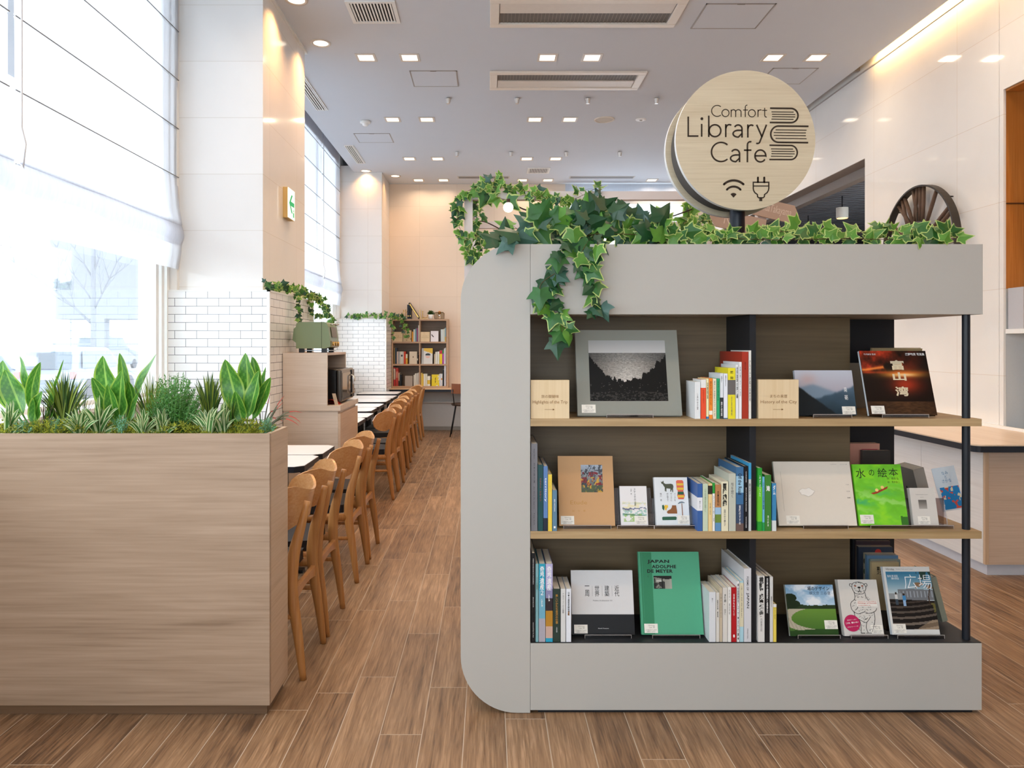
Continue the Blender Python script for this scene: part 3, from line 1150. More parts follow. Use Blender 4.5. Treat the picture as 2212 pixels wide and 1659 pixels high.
def car(name, loc, rz, L_, W_, H_, body, lab, boxy=0.0):
    r = empty(name, loc, (0, 0, rz), lab, 'car')
    # side outline (y along length, rear at y=0), height z
    hood = H_ * 0.58
    out = [(0.02, 0.35), (0.0, 0.62), (0.05, hood), (0.16 + 0.12 * (1 - boxy), H_ * 0.93), (0.45, H_), (L_ * 0.52, H_ * 0.99), (L_ * 0.70, hood + 0.06), (L_ * 0.96, hood - 0.12), (L_, 0.5), (L_ - 0.03, 0.30), (L_ * 0.5, 0.24), (0.1, 0.27)]
    w = W_ / 2
    b = MB()
    vs, n = [], len(out)
    for sx in (-1, -0.9, 0.9, 1):
        for (y, z) in out:
            k = 1.0
            if z > hood:
                k = 1 - 0.16 * (z - hood) / (H_ - hood)
            ins = 0.0 if abs(sx) < 1 else 0.03
            vs.append((sx * w * k, y + (ins if y < L_ / 2 else -ins), z - (ins if z > 0.5 else -ins)))
    fs = []
    for j in range(3):
        for i in range(n):
            k = (i + 1) % n
            fs.append((j * n + i, j * n + k, (j + 1) * n + k, (j + 1) * n + i))
    b.add(vs, fs, 0, True)
    b.add(vs[:n], [tuple(range(n))])
    b.add(vs[-n:], [tuple(reversed(range(n)))])
    b.build('body', body, r)
    gm = mat('car_glass', '#6c7882', 0.1)
    g = MB()
    k1 = 0.86
    g.add([(-w * 0.80, 0.045, hood + 0.04), (w * 0.80, 0.045, hood + 0.04), (w * 0.72, 0.135 + 0.1 * (1 - boxy), H_ * 0.91), (-w * 0.72, 0.135 + 0.1 * (1 - boxy), H_ * 0.91)], [(0, 1, 2, 3)])
    g.build('rear_window', gm, r, loc=(0, -0.02, 0))
    for s in (-1, 1):
        g = MB()
        g.add([(s * w * 1.0, 0.35, hood + 0.05), (s * w * 1.0, L_ * 0.62, hood + 0.05), (s * w * 0.90, L_ * 0.52, H_ * 0.92), (s * w * 0.90, 0.5, H_ * 0.92)], [(0, 1, 2, 3)])
        g.build('side_window', gm, r)
        MB().box(min(s * w * 0.98, s * w * 0.80), max(s * w * 0.98, s * w * 0.80), -0.012, 0.04, hood - 0.22, hood - 0.04).build('tail_light', mat('tail_light_red', '#d08a86', 0.3), r)
        for y in (0.75, L_ - 0.8):
            q = MB().cyl((s * w - (0.16 if s > 0 else -0.0) - (0.0 if s > 0 else 0.02), y, 0.31), 0.31, 0.18, axis='x', n=24)
            q.build('wheel', mat('tyre', '#5e6066', 0.8), r)
    MB().box(-0.26, 0.26, -0.02, 0.03, 0.62, 0.76).build('number_plate', M_white, r)
    MB().box(-w * 0.96, w * 0.96, -0.05, 0.1, 0.34, 0.50).build('bumper', body, r)


car('parked_car', (-11.75, 19.6, -0.15), R(4), 4.2, 1.62, 1.50, mat('car_silver_blue', '#9aa6b8', 0.3), 'silver blue car with rounded roof parked outside the window, seen from behind')  # car paints are lightened too, standing in for the window glare
car('parked_car', (-14.1, 18.3, -0.15), R(4), 4.2, 1.65, 1.36, mat('car_grey', '#a8b2c2', 0.3), 'light grey car parked at the far left edge outside the window')
car('parked_van', (-24.5, 45.5, -0.15), 0.0, 4.6, 1.85, 2.15, mat('car_dark', '#828992', 0.3), 'dark boxy van parked farther off behind the bare tree', boxy=1.0)

tr_ = empty('street_tree', (-17.1, 32, -0.15), label='bare winter tree on the pavement outside the window', cat='tree')
M_bark = mat('bark', '#848890', 0.9, noise_amt=0.2)  # bark colour paled to imitate glare
MB().tube([(0, 0, 0), (0.02, 0, 2), (0, 0, 4), (0.05, 0, 6.5), (0.0, 0, 9)], [0.13, 0.11, 0.10, 0.08, 0.03], n=10).build('trunk', M_bark, tr_)
br = MB()


def branch(p, d, L_, r_, k):
    pts = [p]
    for i in range(4):
        d = (d + Vector((rnd.uniform(-.15, .15), rnd.uniform(-.1, .1), rnd.uniform(-.02, .16)))).normalized()
        pts.append(pts[-1] + d * L_ / 4)
    br.tube(pts, [r_ * (1 - 0.2 * i) for i in range(5)], n=5)
    if k:
        for i in (1, 2, 3, 4):
            for s in (1, -1):
                dd = (d + Vector((s * rnd.uniform(.3, .9), rnd.uniform(-.4, .4), rnd.uniform(0, .5)))).normalized()
                branch(pts[i], dd, L_ * 0.5, r_ * 0.45, k - 1)


branch(Vector((0, 0, 2.4)), Vector((-0.75, 0, 0.7)).normalized(), 4.2, 0.06, 2)
branch(Vector((0, 0, 3.4)), Vector((-0.6, 0.1, 0.6)).normalized(), 3.0, 0.035, 1)
branch(Vector((0, 0, 3.0)), Vector((0.45, -0.1, 0.9)).normalized(), 3.2, 0.045, 2)
branch(Vector((0, 0, 4.4)), Vector((-0.5, 0.1, 0.9)).normalized(), 3.0, 0.04, 1)
branch(Vector((0, 0, 4.6)), Vector((0.4, 0, 0.9)).normalized(), 2.8, 0.04, 1)
br.build('branch', M_bark, tr_, fix=False)
sg = empty('street_sign', (-23.7, 42, -0.15), label='pale green sign on a post across the street', cat='sign')
MB().box(-0.04, 0.04, -0.04, 0.04, 0, 3.6).build('post', MATS['outdoor_concrete'], sg)
MB().box(-0.7, 0.9, -0.08, -0.04, 3.2, 3.75).build('panel', mat('sign_green', '#4aa890', 0.5), sg)
# ================================================================== BOOKCASE
D0 = 2.814
M_grey = mat('warm_grey_laminate', '#b6b2aa', 0.55, noise_amt=0.01)
M_oak = wood('oak_shelf', '#a98c62', '#c2a67c', '#8d724c', grain='x', rough=0.5)
M_oakback = wood('oak_back_panel', '#66543a', '#776245', '#53432d', grain='x', rough=0.5, scale=0.8)
bc = empty('bookcase', (0, D0, 0), label='large free-standing grey bookcase with rounded left end and oak shelves', cat='bookcase')
X0, XI, X1 = -0.107, 0.157, 1.873
HT = 1.783
DEP = 0.61
# rounded end slab
rad = 0.215
out = [(XI, 0.0)]
pts = [(X0 + rad - rad * math.sin(R(a)), 0.002 + rad - rad * math.cos(R(a))) for a in range(0, 91, 6)]
pts += [(X0 + rad - rad * math.cos(R(a)), HT - rad + rad * math.sin(R(a))) for a in range(0, 91, 6)]
poly = [(XI, 0.002)] + pts + [(XI, HT)]
MB().prism(poly, 0, DEP).build('end_panel', M_grey, bc, bevel=0.0015)
MB().box(XI + 0.001, 1.857, 0.0205, DEP - 0.0205, 1.517, HT - 0.16).box(XI + 0.001, 1.877, 0, 0.02, 1.516, HT).box(XI + 0.001, 1.877, DEP - 0.02, DEP, 1.516, HT).box(1.857, 1.877, 0.02, DEP - 0.02, 1.516, HT).build('top_band', M_grey, bc, bevel=0.001)
MB().box(XI + 0.001, X1, 0, DEP, 0.012, 0.266).build('plinth', M_grey, bc, bevel=0.001)
MB().box(XI + 0.03, X1 - 0.03, 0.01, DEP - 0.01, 0, 0.012).build('plinth_gap', M_blackmat, bc)
MB().box(XI + 0.002, X1 - 0.001, 0.002, DEP - 0.002, 0.2665, 0.269).build('deck', mat('deck_black', '#232427', 0.45), bc)
ZS2, ZS1, ZS3 = 0.6912, 1.1186, 0.269
for z in (ZS1, ZS2):
    MB().box(XI + 0.001, X1, 0.0, DEP, z - 0.028, z).build('shelf', M_oak, bc, bevel=0.0008)
yb = 3.11 - D0
for a, c in ((0.269, ZS2 - 0.028), (ZS2, ZS1 - 0.028), (ZS1, 1.516)):
    MB().box(XI + 0.002, 1.516, yb, yb + 0.018, a, c).build('back_panel', M_oakback, bc)
    MB().box(0.997, 1.021, 0.018, yb - 0.001, a, c).build('divider', M_blackmat, bc)
    MB().box(1.30, 1.852, DEP - 0.04, DEP - 0.02, a, c).build('rear_panel', M_blackmat, bc)
    MB().cyl((1.836, 0.036, a), 0.0142, c - a, n=20).build('post', mat('post_black', '#1d2026', 0.35), bc)
    MB().cyl((1.836, DEP - 0.010, a), 0.0100, c - a, n=20).build('rear_post', mat('post_black', '#1d2026', 0.35), bc)
# soil liner of the planting trough on top
MB().box(XI + 0.003, 1.855, 0.021, DEP - 0.021, HT - 0.159, HT - 0.03).build('trough_liner', mat('liner_dark', '#2c241c', 0.95), bc)

# ------------------------------------------------------------------ round sign
M_signw = wood('pale_ash', '#cdbc9e', '#dacbae', '#bda98a', grain='x', rough=0.5, scale=1.6)
M_ink = mat('sign_brown', '#33261a', 0.6, noise_amt=0.0)
sgn = empty('round_sign', (1.036, 3.09, HT - 0.03), label='double round wooden sign on a black pole above the grey bookcase', cat='sign')
zc = 2.226 - (HT - 0.03)
MB().cyl((0, 0, 0), 0.031, zc, n=28).build('pole', mat('pole_navy', '#1c2029', 0.35), sgn)
yf = 2.99 - 3.09
RR = 0.282


def disc(name, y0, y1, cx, cz, r, mats):
    b = MB()
    n = 96
    ring = [(cx + r * math.cos(2 * math.pi * i / n), cz + r * math.sin(2 * math.pi * i / n)) for i in range(n)]
    b.prism(ring, y0, y1, mi=1, caps=False, smooth=True)
    b.add([(p[0], y0, p[1]) for p in ring], [tuple(range(n))], 0)
    b.add([(p[0], y1, p[1]) for p in ring], [tuple(reversed(range(n)))], 0)
    return b.build(name, mats, sgn)


disc('front_disc', yf, yf + 0.022, 0, zc, RR, [M_signw, M_white])
disc('rear_disc', yf + 0.165, yf + 0.19, -0.002, zc, RR, [M_signw, M_white])
disc('core_disc', yf + 0.022, yf + 0.165, 0, zc, RR - 0.022, [mat('core_grey', '#56524e', 0.6), mat('core_grey', '#56524e', 0.6)])
# lettering traced as strokes; q() turns picture-crop units (6.38 per px) into metres on the disc face
SK = 2.99 / 1600 / 6.38


def q(p):
    return ((p[0] / 6.38 + 1470 - 1611) * 2.99 / 1600, zc - (p[1] / 6.38 + 210 - 303) * 2.99 / 1600)


def letters(name, strokes_, wd):
    b = MB()
    for st in strokes_:
        rc = False
        stroke(b, [q(p) for p in st], wd * SK, yf - 0.0012, yf + 0.0005, round_caps=rc)
    return b.build(name, M_ink, sgn, fix=False)


def AR(cx, cy, rx, ry, a0, a1, n=28):
    return [(cx + rx * math.cos(R(a0 + (a1 - a0) * i / n)), cy - ry * math.sin(R(a0 + (a1 - a0) * i / n))) for i in range(n + 1)]


letters('lettering_comfort', [
    AR(508, 189, 76, 76, 48, 312), AR(623, 218, 49, 50, 0, 360),
    [(702, 272), (702, 172)], AR(733, 206, 31, 34, 180, 0) + [(764, 272)], AR(801, 206, 37, 34, 180, 0) + [(838, 272)],
    [(896, 272), (896, 145)] + AR(919, 137, 23, 27, 180, 75), [(868, 176), (932, 176)],
    AR(987, 222, 48, 50, 0, 360),
    [(1072, 272), (1072, 172)], AR(1104, 212, 32, 38, 180, 62),
    [(1163, 148), (1163, 248)] + AR(1186, 252, 22, 22, 180, 285), [(1128, 182), (1196, 182)]], 11)
letters('lettering_library', [
    [(110, 268), (110, 536), (250, 536)],
    [(295, 368), (295, 545)], AR(298, 297, 9, 9, 0, 360, 12),
    [(393, 255), (393, 548)], AR(478, 462, 81, 82, 0, 360),
    [(627, 372), (627, 550)], AR(676, 430, 46, 52, 180, 55),
    AR(797, 438, 54, 55, 150, 0) + [(851, 556)], [(851, 456), (800, 456)] + AR(800, 503, 72, 47, 90, 270)[:] + [(851, 500)],
    [(931, 376), (931, 556)], AR(978, 434, 44, 50, 180, 50),
    [(1052, 380), (1126, 548)], [(1188, 380), (1098, 612)] + AR(1064, 606, 34, 32, -20, -120)], 21)
letters('lettering_cafe', [
    AR(562, 755, 132, 132, 48, 312),
    AR(760, 779, 57, 57, 150, 0) + [(817, 895)], [(817, 796), (765, 796)] + AR(765, 843, 72, 46, 90, 270) + [(817, 840)],
    [(925, 897), (925, 668)] + AR(966, 655, 40, 42, 180, 70), [(878, 730), (980, 730)],
    [(1028, 808), (1176, 808)] + AR(1104, 810, 75, 82, 0, 325)], 21)
tb = []
bk = MB()
for (pts_, wd) in (
        ([(1238, 152), (1525, 155)] + AR(1525, 253, 97, 98, 90, -90)[1:] + [(1234, 349)], 22),
        ([(1767, 402), (1355, 398)] + AR(1355, 510, 108, 112, 90, 270)[1:] + [(1762, 627)], 22),
        ([(1230, 662), (1522, 666)] + AR(1522, 763, 90, 97, 90, -90)[1:] + [(1228, 859)], 20)):
    stroke(bk, [q(p) for p in pts_], wd * SK, yf - 0.0012, yf + 0.0005)
for x0, y0, x1, y1 in ((1257, 202, 1562, 206), (1265, 236, 1584, 239), (1265, 268, 1584, 272), (1257, 302, 1560, 306),
                       (1313, 450, 1741, 455), (1288, 488, 1731, 493), (1288, 526, 1730, 531), (1313, 567, 1740, 572),
                       (1251, 712, 1554, 716), (1258, 745, 1576, 748), (1257, 779, 1576, 782), (1250, 813, 1552, 817)):
    stroke(bk, [q((x0, y0)), q((x1, y1))], 11 * SK, yf - 0.0012, yf + 0.0005)
bk.build('books_symbol', M_ink, sgn, fix=False)
wi = MB()
stroke(wi, [q(p) for p in AR(736, 1345, 196, 198, 133, 47)], 30 * SK, yf - 0.0012, yf + 0.0005, round_caps=True)
stroke(wi, [q(p) for p in AR(736, 1350, 122, 118, 140, 40)], 28 * SK, yf - 0.0012, yf + 0.0005, round_caps=True)
fan = [q((733, 1386))] + [q(p) for p in AR(733, 1386, 62, 66, 132, 48, 12)]
wi.add([(p[0], yf - 0.0012, p[1]) for p in fan], [tuple(range(len(fan)))])
wi.build('wireless_symbol', M_ink, sgn, fix=False)
pg = MB()
stroke(pg, [q(p) for p in ((1070, 1108), (1070, 1172))], 26 * SK, yf - 0.0012, yf + 0.0005, round_caps=True)
stroke(pg, [q(p) for p in ((1157, 1108), (1157, 1172))], 26 * SK, yf - 0.0012, yf + 0.0005, round_caps=True)
stroke(pg, [q(p) for p in ((1220, 1172), (1006, 1172), (1006, 1260), (1012, 1290), (1030, 1318), (1062, 1340), (1066, 1372), (1080, 1386), (1142, 1386), (1158, 1372), (1162, 1340), (1196, 1316), (1213, 1288), (1220, 1258))], 16 * SK, yf - 0.0012, yf + 0.0005, closed=True)
stroke(pg, [q(p) for p in ((1010, 1224), (1216, 1224))], 14 * SK, yf - 0.0012, yf + 0.0005)
stroke(pg, [q(p) for p in ((1109, 1388), (1109, 1432))], 40 * SK, yf - 0.0012, yf + 0.0005)
pg.build('plug_symbol', M_ink, sgn, fix=False)

# ================================================================== BOOKS
PXM = D0 / 1600
M_page = mat('book_pages', '#e9dfca', 0.8, noise_amt=0.08, noise_scale=200)
M_inkb = mat('ink_black', '#1c1a18', 0.6, noise_amt=0)
M_inkw = mat('ink_white', '#f2f1ee', 0.6, noise_amt=0)
M_inkg = mat('ink_grey', '#6f6a66', 0.6, noise_amt=0)


def cm(h, rough=0.4):
    return mat('cover_' + h.strip('#'), h, rough, noise_amt=0.02, noise_scale=60)


def inkm(h):
    return {'k': M_inkb, 'w': M_inkw, 'g': M_inkg}.get(h) or mat('ink_' + h.strip('#'), h, 0.6, noise_amt=0)


def book_body(root, w_, d, h, cover, tcov=0.0022, bands=None, pages=None, hard=True):
    """upright book: spine faces -Y, x 0..w, y 0..d"""
    c = MB()
    c.box(0, w_, 0, tcov, 0, h)
    c.box(0, tcov, tcov, d, 0, h)
    c.box(w_ - tcov, w_, tcov, d, 0, h)
    mats = [cover]
    if bands:
        for k, (z0, z1, mm) in enumerate(bands):
            mats.append(mm)
            c.box(-0.0003, w_ + 0.0003, -0.0003, tcov, z0 * h, z1 * h, k + 1)
            c.box(-0.0003, tcov * 0.5, tcov, d * 0.98, z0 * h, z1 * h, k + 1)
    c.build('cover', mats, root)
    ins = 0.003 if hard else 0.0006
    MB().box(tcov, w_ - tcov, tcov, d - ins, ins, h - ins).build('pages', pages or M_page, root)


def standing(px0, px1, top, bot_z, color, label, text=None, tcol='k', depth=0.19, name='book', bands=None, tpos=(0.15, 0.75), tw=0.6, rot=False, bold=0.012, extra=(), group=None, yoff=0.006, hard=False, lean=0.0, cat='book'):
    """book standing with its spine to the viewer; px0..px1, top are measured on the spine plane"""
    Y = D0 + yoff
    k = Y / 1600
    x0, x1 = (px0 - 1056) * k, (px1 - 1056) * k
    h = EYE - (top - 745) * k - bot_z
    w_ = x1 - x0 - 0.0006
    r = empty(name, (x0, Y, bot_z), (0, lean, 0), label=label, cat=cat, group=group)
    book_body(r, w_, depth, h, cm(color) if isinstance(color, str) else color, bands=bands, hard=hard)
    def put(text, tpos, tcol, tw, rot, bold):
        z0, z1 = (1 - tpos[1]) * h, (1 - tpos[0]) * h
        if rot:
            lettering(r, text, w_ / 2, (z0 + z1) / 2, w=z1 - z0, h=w_ * tw, m=inkm(tcol), rot=R(-90), bold=bold, name='spine_title')
        else:
            n = max(1, len(text))
            hh = z1 - z0
            cw = min(w_ * tw, hh / n * 0.95)
            lettering(r, text, w_ / 2, (z0 + z1) / 2, w=max(cw, w_ * tw * 0.6), h=hh, m=inkm(tcol), vertical=True, bold=bold, name='spine_title')
    if text:
        put(text, tpos, tcol, tw, rot, bold)
    for e in extra:
        put(*e)
    return r


def sticker(r, x, z, w_=0.052, h=0.030, y=-0.0008):
    s = MB().box(x, x + w_, y - 0.0003, y, z, z + h).build('label_sticker', mat('sticker_paper', '#ece6da', 0.6, noise_amt=0), r)
    lettering(s, 'Library\nCafe', x + w_ * 0.46, z + h * 0.72, w=w_ * 0.34, h=h * 0.40, m=mat('sticker_ink', '#8b8378', 0.6, noise_amt=0), y=y - 0.0005)
    g = MB()
    for k in range(5):
        g.box(x + w_ * 0.64, x + w_ * 0.78, y - 0.0006, y - 0.0003, z + h * (0.54 + 0.07 * k), z + h * (0.565 + 0.07 * k))
    g.build('books_symbol', MATS['sticker_ink'], s)
    lettering(s, 'この本はカフェ内で\nお読みください', x + w_ / 2, z + h * 0.24, w=w_ * 0.84, h=h * 0.34, m=mat('sticker_ink_dark', '#4c463f', 0.6, noise_amt=0), y=y - 0.0005)


def facing(bl, br_, yb_, yt, tilt, Yb, cover, label, t=0.018, name='book', cat='book', spine=None, sq=None, hard=True, sheen=0.4):
    """book shown front cover out on a small stand: bl/br px of the foot, yb/yt px of foot and head"""
    k = Yb / 1600
    x0, x1 = (bl - 1056) * k, (br_ - 1056) * k
    zb = EYE - (yb_ - 745) * k
    # solve height for the leaned back top edge
    st, ct = math.sin(R(tilt)), math.cos(R(tilt))
    h = (EYE - (yt - 745) * k - zb) / (ct + (yt - 745) / 1600 * st)
    w_ = x1 - x0
    r = empty(name, (x0, Yb, zb), (-R(tilt), 0, 0), label=label, cat=cat)
    tc_ = 0.0022
    c = MB()
    c.box(0, w_, 0, tc_, 0, h)
    c.box(0, w_, t - tc_, t, 0, h)
    c.box(0, tc_, tc_, t - tc_, 0, h, 1)
    c.build('cover', [cover, spine or cover], r)
    ins = 0.003 if hard else 0.0008
    MB().box(tc_, w_ - ins, tc_, t - tc_, ins, h - ins).build('pages', M_page, r)
    return r, w_, h


M_acryl = glass_mat('clear_acrylic', (0.80, 0.78, 0.80), 0.10)


def easel(px0, px1, shelf_z, Yf, tilt, h=0.11, lab='', zl=0.008, t=0.02):
    """small clear acrylic book stand"""
    k = Yf / 1600
    x0, x1 = (px0 - 1056) * k, (px1 - 1056) * k
    r = empty('book_stand', ((x0 + x1) / 2, Yf, shelf_z), label=lab, cat='book stand', group='clear acrylic book stands')
    w_ = (x1 - x0) / 2
    b = MB()
    b.box(-w_, w_, -0.002, 0.001, 0.0, zl + 0.006)                 # front lip
    b.box(-w_, w_, 0.001, 0.03 + t, zl - 0.003, zl - 0.001)            # ledge
    st, ct = math.sin(R(tilt)), math.cos(R(tilt))
    y1 = 0.016 + t + h * st
    b.add([(-w_, 0.016 + t, zl), (w_, 0.016 + t, zl), (w_, y1, zl + h * ct), (-w_, y1, zl + h * ct),
           (-w_, 0.019 + t, zl), (w_, 0.019 + t, zl), (w_, y1 + 0.003, zl + h * ct), (-w_, y1 + 0.003, zl + h * ct)],
          [(0, 1, 2, 3), (7, 6, 5, 4), (0, 4, 5, 1), (3, 2, 6, 7), (0, 3, 7, 4), (1, 5, 6, 2)])
    b.box(-w_, w_, y1, y1 + 0.003, 0, zl + h * ct)
    b.box(-w_, w_, y1 + 0.003, y1 + 0.04, 0, 0.003)
    b.build('plate', M_acryl, r)
    g = MB()
    g.box(-w_, w_, -0.0026, -0.002, zl + 0.0045, zl + 0.0063).box(-w_, -w_ + 0.0015, -0.0026, -0.002, 0, zl + 0.006).box(w_ - 0.0015, w_, -0.0026, -0.002, 0, zl + 0.006)
    g.build('polished_edge', mat('acrylic_edge', '#b9aea6', 0.2), r)
    return r


# noise for the printed pictures
def vnoise(U, V, sx, sy, seed=0, octs=4):
    rs = np.random.RandomState(seed)
    out_ = np.zeros_like(U)
    amp, tot = 1.0, 0
    for o_ in range(octs):
        n = 64
        g = rs.rand(n, n)
        x = U * sx * 2 ** o_
        y = V * sy * 2 ** o_
        xi, yi = np.floor(x).astype(int), np.floor(y).astype(int)
        fx, fy = x - xi, y - yi
        fx, fy = fx * fx * (3 - 2 * fx), fy * fy * (3 - 2 * fy)
        a = g[yi % n, xi % n]
        b = g[yi % n, (xi + 1) % n]
        c = g[(yi + 1) % n, xi % n]
        d = g[(yi + 1) % n, (xi + 1) % n]
        out_ += amp * ((a * (1 - fx) + b * fx) * (1 - fy) + (c * (1 - fx) + d * fx) * fy)
        tot += amp
        amp *= 0.55
    return out_ / tot


def C3(h):
    h = h.lstrip('#')
    return np.array([int(h[i:i + 2], 16) / 255 for i in (0, 2, 4)])


def lay(img, mask, col):
    col = C3(col) if isinstance(col, str) else col
    m_ = np.clip(mask, 0, 1)[..., None]
    return img * (1 - m_) + col * m_


def base(U, c):
    return np.ones(U.shape + (3,)) * C3(c)


def vgrad(V, c0, c1):
    t = np.clip(V, 0, 1)[..., None]
    return C3(c0) * (1 - t) + C3(c1) * t


# ---------------- wooden index blocks
M_block = wood('pale_maple', '#ddc39a', '#e6cfa9', '#d2b689', grain='z', rough=0.6)


def block(px0, px1, top, shelf_z, l1, l2, lab):
    Y = D0 + 0.012
    k = Y / 1600
    x0, x1 = (px0 - 1056) * k, (px1 - 1056) * k
    h = EYE - (top - 745) * k - shelf_z
    r = empty('index_block', (x0, Y, shelf_z), label=lab, cat='wooden sign')
    w_ = x1 - x0
    MB().box(0, w_, 0, 0.03, 0, h).build('block', M_block, r, bevel=0.001)
    br_ = mat('burnt_brown', '#8a6238', 0.7, noise_amt=0)
    lettering(r, l1, w_ / 2, h * 0.575, h=h * 0.085, m=br_)
    lettering(r, l2, w_ / 2, h * 0.42, w=w_ * (0.90 if len(l2) > 17 else 0.76), h=h * 0.105, m=br_)
    a = MB()
    cx = w_ * 0.5
    a.box(cx - w_ * 0.14, cx + w_ * 0.08, -0.0006, 0, h * 0.232, h * 0.240)
    a.add([(cx + w_ * 0.07, -0.0006, h * 0.21), (cx + w_ * 0.12, -0.0006, h * 0.236), (cx + w_ * 0.07, -0.0006, h * 0.262)], [(0, 1, 2)])
    a.build('arrow', br_, r)


block(1146.5, 1230, 821, ZS1, '旅の醍醐味', 'Highlights of the Trip', 'pale wooden block reading Highlights of the Trip at the left of the top shelf')
block(1638.5, 1725.5, 820, ZS1, 'まちの来歴', 'History of the City', 'pale wooden block reading History of the City on the top shelf')

# ---------------- top shelf, cover-out books
YE = 2.868
easel(1310, 1411, ZS1, YE - 0.012, 15, 0.20, 'clear acrylic stand under the large grey seascape photo book', t=0.025)
r, w_, h = facing(1248, 1474, 897.5, 713, 15, YE, cm('#8c8c82', 0.6), 'large grey photo book with black-and-white seascape, top shelf', t=0.024)


def sea(U, V):
    V = V
    img = vgrad((V - 0.78) / 0.22, '#c9c5c0', '#a9a8a6')
    n = vnoise(U, V, 60, 160, 3, 3)
    wat = 0.35 + 0.62 * np.exp(-((U - 0.5) / 0.42) ** 2) * np.clip(1.3 - 1.0 * V, 0.5, 1)
    wat = wat * (0.72 + 0.5 * n)
    wcol = np.stack([wat * 0.80, wat * 0.77, wat * 0.73], -1)
    img = np.where((V < 0.79)[..., None], wcol, img)
    tn = vnoise(U, V * 0, 24, 1, 8, 5) * 0.16 + vnoise(U, V, 70, 50, 9, 3) * 0.06
    th = 0.30 + 1.35 * np.abs(U - 0.47) ** 1.7 + tn - 0.09
    img = lay(img, (V < th) * 1.0, '#151311')
    gr = vnoise(U, V, 45, 60, 5, 3)
    img = lay(img, ((V < 0.17 - 0.08 * np.abs(U - 0.5)) & (gr > 0.56)) * 0.5, '#5b5751')
    img = lay(img, ((V < 0.30) & (V > 0.15) & (vnoise(U, V, 60, 60, 15, 2) > 0.82)) * 0.5, '#8a867f')
    return img


picture('cover_photo', r, w_ * 0.125, w_ * 0.875, h * 0.165, h * 0.875, sea, 130, 110)
sticker(r, w_ * 0.04, h * 0.03, 0.054, 0.032)

easel(1756, 1840, ZS1, YE - 0.012, 15, 0.12, 'clear acrylic stand under the blue mountain photo book')
r, w_, h = facing(1726, 1852.5, 897, 800, 14, YE + 0.02, cm('#23323c', 0.3), 'wide photo book with misty blue mountains on the top shelf', t=0.014, spine=cm('#d9dee4'))
r.location.x -= 0.002


def mount(U, V):
    img = vgrad((V - 0.5) / 0.5, '#a9a3ad', '#b9bec9')
    img = lay(img, np.exp(-((U - 0.22) / 0.14) ** 2 - ((V - 0.8) / 0.12) ** 2) * 0.7, '#b99c97')
    n = vnoise(U, V, 5, 5, 2, 4)
    r1 = 0.62 - 0.12 * np.abs(U - 0.30) * 2 + 0.05 * n + 0.05 * np.sin(U * 6)
    img = lay(img, 1 / (1 + np.exp((V - r1) * 60)) * 0.85, '#6d8496')
    r2 = 0.30 + 0.42 * np.clip(U - 0.25, 0, 1) + 0.05 * vnoise(U, V * 0, 12, 1, 4, 4)
    m2 = 1 / (1 + np.exp((V - r2) * 90))
    img = lay(img, m2 * 0.9, np.clip(vgrad(V / 0.6, '#1b2a33', '#41596b') * (0.85 + 0.3 * n[..., None]), 0, 1))
    r3 = 0.66 - 1.0 * U + 0.04 * vnoise(U, V * 0, 16, 1, 6, 4)
    img = lay(img, 1 / (1 + np.exp((V - r3) * 120)), '#1a2023')
    return img


picture('cover_photo', r, 0.0, w_, 0.0, h, mount, 90, 70)
lettering(r, '南砺', w_ * 0.85, h * 0.48, w=w_ * 0.055, h=h * 0.28, m=M_inkw, vertical=True, line=1.6, y=-0.001)
sticker(r, w_ * 0.755, h * 0.02, 0.052, 0.031)

easel(1905, 2006, ZS1, YE - 0.012, 17, 0.15, 'clear acrylic stand under the red sunset photo book')
r, w_, h = facing(1878, 2025, 897, 758, 18, YE + 0.006, cm('#20140f', 0.15), 'glossy photo book with red sunset over the bay on the top shelf', t=0.016, spine=cm('#d3dbe0'))


def sunset(U, V):
    img = base(U, '#140c0a')
    n = vnoise(U, V, 5, 4, 21, 5)
    up = np.clip((V - 0.62) / 0.1, 0, 1)
    red = np.clip((n - 0.30) * 2.6, 0, 1) * np.clip(1.45 - 1.5 * U, 0, 1) * up
    img = lay(img, red, np.clip(base(U, '#b0331a') * (0.55 + 0.9 * n[..., None]), 0, 1))
    img = lay(img, np.exp(-((V - (0.70 + 0.16 * np.clip(U - 0.05, 0, 0.6))) / 0.02) ** 2) * (n > 0.42) * (U < 0.62) * 0.9, '#ef8a3a')
    g = np.exp(-((V - 0.63) / 0.055) ** 2) * np.exp(-((U - 0.60) / 0.30) ** 2)
    img = lay(img, g, '#f4a33a')
    img = lay(img, np.exp(-((V - 0.62) / 0.022) ** 2) * np.exp(-((U - 0.62) / 0.14) ** 2), '#fff0b0')
    img = lay(img, np.exp(-((V - 0.66) / 0.018) ** 2) * (0.35 + 0.65 * n) * np.clip(1.2 - U, 0, 1) * 0.8, '#d8481c')
    gl = np.exp(-((V - 0.47) / 0.13) ** 2) * np.exp(-((U - 0.62) / 0.22) ** 2)
    img = lay(img, gl * 0.85, '#b5361c')
    sea_ = (V < 0.21)
    img = lay(img, sea_ * (0.25 + 0.5 * vnoise(U, V, 20, 70, 3, 2)) * (1 - 0.6 * np.abs(U - 0.6)), '#7a5230')
    return img


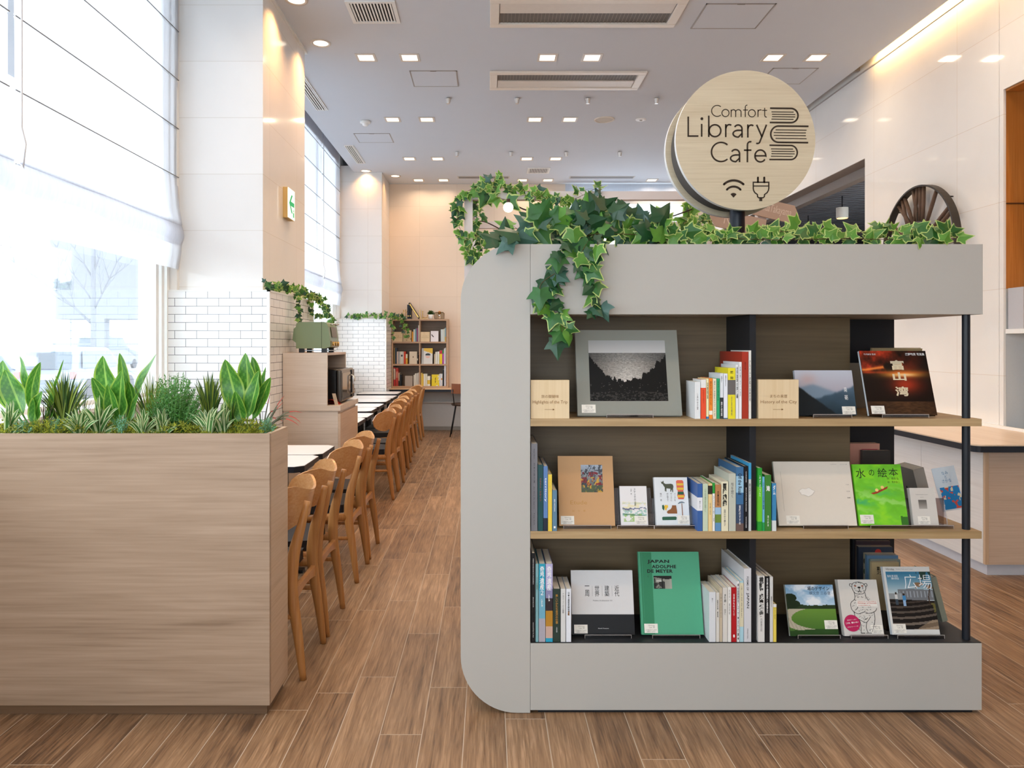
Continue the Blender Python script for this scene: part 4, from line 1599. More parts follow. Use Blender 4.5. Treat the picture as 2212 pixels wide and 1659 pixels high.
picture('cover_photo', r, 0.0, w_, 0.0, h, sunset, 110, 110)
cream = mat('ink_cream', '#d9c9a8', 0.5, noise_amt=0)
for ch, cz, s in (('富', 0.775, 0.155), ('山', 0.595, 0.13), ('湾', 0.365, 0.15)):
    lettering(r, ch, w_ * 0.54, h * cz, w=w_ * 0.20, h=h * s, m=cream, bold=0.03, y=-0.001, name='title')
lettering(r, '濱野敏男 写真集', w_ * 0.83, h * 0.945, w=w_ * 0.29, h=h * 0.042, m=M_inkw, bold=0.015, y=-0.001)
lettering(r, '竹内敏信 監修', w_ * 0.15, h * 0.945, w=w_ * 0.18, h=h * 0.026, m=M_inkw, y=-0.001)
sticker(r, w_ * 0.04, h * 0.02, 0.052, 0.032)

# ---------------- upper shelf, standing books
S = standing
GT = 'books standing between the grey photo book and the divider'
W_ = '#e6e7e6'
S(1501, 1513.2, 825, ZS1, W_, 'thick white boxed paperback, first of the books right of the seascape photo book', 'しあわせ食堂', 'g', 0.125, tpos=(0.30, 0.75), tw=0.28, group=GT)
S(1514.2, 1525.2, 820, ZS1, '#e9542f', 'red-orange paperback with white top on the top shelf', 'もの食う人びと', '#9a1f10', 0.115, bands=[(0.79, 1.0, cm('#e8e6e0'))], tpos=(0.26, 0.6), tw=0.3, group=GT)
S(1525.8, 1531.2, 818, ZS1, '#f0e6b0', 'thin cream and blue paperback beside the red-orange one', '深夜特急', 'k', 0.115, bands=[(0.0, 0.055, cm('#3a7fb8'))], tpos=(0.1, 0.5), tw=0.5, group=GT)
S(1531.8, 1539.4, 817, ZS1, '#f08a2c', 'orange paperback on the top shelf', '旅をする木のうた', '#7a3a08', 0.115, bands=[(0.10, 0.2, cm('#f3ead8'))], tpos=(0.07, 0.66), tw=0.45, group=GT)
S(1540, 1547.6, 818, ZS1, '#efe2c4', 'cream paperback between orange and green ones', '遠い太鼓とパスタ', 'g', 0.115, tpos=(0.05, 0.95), tw=0.4, group=GT)
S(1548.2, 1555, 818, ZS1, '#2fa870', 'green paperback on the top shelf', '行かずに死ねるか', '#0f4a2e', 0.115, tpos=(0.06, 0.55), tw=0.45, group=GT)
S(1555.6, 1562.6, 807, ZS1, '#dfe3e6', 'white book with dark lower half beside the green paperback', '街道をゆく', 'k', 0.145, bands=[(0.0, 0.47, cm('#34373a'))], tpos=(0.06, 0.2), tw=0.4, extra=[('旅と写真', (0.62, 0.94), 'w', 0.5, False, 0.012)], group=GT)
S(1563.4, 1572, 807, ZS1, '#e9ebf0', 'white paperback with blue edge beside the yellow book', '地球の歩きかた', 'g', 0.145, tpos=(0.04, 0.28), tw=0.35, bands=[(0.0, 0.02, cm('#2a6a94'))], group=GT)
S(1572.8, 1588.6, 795, ZS1, '#eadb2e', 'yellow book with a grey photo band across the spine', '夢の\n効用', 'k', 0.165, bands=[(0.475, 0.765, cm('#6c6664'))], tpos=(0.06, 0.22), tw=0.72, extra=[('まだ見ぬ場所', (0.56, 0.94), 'g', 0.18, False, 0.01)], group=GT)
S(1589.4, 1595.6, 788, ZS1, '#e8e8e8', 'white softcover with black title right of the yellow book', '台所珈琲の旅と暮', 'k', 0.18, tpos=(0.03, 0.62), tw=0.6, group=GT)
S(1596.2, 1602.4, 782, ZS1, '#edeceb', 'white softcover beside the thick red book', '世界の果てのビートルズ', 'g', 0.19, tpos=(0.08, 0.6), tw=0.45, group=GT)
S(1603, 1616.8, 760, ZS1, '#a83420', 'tall thick red hardcover on the top shelf', '旅の本', '#6e1d12', 0.27, tpos=(0.15, 0.27), tw=0.18, hard=True, group=GT)
S(1617.4, 1623, 757, ZS1, '#e6e2d8', 'tall white softcover against the black divider on the top shelf', 'アルバムと図鑑の絵本世界', 'g', 0.21, tpos=(0.15, 0.75), tw=0.6, group=GT)

# ---------------- middle shelf
GL = 'books at the left end of the middle shelf'
S(1147.2, 1161.2, 958, ZS2, '#77767a', 'tall grey book at the left end of the middle shelf', 'Garden　日本の庭の美　Jardins du Japon　Teiji Itoh', 'k', 0.26, rot=True, tpos=(0.06, 0.93), tw=0.22, bold=0.0, group=GL)
S(1162, 1173.4, 1004, ZS2, '#1f4a4c', 'dark green book with red lettering on the middle shelf', 'クラフト・デザイン', '#b0482e', 0.22, tpos=(0.20, 0.55), tw=0.3, hard=True, group=GL)
S(1174, 1183.4, 1007, ZS2, '#5d7fb0', 'blue book titled territory on the middle shelf', 'territory', 'w', 0.22, rot=True, tpos=(0.18, 0.55), tw=0.5, bands=[(0, 0.2, cm('#252a38'))], group=GL)
S(1184, 1192.6, 1025, ZS2, '#e8c84a', 'yellow book on the middle shelf', 'しぜんとあそぶ', '#c0a030', 0.20, tpos=(0.05, 0.3), tw=0.2, group=GL)
S(1193.2, 1203.4, 1059, ZS2, '#5f8096', 'short slate-blue book next to the tan photo album', 'BIRD WATCHING', 'w', 0.16, rot=True, tpos=(0.22, 0.52), tw=0.25, group=GL, extra=[('■', (0.88, 0.93), 'w', 0.4, False, 0.0)])

easel(1217, 1320, ZS2, YE - 0.012, 14, 0.16, 'clear acrylic stand under the tan photo album')
r, w_, h = facing(1208, 1329, 1136, 985, 14, YE, cm('#c69a6c', 0.6), 'tan photo album with small autumn photograph, middle shelf', t=0.014)


def autumn(U, V):
    n = vnoise(U, V, 8, 10, 31, 4)
    img = vgrad(V, '#4c4a3c', '#aab4c2')
    img = lay(img, (n < 0.45) * 0.8, '#3b3f44')
    img = lay(img, ((V < 0.55) & (vnoise(U, V, 9, 9, 41, 3) > 0.52)) * 0.9, '#d2a038')
    img = lay(img, ((V < 0.75) & (V > .25) & (vnoise(U, V, 10, 10, 43, 2) > 0.66)) * 0.9, '#7e2a30')
    img = lay(img, ((V < 0.25) & (vnoise(U, V, 14, 14, 47, 2) > 0.5)) * 0.8, '#4d5c3c')
    img = lay(img, (np.abs(V - 0.2 - 1.5 * U) < 0.02) * 0.9, '#2a2a2c')
    img = lay(img, (np.abs(V - 0.5 - 1.1 * U) < 0.012) * 0.9, '#2a2a2c')
    return img


picture('cover_photo', r, w_ * 0.415, w_ * 0.805, h * 0.475, h * 0.87, autumn, 50, 60)
gold = mat('ink_gold', '#b98a45', 0.4, noise_amt=0)
lettering(r, 'Etude', w_ * 0.36, h * 0.33, w=w_ * 0.30, h=h * 0.055, m=gold)
lettering(r, '彩　り　季', w_ * 0.36, h * 0.21, w=w_ * 0.24, h=h * 0.03, m=gold)
sticker(r, w_ * 0.03, h * 0.02, 0.052, 0.032)

easel(1333, 1413, ZS2, YE - 0.012, 14, 0.14, 'clear acrylic stand under the small white sketch book')
r, w_, h = facing(1342, 1400.5, 1136, 1050, 14, YE, cm('#e4e0de', 0.5), 'small white book with watercolour mountains on the middle shelf', t=0.016)


def sketch(U, V):
    img = base(U, '#e6e2df')
    n = vnoise(U, V, 7, 9, 51, 4)
    img = lay(img, ((V < 0.98) & (V > 0.55) & (n > 0.5)) * 0.45, '#e2d487')
    img = lay(img, ((V > 0.86) & (V < 0.94)) * 0.5 * n, '#9db5a0')
    rg = 0.62 + 0.13 * vnoise(U, V * 0, 9, 1, 52, 3)
    img = lay(img, ((V < rg) & (V > rg - 0.13 * n)) * 0.85, '#565f80')
    img = lay(img, ((V < rg - 0.10) & (V > 0.30) & (n > 0.45)) * 0.75, '#8fb7ae')
    img = lay(img, ((V < 0.42) & (V > 0.05) & (vnoise(U, V, 8, 6, 55, 3) > 0.45) & (U < 0.8)) * 0.7, '#8db35a')
    img = lay(img, ((V < 0.5) & (np.abs(V - 0.4 + 0.1 * U) < 0.03)) * 0.6, '#3f6a55')
    return img


picture('cover_art', r, w_ * 0.07, w_ * 0.96, h * 0.08, h * 0.62, sketch, 50, 46)
lettering(r, 'スケッチの山旅', w_ * 0.55, h * 0.72, w=w_ * 0.075, h=h * 0.44, m=M_inkb, vertical=True, y=-0.001)
lettering(r, '与倉　豊', w_ * 0.42, h * 0.86, w=w_ * 0.05, h=h * 0.15, m=M_inkg, vertical=True, y=-0.001)
sticker(r, w_ * 0.50, h * 0.04, 0.048, 0.032)

easel(1413, 1508, ZS2, YE - 0.012, 14, 0.10, 'clear acrylic stand under the white book with goat and boot')
r, w_, h = facing(1418, 1490.5, 1136, 1031, 14, YE, cm('#dcdfe0', 0.5), 'white book with a goat, backpack, boot and ice axe drawn on it', t=0.02)


def P2(b, pl, mi=0, y=-0.0010):
    b.add([(p[0] * w_, y, p[1] * h) for p in pl], [tuple(range(len(pl)))], mi)


b = MB()
goat = [(0.20, 0.92), (0.23, 0.90), (0.28, 0.93), (0.29, 0.88), (0.34, 0.86), (0.50, 0.865), (0.56, 0.85), (0.575, 0.80), (0.56, 0.77), (0.555, 0.70), (0.545, 0.685), (0.53, 0.70), (0.525, 0.75), (0.50, 0.72), (0.49, 0.70), (0.47, 0.70), (0.48, 0.76), (0.36, 0.77), (0.355, 0.70), (0.335, 0.70), (0.335, 0.76), (0.325, 0.71), (0.305, 0.71), (0.31, 0.79), (0.28, 0.82), (0.25, 0.86), (0.22, 0.865)]
P2(b, goat)
b.build('goat_drawing', mat('ink_goat', '#4f5242', 0.7), r, fix=False)
b = MB()
P2(b, [(0.66, 0.92), (0.70, 0.94), (0.85, 0.94), (0.88, 0.91), (0.88, 0.74), (0.86, 0.72), (0.90, 0.62), (0.86, 0.545), (0.70, 0.545), (0.67, 0.62), (0.70, 0.72), (0.67, 0.74)])
b.build('backpack_drawing', mat('ink_pack', '#d8674e', 0.7), r, fix=False)
for z in (0.83, 0.74, 0.58):
    b = MB()
    P2(b, [(0.68, z), (0.875, z), (0.875, z + 0.045), (0.68, z + 0.045)], y=-0.0014)
    b.build('pack_stripe', mat('ink_yellow', '#e3b840', 0.7), r, fix=False)
b = MB()
P2(b, [(0.26, 0.40), (0.30, 0.43), (0.34, 0.42), (0.37, 0.43), (0.38, 0.38), (0.34, 0.36), (0.32, 0.31), (0.28, 0.33)])
b.build('flower_drawing', mat('ink_yellow', '#e3b840', 0.7), r, fix=False)
b = MB()
P2(b, [(0.69, 0.64), (0.87, 0.64), (0.87, 0.70), (0.69, 0.70)], y=-0.0014)
b.build('pack_pocket', mat('ink_green', '#2f5d47', 0.7), r, fix=False)
b = MB()
P2(b, [(0.19, 0.115), (0.60, 0.12), (0.62, 0.17), (0.59, 0.19), (0.21, 0.185), (0.18, 0.17)])
b.build('mat_drawing', mat('ink_green', '#2f5d47', 0.7), r, fix=False)
b = MB()
P2(b, [(0.20, 0.42), (0.25, 0.43), (0.27, 0.38), (0.25, 0.31), (0.20, 0.35)])
b.build('leaf_drawing', mat('ink_green', '#2f5d47', 0.7), r, fix=False)
b = MB()
P2(b, [(0.50, 0.42), (0.62, 0.42), (0.64, 0.30), (0.64, 0.25), (0.36, 0.25), (0.33, 0.28), (0.36, 0.31), (0.45, 0.34), (0.49, 0.38)])
P2(b, [(0.785, 0.20), (0.81, 0.20), (0.805, 0.46), (0.785, 0.46)])
b.build('boot_drawing', mat('ink_boot', '#8b5a36', 0.7), r, fix=False)
b = MB()
P2(b, [(0.68, 0.46), (0.73, 0.49), (0.80, 0.50), (0.88, 0.48), (0.88, 0.465), (0.80, 0.47), (0.74, 0.46), (0.68, 0.445)])
b.build('axe_head_drawing', mat('ink_axe', '#67757f', 0.7), r, fix=False)
for k, (s, cx) in enumerate((('バッグを', 0.60), ('ザックに', 0.49), ('持ち替えて', 0.38), ('唯川　恵', 0.18))):
    lettering(r, s, w_ * cx, h * 0.59, w=w_ * 0.055, h=h * 0.17, m=M_inkg, vertical=True, y=-0.001)
sticker(r, w_ * 0.645, h * 0.04, 0.046, 0.032)

GR = 'books standing left of the divider on the middle shelf'
S(1506.6, 1517.6, 1045, ZS2, '#3c62a0', 'blue and white book, first in the run beside the goat book', '森のくらし', 'k', 0.15, bands=[(0.43, 0.71, cm('#e8e8ea'))], tpos=(0.36, 0.52), tw=0.25, group=GR)
S(1518.2, 1529.4, 1045, ZS2, '#c6d3b8', 'pale green paperback on the middle shelf', '山の音を聴く', '#97a688', 0.15, tpos=(0.1, 0.6), tw=0.35, group=GR)
S(1530, 1538.8, 1045, ZS2, '#ecd092', 'pale yellow paperback with black label on the middle shelf', '山小屋ごはん', 'g', 0.15, bands=[(0.78, 0.96, cm('#3a3126'))], tpos=(0.4, 0.65), tw=0.35, group=GR)
S(1539.4, 1544.4, 1043, ZS2, '#efeee8', 'thin white book with green head on the middle shelf', 'ひとりで歩く道', 'g', 0.165, bands=[(0.78, 1.0, cm('#2f9a3c'))], tpos=(0.27, 0.8), tw=0.45, group=GR)
S(1545.2, 1557.6, 1047, ZS2, '#b98254', 'brown book with blue and green landscape foot on the middle shelf', '日本百低山', 'k', 0.15, bands=[(0, 0.18, cm('#5f8fb8')), (0.18, 0.36, cm('#6f8a3e')), (0.36, 0.51, cm('#9fc0dc'))], tpos=(0.14, 0.45), tw=0.4, group=GR)
S(1558.4, 1573.2, 1040, ZS2, '#e6dfc0', 'cream adventure handbook with large black title on the middle shelf', '冒険図鑑', 'k', 0.16, tpos=(0.04, 0.50), tw=0.66, bold=0.03, extra=[('自然の中で暮らす', (0.56, 0.9), 'g', 0.3, False, 0.01)], group=GR)
S(1574.4, 1589.6, 1023, ZS2, '#c2c4b4', 'thick pale grey-green hardcover on the middle shelf', '薪を焚く', 'g', 0.185, tpos=(0.16, 0.42), tw=0.4, hard=True, group=GR)
S(1590.4, 1606.4, 1009, ZS2, '#3f6d96', 'blue and white travel book titled Off the Road', 'Off the Road', 'k', 0.22, rot=True, bands=[(0, 0.12, cm('#6b5750')), (0.12, 0.42, cm('#3b4c66')), (0.60, 0.86, cm('#9cc4da'))], tpos=(0.10, 0.43), tw=0.5, hard=True, group=GR, extra=[('冒険のすすめ', (0.6, 0.9), 'w', 0.25, False, 0.01)])
S(1607, 1616.6, 1007, ZS2, '#17171a', 'black hardcover with small white lettering on the middle shelf', 'CHASING　　MOUNTAIN RANGES　　VOYAGES', 'w', 0.23, rot=True, tpos=(0.08, 0.95), tw=0.2, hard=True, group=GR)
S(1617.2, 1623, 1000, ZS2, '#c8cccb', 'thin grey book with blue head against the divider, middle shelf', '登山ボディ', 'k', 0.21, bands=[(0.76, 1.0, cm('#3f9ac8'))], tpos=(0.30, 0.52), tw=0.55, group=GR)
GM = 'green and blue books right of the divider on the middle shelf'
S(1637.4, 1646.4, 1011, ZS2, '#2c9a34', 'bright green picture book right of the divider', 'みずのうた', 'w', 0.22, tpos=(0.12, 0.45), tw=0.35, bands=[(0.15, 0.7, cm('#6cc832'))], group=GM)
S(1647, 1651.8, 1030, ZS2, '#6fb8d8', 'thin light blue book right of the divider', '川の名前図鑑', 'k', 0.2, tpos=(0.1, 0.6), tw=0.5, bands=[(0.0, 0.16, cm('#2c9a50'))], group=GM)
S(1652.4, 1666, 1026, ZS2, '#3f7f34', 'green book with one large white character on the spine', '滝', 'w', 0.2, tpos=(0.19, 0.29), tw=0.62, bold=0.03, group=GM, extra=[('滝の絵本', (0.72, 0.92), 'w', 0.22, False, 0.01)])
S(1668, 1677, 1044, ZS2, '#3f86b4', 'short blue book about dams beside the cloud book', 'ダム', 'w', 0.16, tpos=(0.04, 0.24), tw=0.6, bold=0.02, bands=[(0.0, 0.22, cm('#d8dcd8'))], group=GM)

easel(1735, 1832, ZS2, YE - 0.012, 15, 0.14, 'clear acrylic stand under the wide white cloud book')
r, w_, h = facing(1683, 1852, 1135.5, 997, 15, YE, cm('#ddd2c2', 0.6), 'wide cream picture book with a cut-out cloud on the cover', t=0.012, sheen=0.6)
cl = MB()
cpts = [(0.40 + 0.095 * math.cos(R(a)) * (1 + 0.12 * math.sin(R(a * 5))), 0.52 + 0.06 * math.sin(R(a)) * (1 + 0.18 * math.cos(R(a * 5 + 40)))) for a in range(0, 360, 8)]
cl.prism([(p[0] * w_, p[1] * h) for p in cpts], -0.0012, 0.0, mi=0)
cl.build('cloud_cutout', mat('cloud_white', '#e9e2d8', 0.6), r)
cl = MB()
stroke(cl, [(p[0] * w_, p[1] * h) for p in cpts], 0.0007, -0.0016, -0.001, closed=True)
cl.box(w_ * 0.085, w_ * 0.087, -0.0006, 0, h * 0.22, h * 0.84)
cl.build('outline', mat('emboss_line', '#a99d8e', 0.7, noise_amt=0), r)
lettering(r, 'くものかたち　　　かこさとし展', w_ * 0.85, h * 0.955, w=w_ * 0.22, h=h * 0.012, m=M_inkg, y=-0.0008)
for z, s in ((0.635, 'くもの'), (0.53, '空と雲'), (0.43, '雲図鑑')):
    lettering(r, s, w_ * 0.935, h * z, w=w_ * 0.04, h=h * 0.016, m=M_inkb, y=-0.0008)
sticker(r, w_ * 0.10, h * 0.025, 0.052, 0.032)

easel(1880, 2060, ZS2, YE - 0.012, 15, 0.10, 'long clear acrylic stand under the green book and the small white book')
r, w_, h = facing(1857, 1963.5, 1135.5, 1003, 15, YE, cm('#6cc82c', 0.35), 'bright green picture book with a small red boat on the cover', t=0.012)


def water(U, V):
    n = vnoise(U, V, 4, 7, 61, 4)
    img = base(U, '#74c832') * (0.85 + 0.3 * n[..., None])
    img = lay(img, np.clip((n - 0.5) * 3, 0, 1) * 0.5, '#a6d21f')
    s = np.sin((V * 26 + U * 6 + n * 7))
    wk = np.exp(-((V - 0.38 - 0.25 * U) / 0.14) ** 2) * np.clip(1.1 - U, 0, 1)
    img = lay(img, np.clip(s, 0, 1) * wk * 0.8, '#3aa47a')
    img = lay(img, np.clip(-s - 0.3, 0, 1) * np.exp(-((V - 0.42) / 0.2) ** 2) * 0.7, '#b9e29a')
    img = lay(img, ((V < 0.12 + 0.05 * n) & (U > 0.85)) * 0.8, '#2c5a2a')
    return np.clip(img, 0, 1)


picture('cover_art', r, 0, w_, 0, h, water, 70, 84)
for ch, cx, sz_, dz in (('水', 0.15, 0.16, -0.01), ('の', 0.38, 0.10, 0), ('絵', 0.60, 0.15, 0), ('本', 0.83, 0.13, 0.01)):
    lettering(r, ch, w_ * cx, h * (0.86 + dz), w=w_ * (0.19 if ch != 'の' else 0.11), h=h * sz_, m=M_inkb, y=-0.001, name='title')
lettering(r, '作：長田 弘', w_ * 0.80, h * 0.765, w=w_ * 0.24, h=h * 0.038, m=M_inkb, y=-0.001)
lettering(r, '絵：荒井良二', w_ * 0.81, h * 0.705, w=w_ * 0.25, h=h * 0.038, m=M_inkb, y=-0.001)
b = MB()
P2(b, [(0.31, 0.525), (0.36, 0.505), (0.44, 0.52), (0.66, 0.60), (0.68, 0.64), (0.60, 0.61), (0.40, 0.545)])
b.build('boat_drawing', mat('ink_boat', '#9c3b22', 0.6), r, fix=False)
b = MB()
for cx, cz in ((0.44, 0.575), (0.56, 0.62)):
    b.add([(w_ * (cx + 0.035 * math.cos(a * math.pi / 6)), -0.0014, h * (cz + 0.026 * math.sin(a * math.pi / 6))) for a in range(12)], [tuple(range(12))])
b.build('hat_drawing', mat('ink_hat', '#e8c878', 0.6), r, fix=False)
sticker(r, w_ * 0.03, h * 0.03, 0.052, 0.034)

r, w_, h = facing(1974.5, 2028.5, 1135, 1054, 13, YE + 0.004, cm('#cfc9c0', 0.6), 'small grey-white book with a dark square on the cover', t=0.02)
picture('square_motif', r, w_ * 0.29, w_ * 0.62, h * 0.44, h * 0.68, lambda U, V: vgrad(V + 0 * U, '#a8a29a', '#5c5752'), 4, 16)
lettering(r, 'TAKAHASHI ISAO', w_ * 0.45, h * 0.82, w=w_ * 0.5, h=h * 0.018, m=M_inkg, y=-0.0008)
lettering(r, 'Works', w_ * 0.45, h * 0.75, w=w_ * 0.14, h=h * 0.018, m=M_inkg, y=-0.0008)
sticker(r, w_ * 0.18, h * 0.03, 0.047, 0.030)

# ---------------- lower shelf
GB = 'books at the left end of the bottom shelf'
S(1147.6, 1156.4, 1195, ZS3, '#141416', 'tall black book at the left end of the bottom shelf', 'HERMANSHARTS MODERN　　　　　　BRANCUSI　　　　　　　ARCHITECTURE', 'w', 0.26, rot=True, tpos=(0.06, 0.95), tw=0.2, bold=0.0, group=GB)
S(1157, 1163.4, 1218, ZS3, '#7ba7ab', 'thin grey-teal book on the bottom shelf', 'パリの庭園', '#5c6c40', 0.22, tpos=(0.17, 0.33), tw=0.5, group=GB)
S(1164.2, 1178, 1218, ZS3, '#6fa8bc', 'turquoise book with white characters and a 2 on the bottom shelf', '奇界遺産２', 'w', 0.21, tpos=(0.03, 0.40), tw=0.72, bands=[(0, 0.3, cm('#a9a4ac')), (0.66, 1.0, cm('#2f9cb4'))], extra=[('佐藤健寿', (0.45, 0.55), 'w', 0.25, False, 0.02)], group=GB)
S(1179, 1194, 1218, ZS3, '#8c86a8', 'lavender book with coloured photo foot on the bottom shelf', '奇界遺産', 'w', 0.21, tpos=(0.03, 0.34), tw=0.68, bands=[(0, 0.05, cm('#2a9cba')), (0.05, 0.20, cm('#c8a898')), (0.20, 0.40, cm('#b5822e')), (0.40, 0.56, cm('#33292e')), (0.68, 1.0, cm('#b4aed0'))], extra=[('佐藤健寿', (0.39, 0.48), 'w', 0.25, False, 0.02)], group=GB)
S(1195, 1210.6, 1272, ZS3, '#2a3a32', 'dark green book with gold characters on the bottom shelf', '美しいかたち宮沢の仕事', '#c08a3a', 0.155, tpos=(0.10, 0.66), tw=0.36, group=GB, extra=[('工芸出版', (0.72, 0.82), 'w', 0.25, False, 0.0)])
S(1211.4, 1222, 1272, ZS3, '#d6d5d0', 'plain white paperback between the dark green and orange-accented ones, bottom shelf', 'アルヴァ・アールトの建築', 'g', 0.15, tpos=(0.08, 0.46), tw=0.4, group=GB)
S(1223, 1234, 1272, ZS3, '#e4e6ea', 'white paperback with orange accent beside the black-and-white book', '日本の建築家解剖図鑑', 'k', 0.15, tpos=(0.06, 0.50), tw=0.4, group=GB, extra=[('図鑑', (0.43, 0.50), '#d8902a', 0.42, False, 0.02)])

easel(1263, 1364, ZS3, YE - 0.012, 14, 0.12, 'clear acrylic stand under the black and white architecture book')
r, w_, h = facing(1236.5, 1371.5, 1371, 1232, 13, YE, cm('#d5d3d1', 0.55), 'square book with white upper and black lower cover, bottom shelf', t=0.02)
MB().box(0, w_, -0.0004, 0.0, 0, h * 0.312).build('black_band', mat('cover_black', '#121214', 0.5), r)
for x, s in ((0.255, '一周'), (0.415, '世界'), (0.575, '建築'), (0.735, '近代')):
    lettering(r, s, w_ * x, h * 0.675, w=w_ * 0.075, h=h * 0.17, m=M_inkb, vertical=True, y=-0.0008)
b = MB()
for x in (0.337, 0.497, 0.657):
    b.box(w_ * x, w_ * x + 0.0005, -0.0006, 0, h * 0.595, h * 0.755)
b.build('rule_lines', M_inkg, r)
lettering(r, 'Modern Architecture 101', w_ * 0.50, h * 0.527, w=w_ * 0.31, h=h * 0.022, m=M_inkg, y=-0.0008)
lettering(r, 'Hiroshi Yoneyama', w_ * 0.5, h * 0.095, w=w_ * 0.17, h=h * 0.018, m=M_inkw, y=-0.001)
sticker(r, w_ * 0.03, h * 0.02, 0.052, 0.032)

easel(1409, 1512, ZS3, YE - 0.012, 14, 0.16, 'clear acrylic stand under the green book titled JAPAN')
k = YE / 1600
r, w_, h = facing(1386.5, 1520.5, 1371, 1192, 14, YE, cm('#4fa27c', 0.45), 'large green cloth book with black capitals JAPAN on the bottom shelf', t=0.02)
b = MB()
b.box(w_ * 0.03, w_ * 0.215, -0.0005, 0, 0.002, h - 0.002)
b.build('spine_cloth', cm('#2e7e57', 0.5), r)
b = MB().box(w_ * 0.012, w_ * 0.018, -0.0006, 0, 0, h).box(w_ * 0.055, w_ * 0.062, -0.0008, 0, 0, h)
b.build('hinge_groove', cm('#3b8a65'), r)
lettering(r, 'JAPAN', w_ * 0.325, h * 0.877, w=w_ * 0.36, h=h * 0.05, m=M_inkb, bold=0.035, spacing=1.1, y=-0.001, name='title')
lettering(r, 'ADOLPHE', w_ * 0.415, h * 0.818, w=w_ * 0.40, h=h * 0.042, m=M_inkb, bold=0.035, spacing=1.1, y=-0.001, name='title')
lettering(r, 'DE MEYER', w_ * 0.345, h * 0.763, w=w_ * 0.42, h=h * 0.042, m=M_inkb, bold=0.035, spacing=1.1, y=-0.001, name='title')
lettering(r, 'Y.', w_ * 0.147, h * 0.695, w=w_ * 0.02, h=h * 0.024, m=M_inkb, y=-0.001)


def veranda(U, V):
    img = vgrad(U, '#7d7b70', '#a9a698')
    img = lay(img, (V > 0.72 + 0.25 * np.abs(U - 0.75)) * 1.0, '#23211e')
    img = lay(img, ((U < 0.62) & (V < 0.58 - 0.3 * np.abs(U - 0.5)) & (vnoise(U, V, 8, 8, 5, 3) > 0.35)) * 0.9, '#2e2b28')
    img = lay(img, (np.abs(U - 0.46) < 0.03) * (V < 0.8), '#1b1917')
    img = lay(img, (np.abs(U - 0.06) < 0.03) * (V < 0.8), '#1b1917')
    img = lay(img, ((np.abs(U - 0.3) < 0.14) & (np.abs(V - 0.62) < 0.07)) * 0.8, '#c9c6ba')
    return img


picture('cover_photo', r, w_ * 0.235, w_ * 0.53, h * 0.548, h * 0.705, veranda, 34, 26)
sticker(r, w_ * 0.045, h * 0.02, 0.052, 0.034)

GC = 'books standing left of the divider on the bottom shelf'
S(1532, 1546, 1279, ZS3, '#d9dbdd', 'thick white boxed book with a thumb notch on the bottom shelf', '暮らし', 'g', 0.135, tpos=(0.12, 0.2), tw=0.2, group=GC)
S(1546.8, 1554, 1280, ZS3, '#d9d4ca', 'off-white paperback with grey title beside the boxed book', '民藝の日本　柳宗悦', 'k', 0.135, tpos=(0.15, 0.5), tw=0.4, group=GC)
S(1554.6, 1560.6, 1270, ZS3, '#c7b79c', 'tan paperback on the bottom shelf', '日本その日その日', 'g', 0.155, tpos=(0.1, 0.55), tw=0.45, group=GC)
S(1561.2, 1571.6, 1269, ZS3, '#d8d3ca', 'cream paperback with large grey title between tan and white ones, bottom shelf', 'また旅。', 'k', 0.155, tpos=(0.12, 0.32), tw=0.5, group=GC, extra=[('岡本仁', (0.40, 0.50), 'k', 0.32, False, 0.0)])
S(1572.2, 1579.6, 1268, ZS3, '#e6e2da', 'white paperback left of the red one on the bottom shelf', 'ののはし　旅の手帖', 'g', 0.155, tpos=(0.05, 0.5), tw=0.35, group=GC)
S(1580.2, 1591, 1269, ZS3, '#b01c24', 'red paperback with white lettering on the bottom shelf', '日本のものづくり', 'w', 0.155, tpos=(0.12, 0.52), tw=0.35, group=GC, extra=[('●', (0.86, 0.92), 'w', 0.35, False, 0.0)])
S(1591.8, 1597.6, 1256, ZS3, '#e4e2e0', 'white book with red crosses and black title on the bottom shelf', '✚全国旅をしてで✚まちの本✚', 'k', 0.18, tpos=(0.03, 0.97), tw=0.6, group=GC)
S(1598.2, 1606.4, 1255, ZS3, '#a9cfd8', 'pale blue book with cream panel on the bottom shelf', 'みんなのまち', 'g', 0.18, tpos=(0.08, 0.6), tw=0.3, bands=[(0.25, 0.97, cm('#d8cfae'))], group=GC)
S(1607.2, 1623, 1228, ZS3, '#d3d2d4', 'tall thick white hardcover titled FORMS OF JAPAN', 'JAPAN', 'k', 0.275, rot=True, tpos=(0.33, 0.54), tw=0.42, hard=True, group=GC, extra=[('FORMS OF', (0.11, 0.30), 'k', 0.26, True, 0.01), ('PRESTEL', (0.82, 0.96), 'k', 0.14, True, 0.0)])
GD = 'books right of the divider on the bottom shelf'
S(1637.6, 1651.8, 1244, ZS3, '#dddad4', 'white book with large black title 検証平成建築史', '検証平成建築史', 'k', 0.19, tpos=(0.01, 0.62), tw=0.72, bold=0.04, group=GD, extra=[('内藤廣日経', (0.64, 0.84), 'g', 0.3, False, 0.0)])
S(1652.8, 1662.4, 1245, ZS3, '#1b1b1d', 'black architecture book with white lettering on the bottom shelf', '日本の建築家と風景史', 'w', 0.19, tpos=(0.03, 0.56), tw=0.42, group=GD)
S(1663, 1670, 1246, ZS3, '#d3d1cc', 'light grey book between black and yellow spines on the bottom shelf', '建築のかたち', 'g', 0.21, tpos=(0.3, 0.46), tw=0.4, group=GD)
S(1670.6, 1677.4, 1305, ZS3, '#e8cf5a', 'short yellow paperback at the end of the bottom shelf row', 'いえとまち', 'k', 0.13, tpos=(0.08, 0.4), tw=0.3, bands=[(0.92, 1.0, cm('#e8e6e0'))], group=GD)

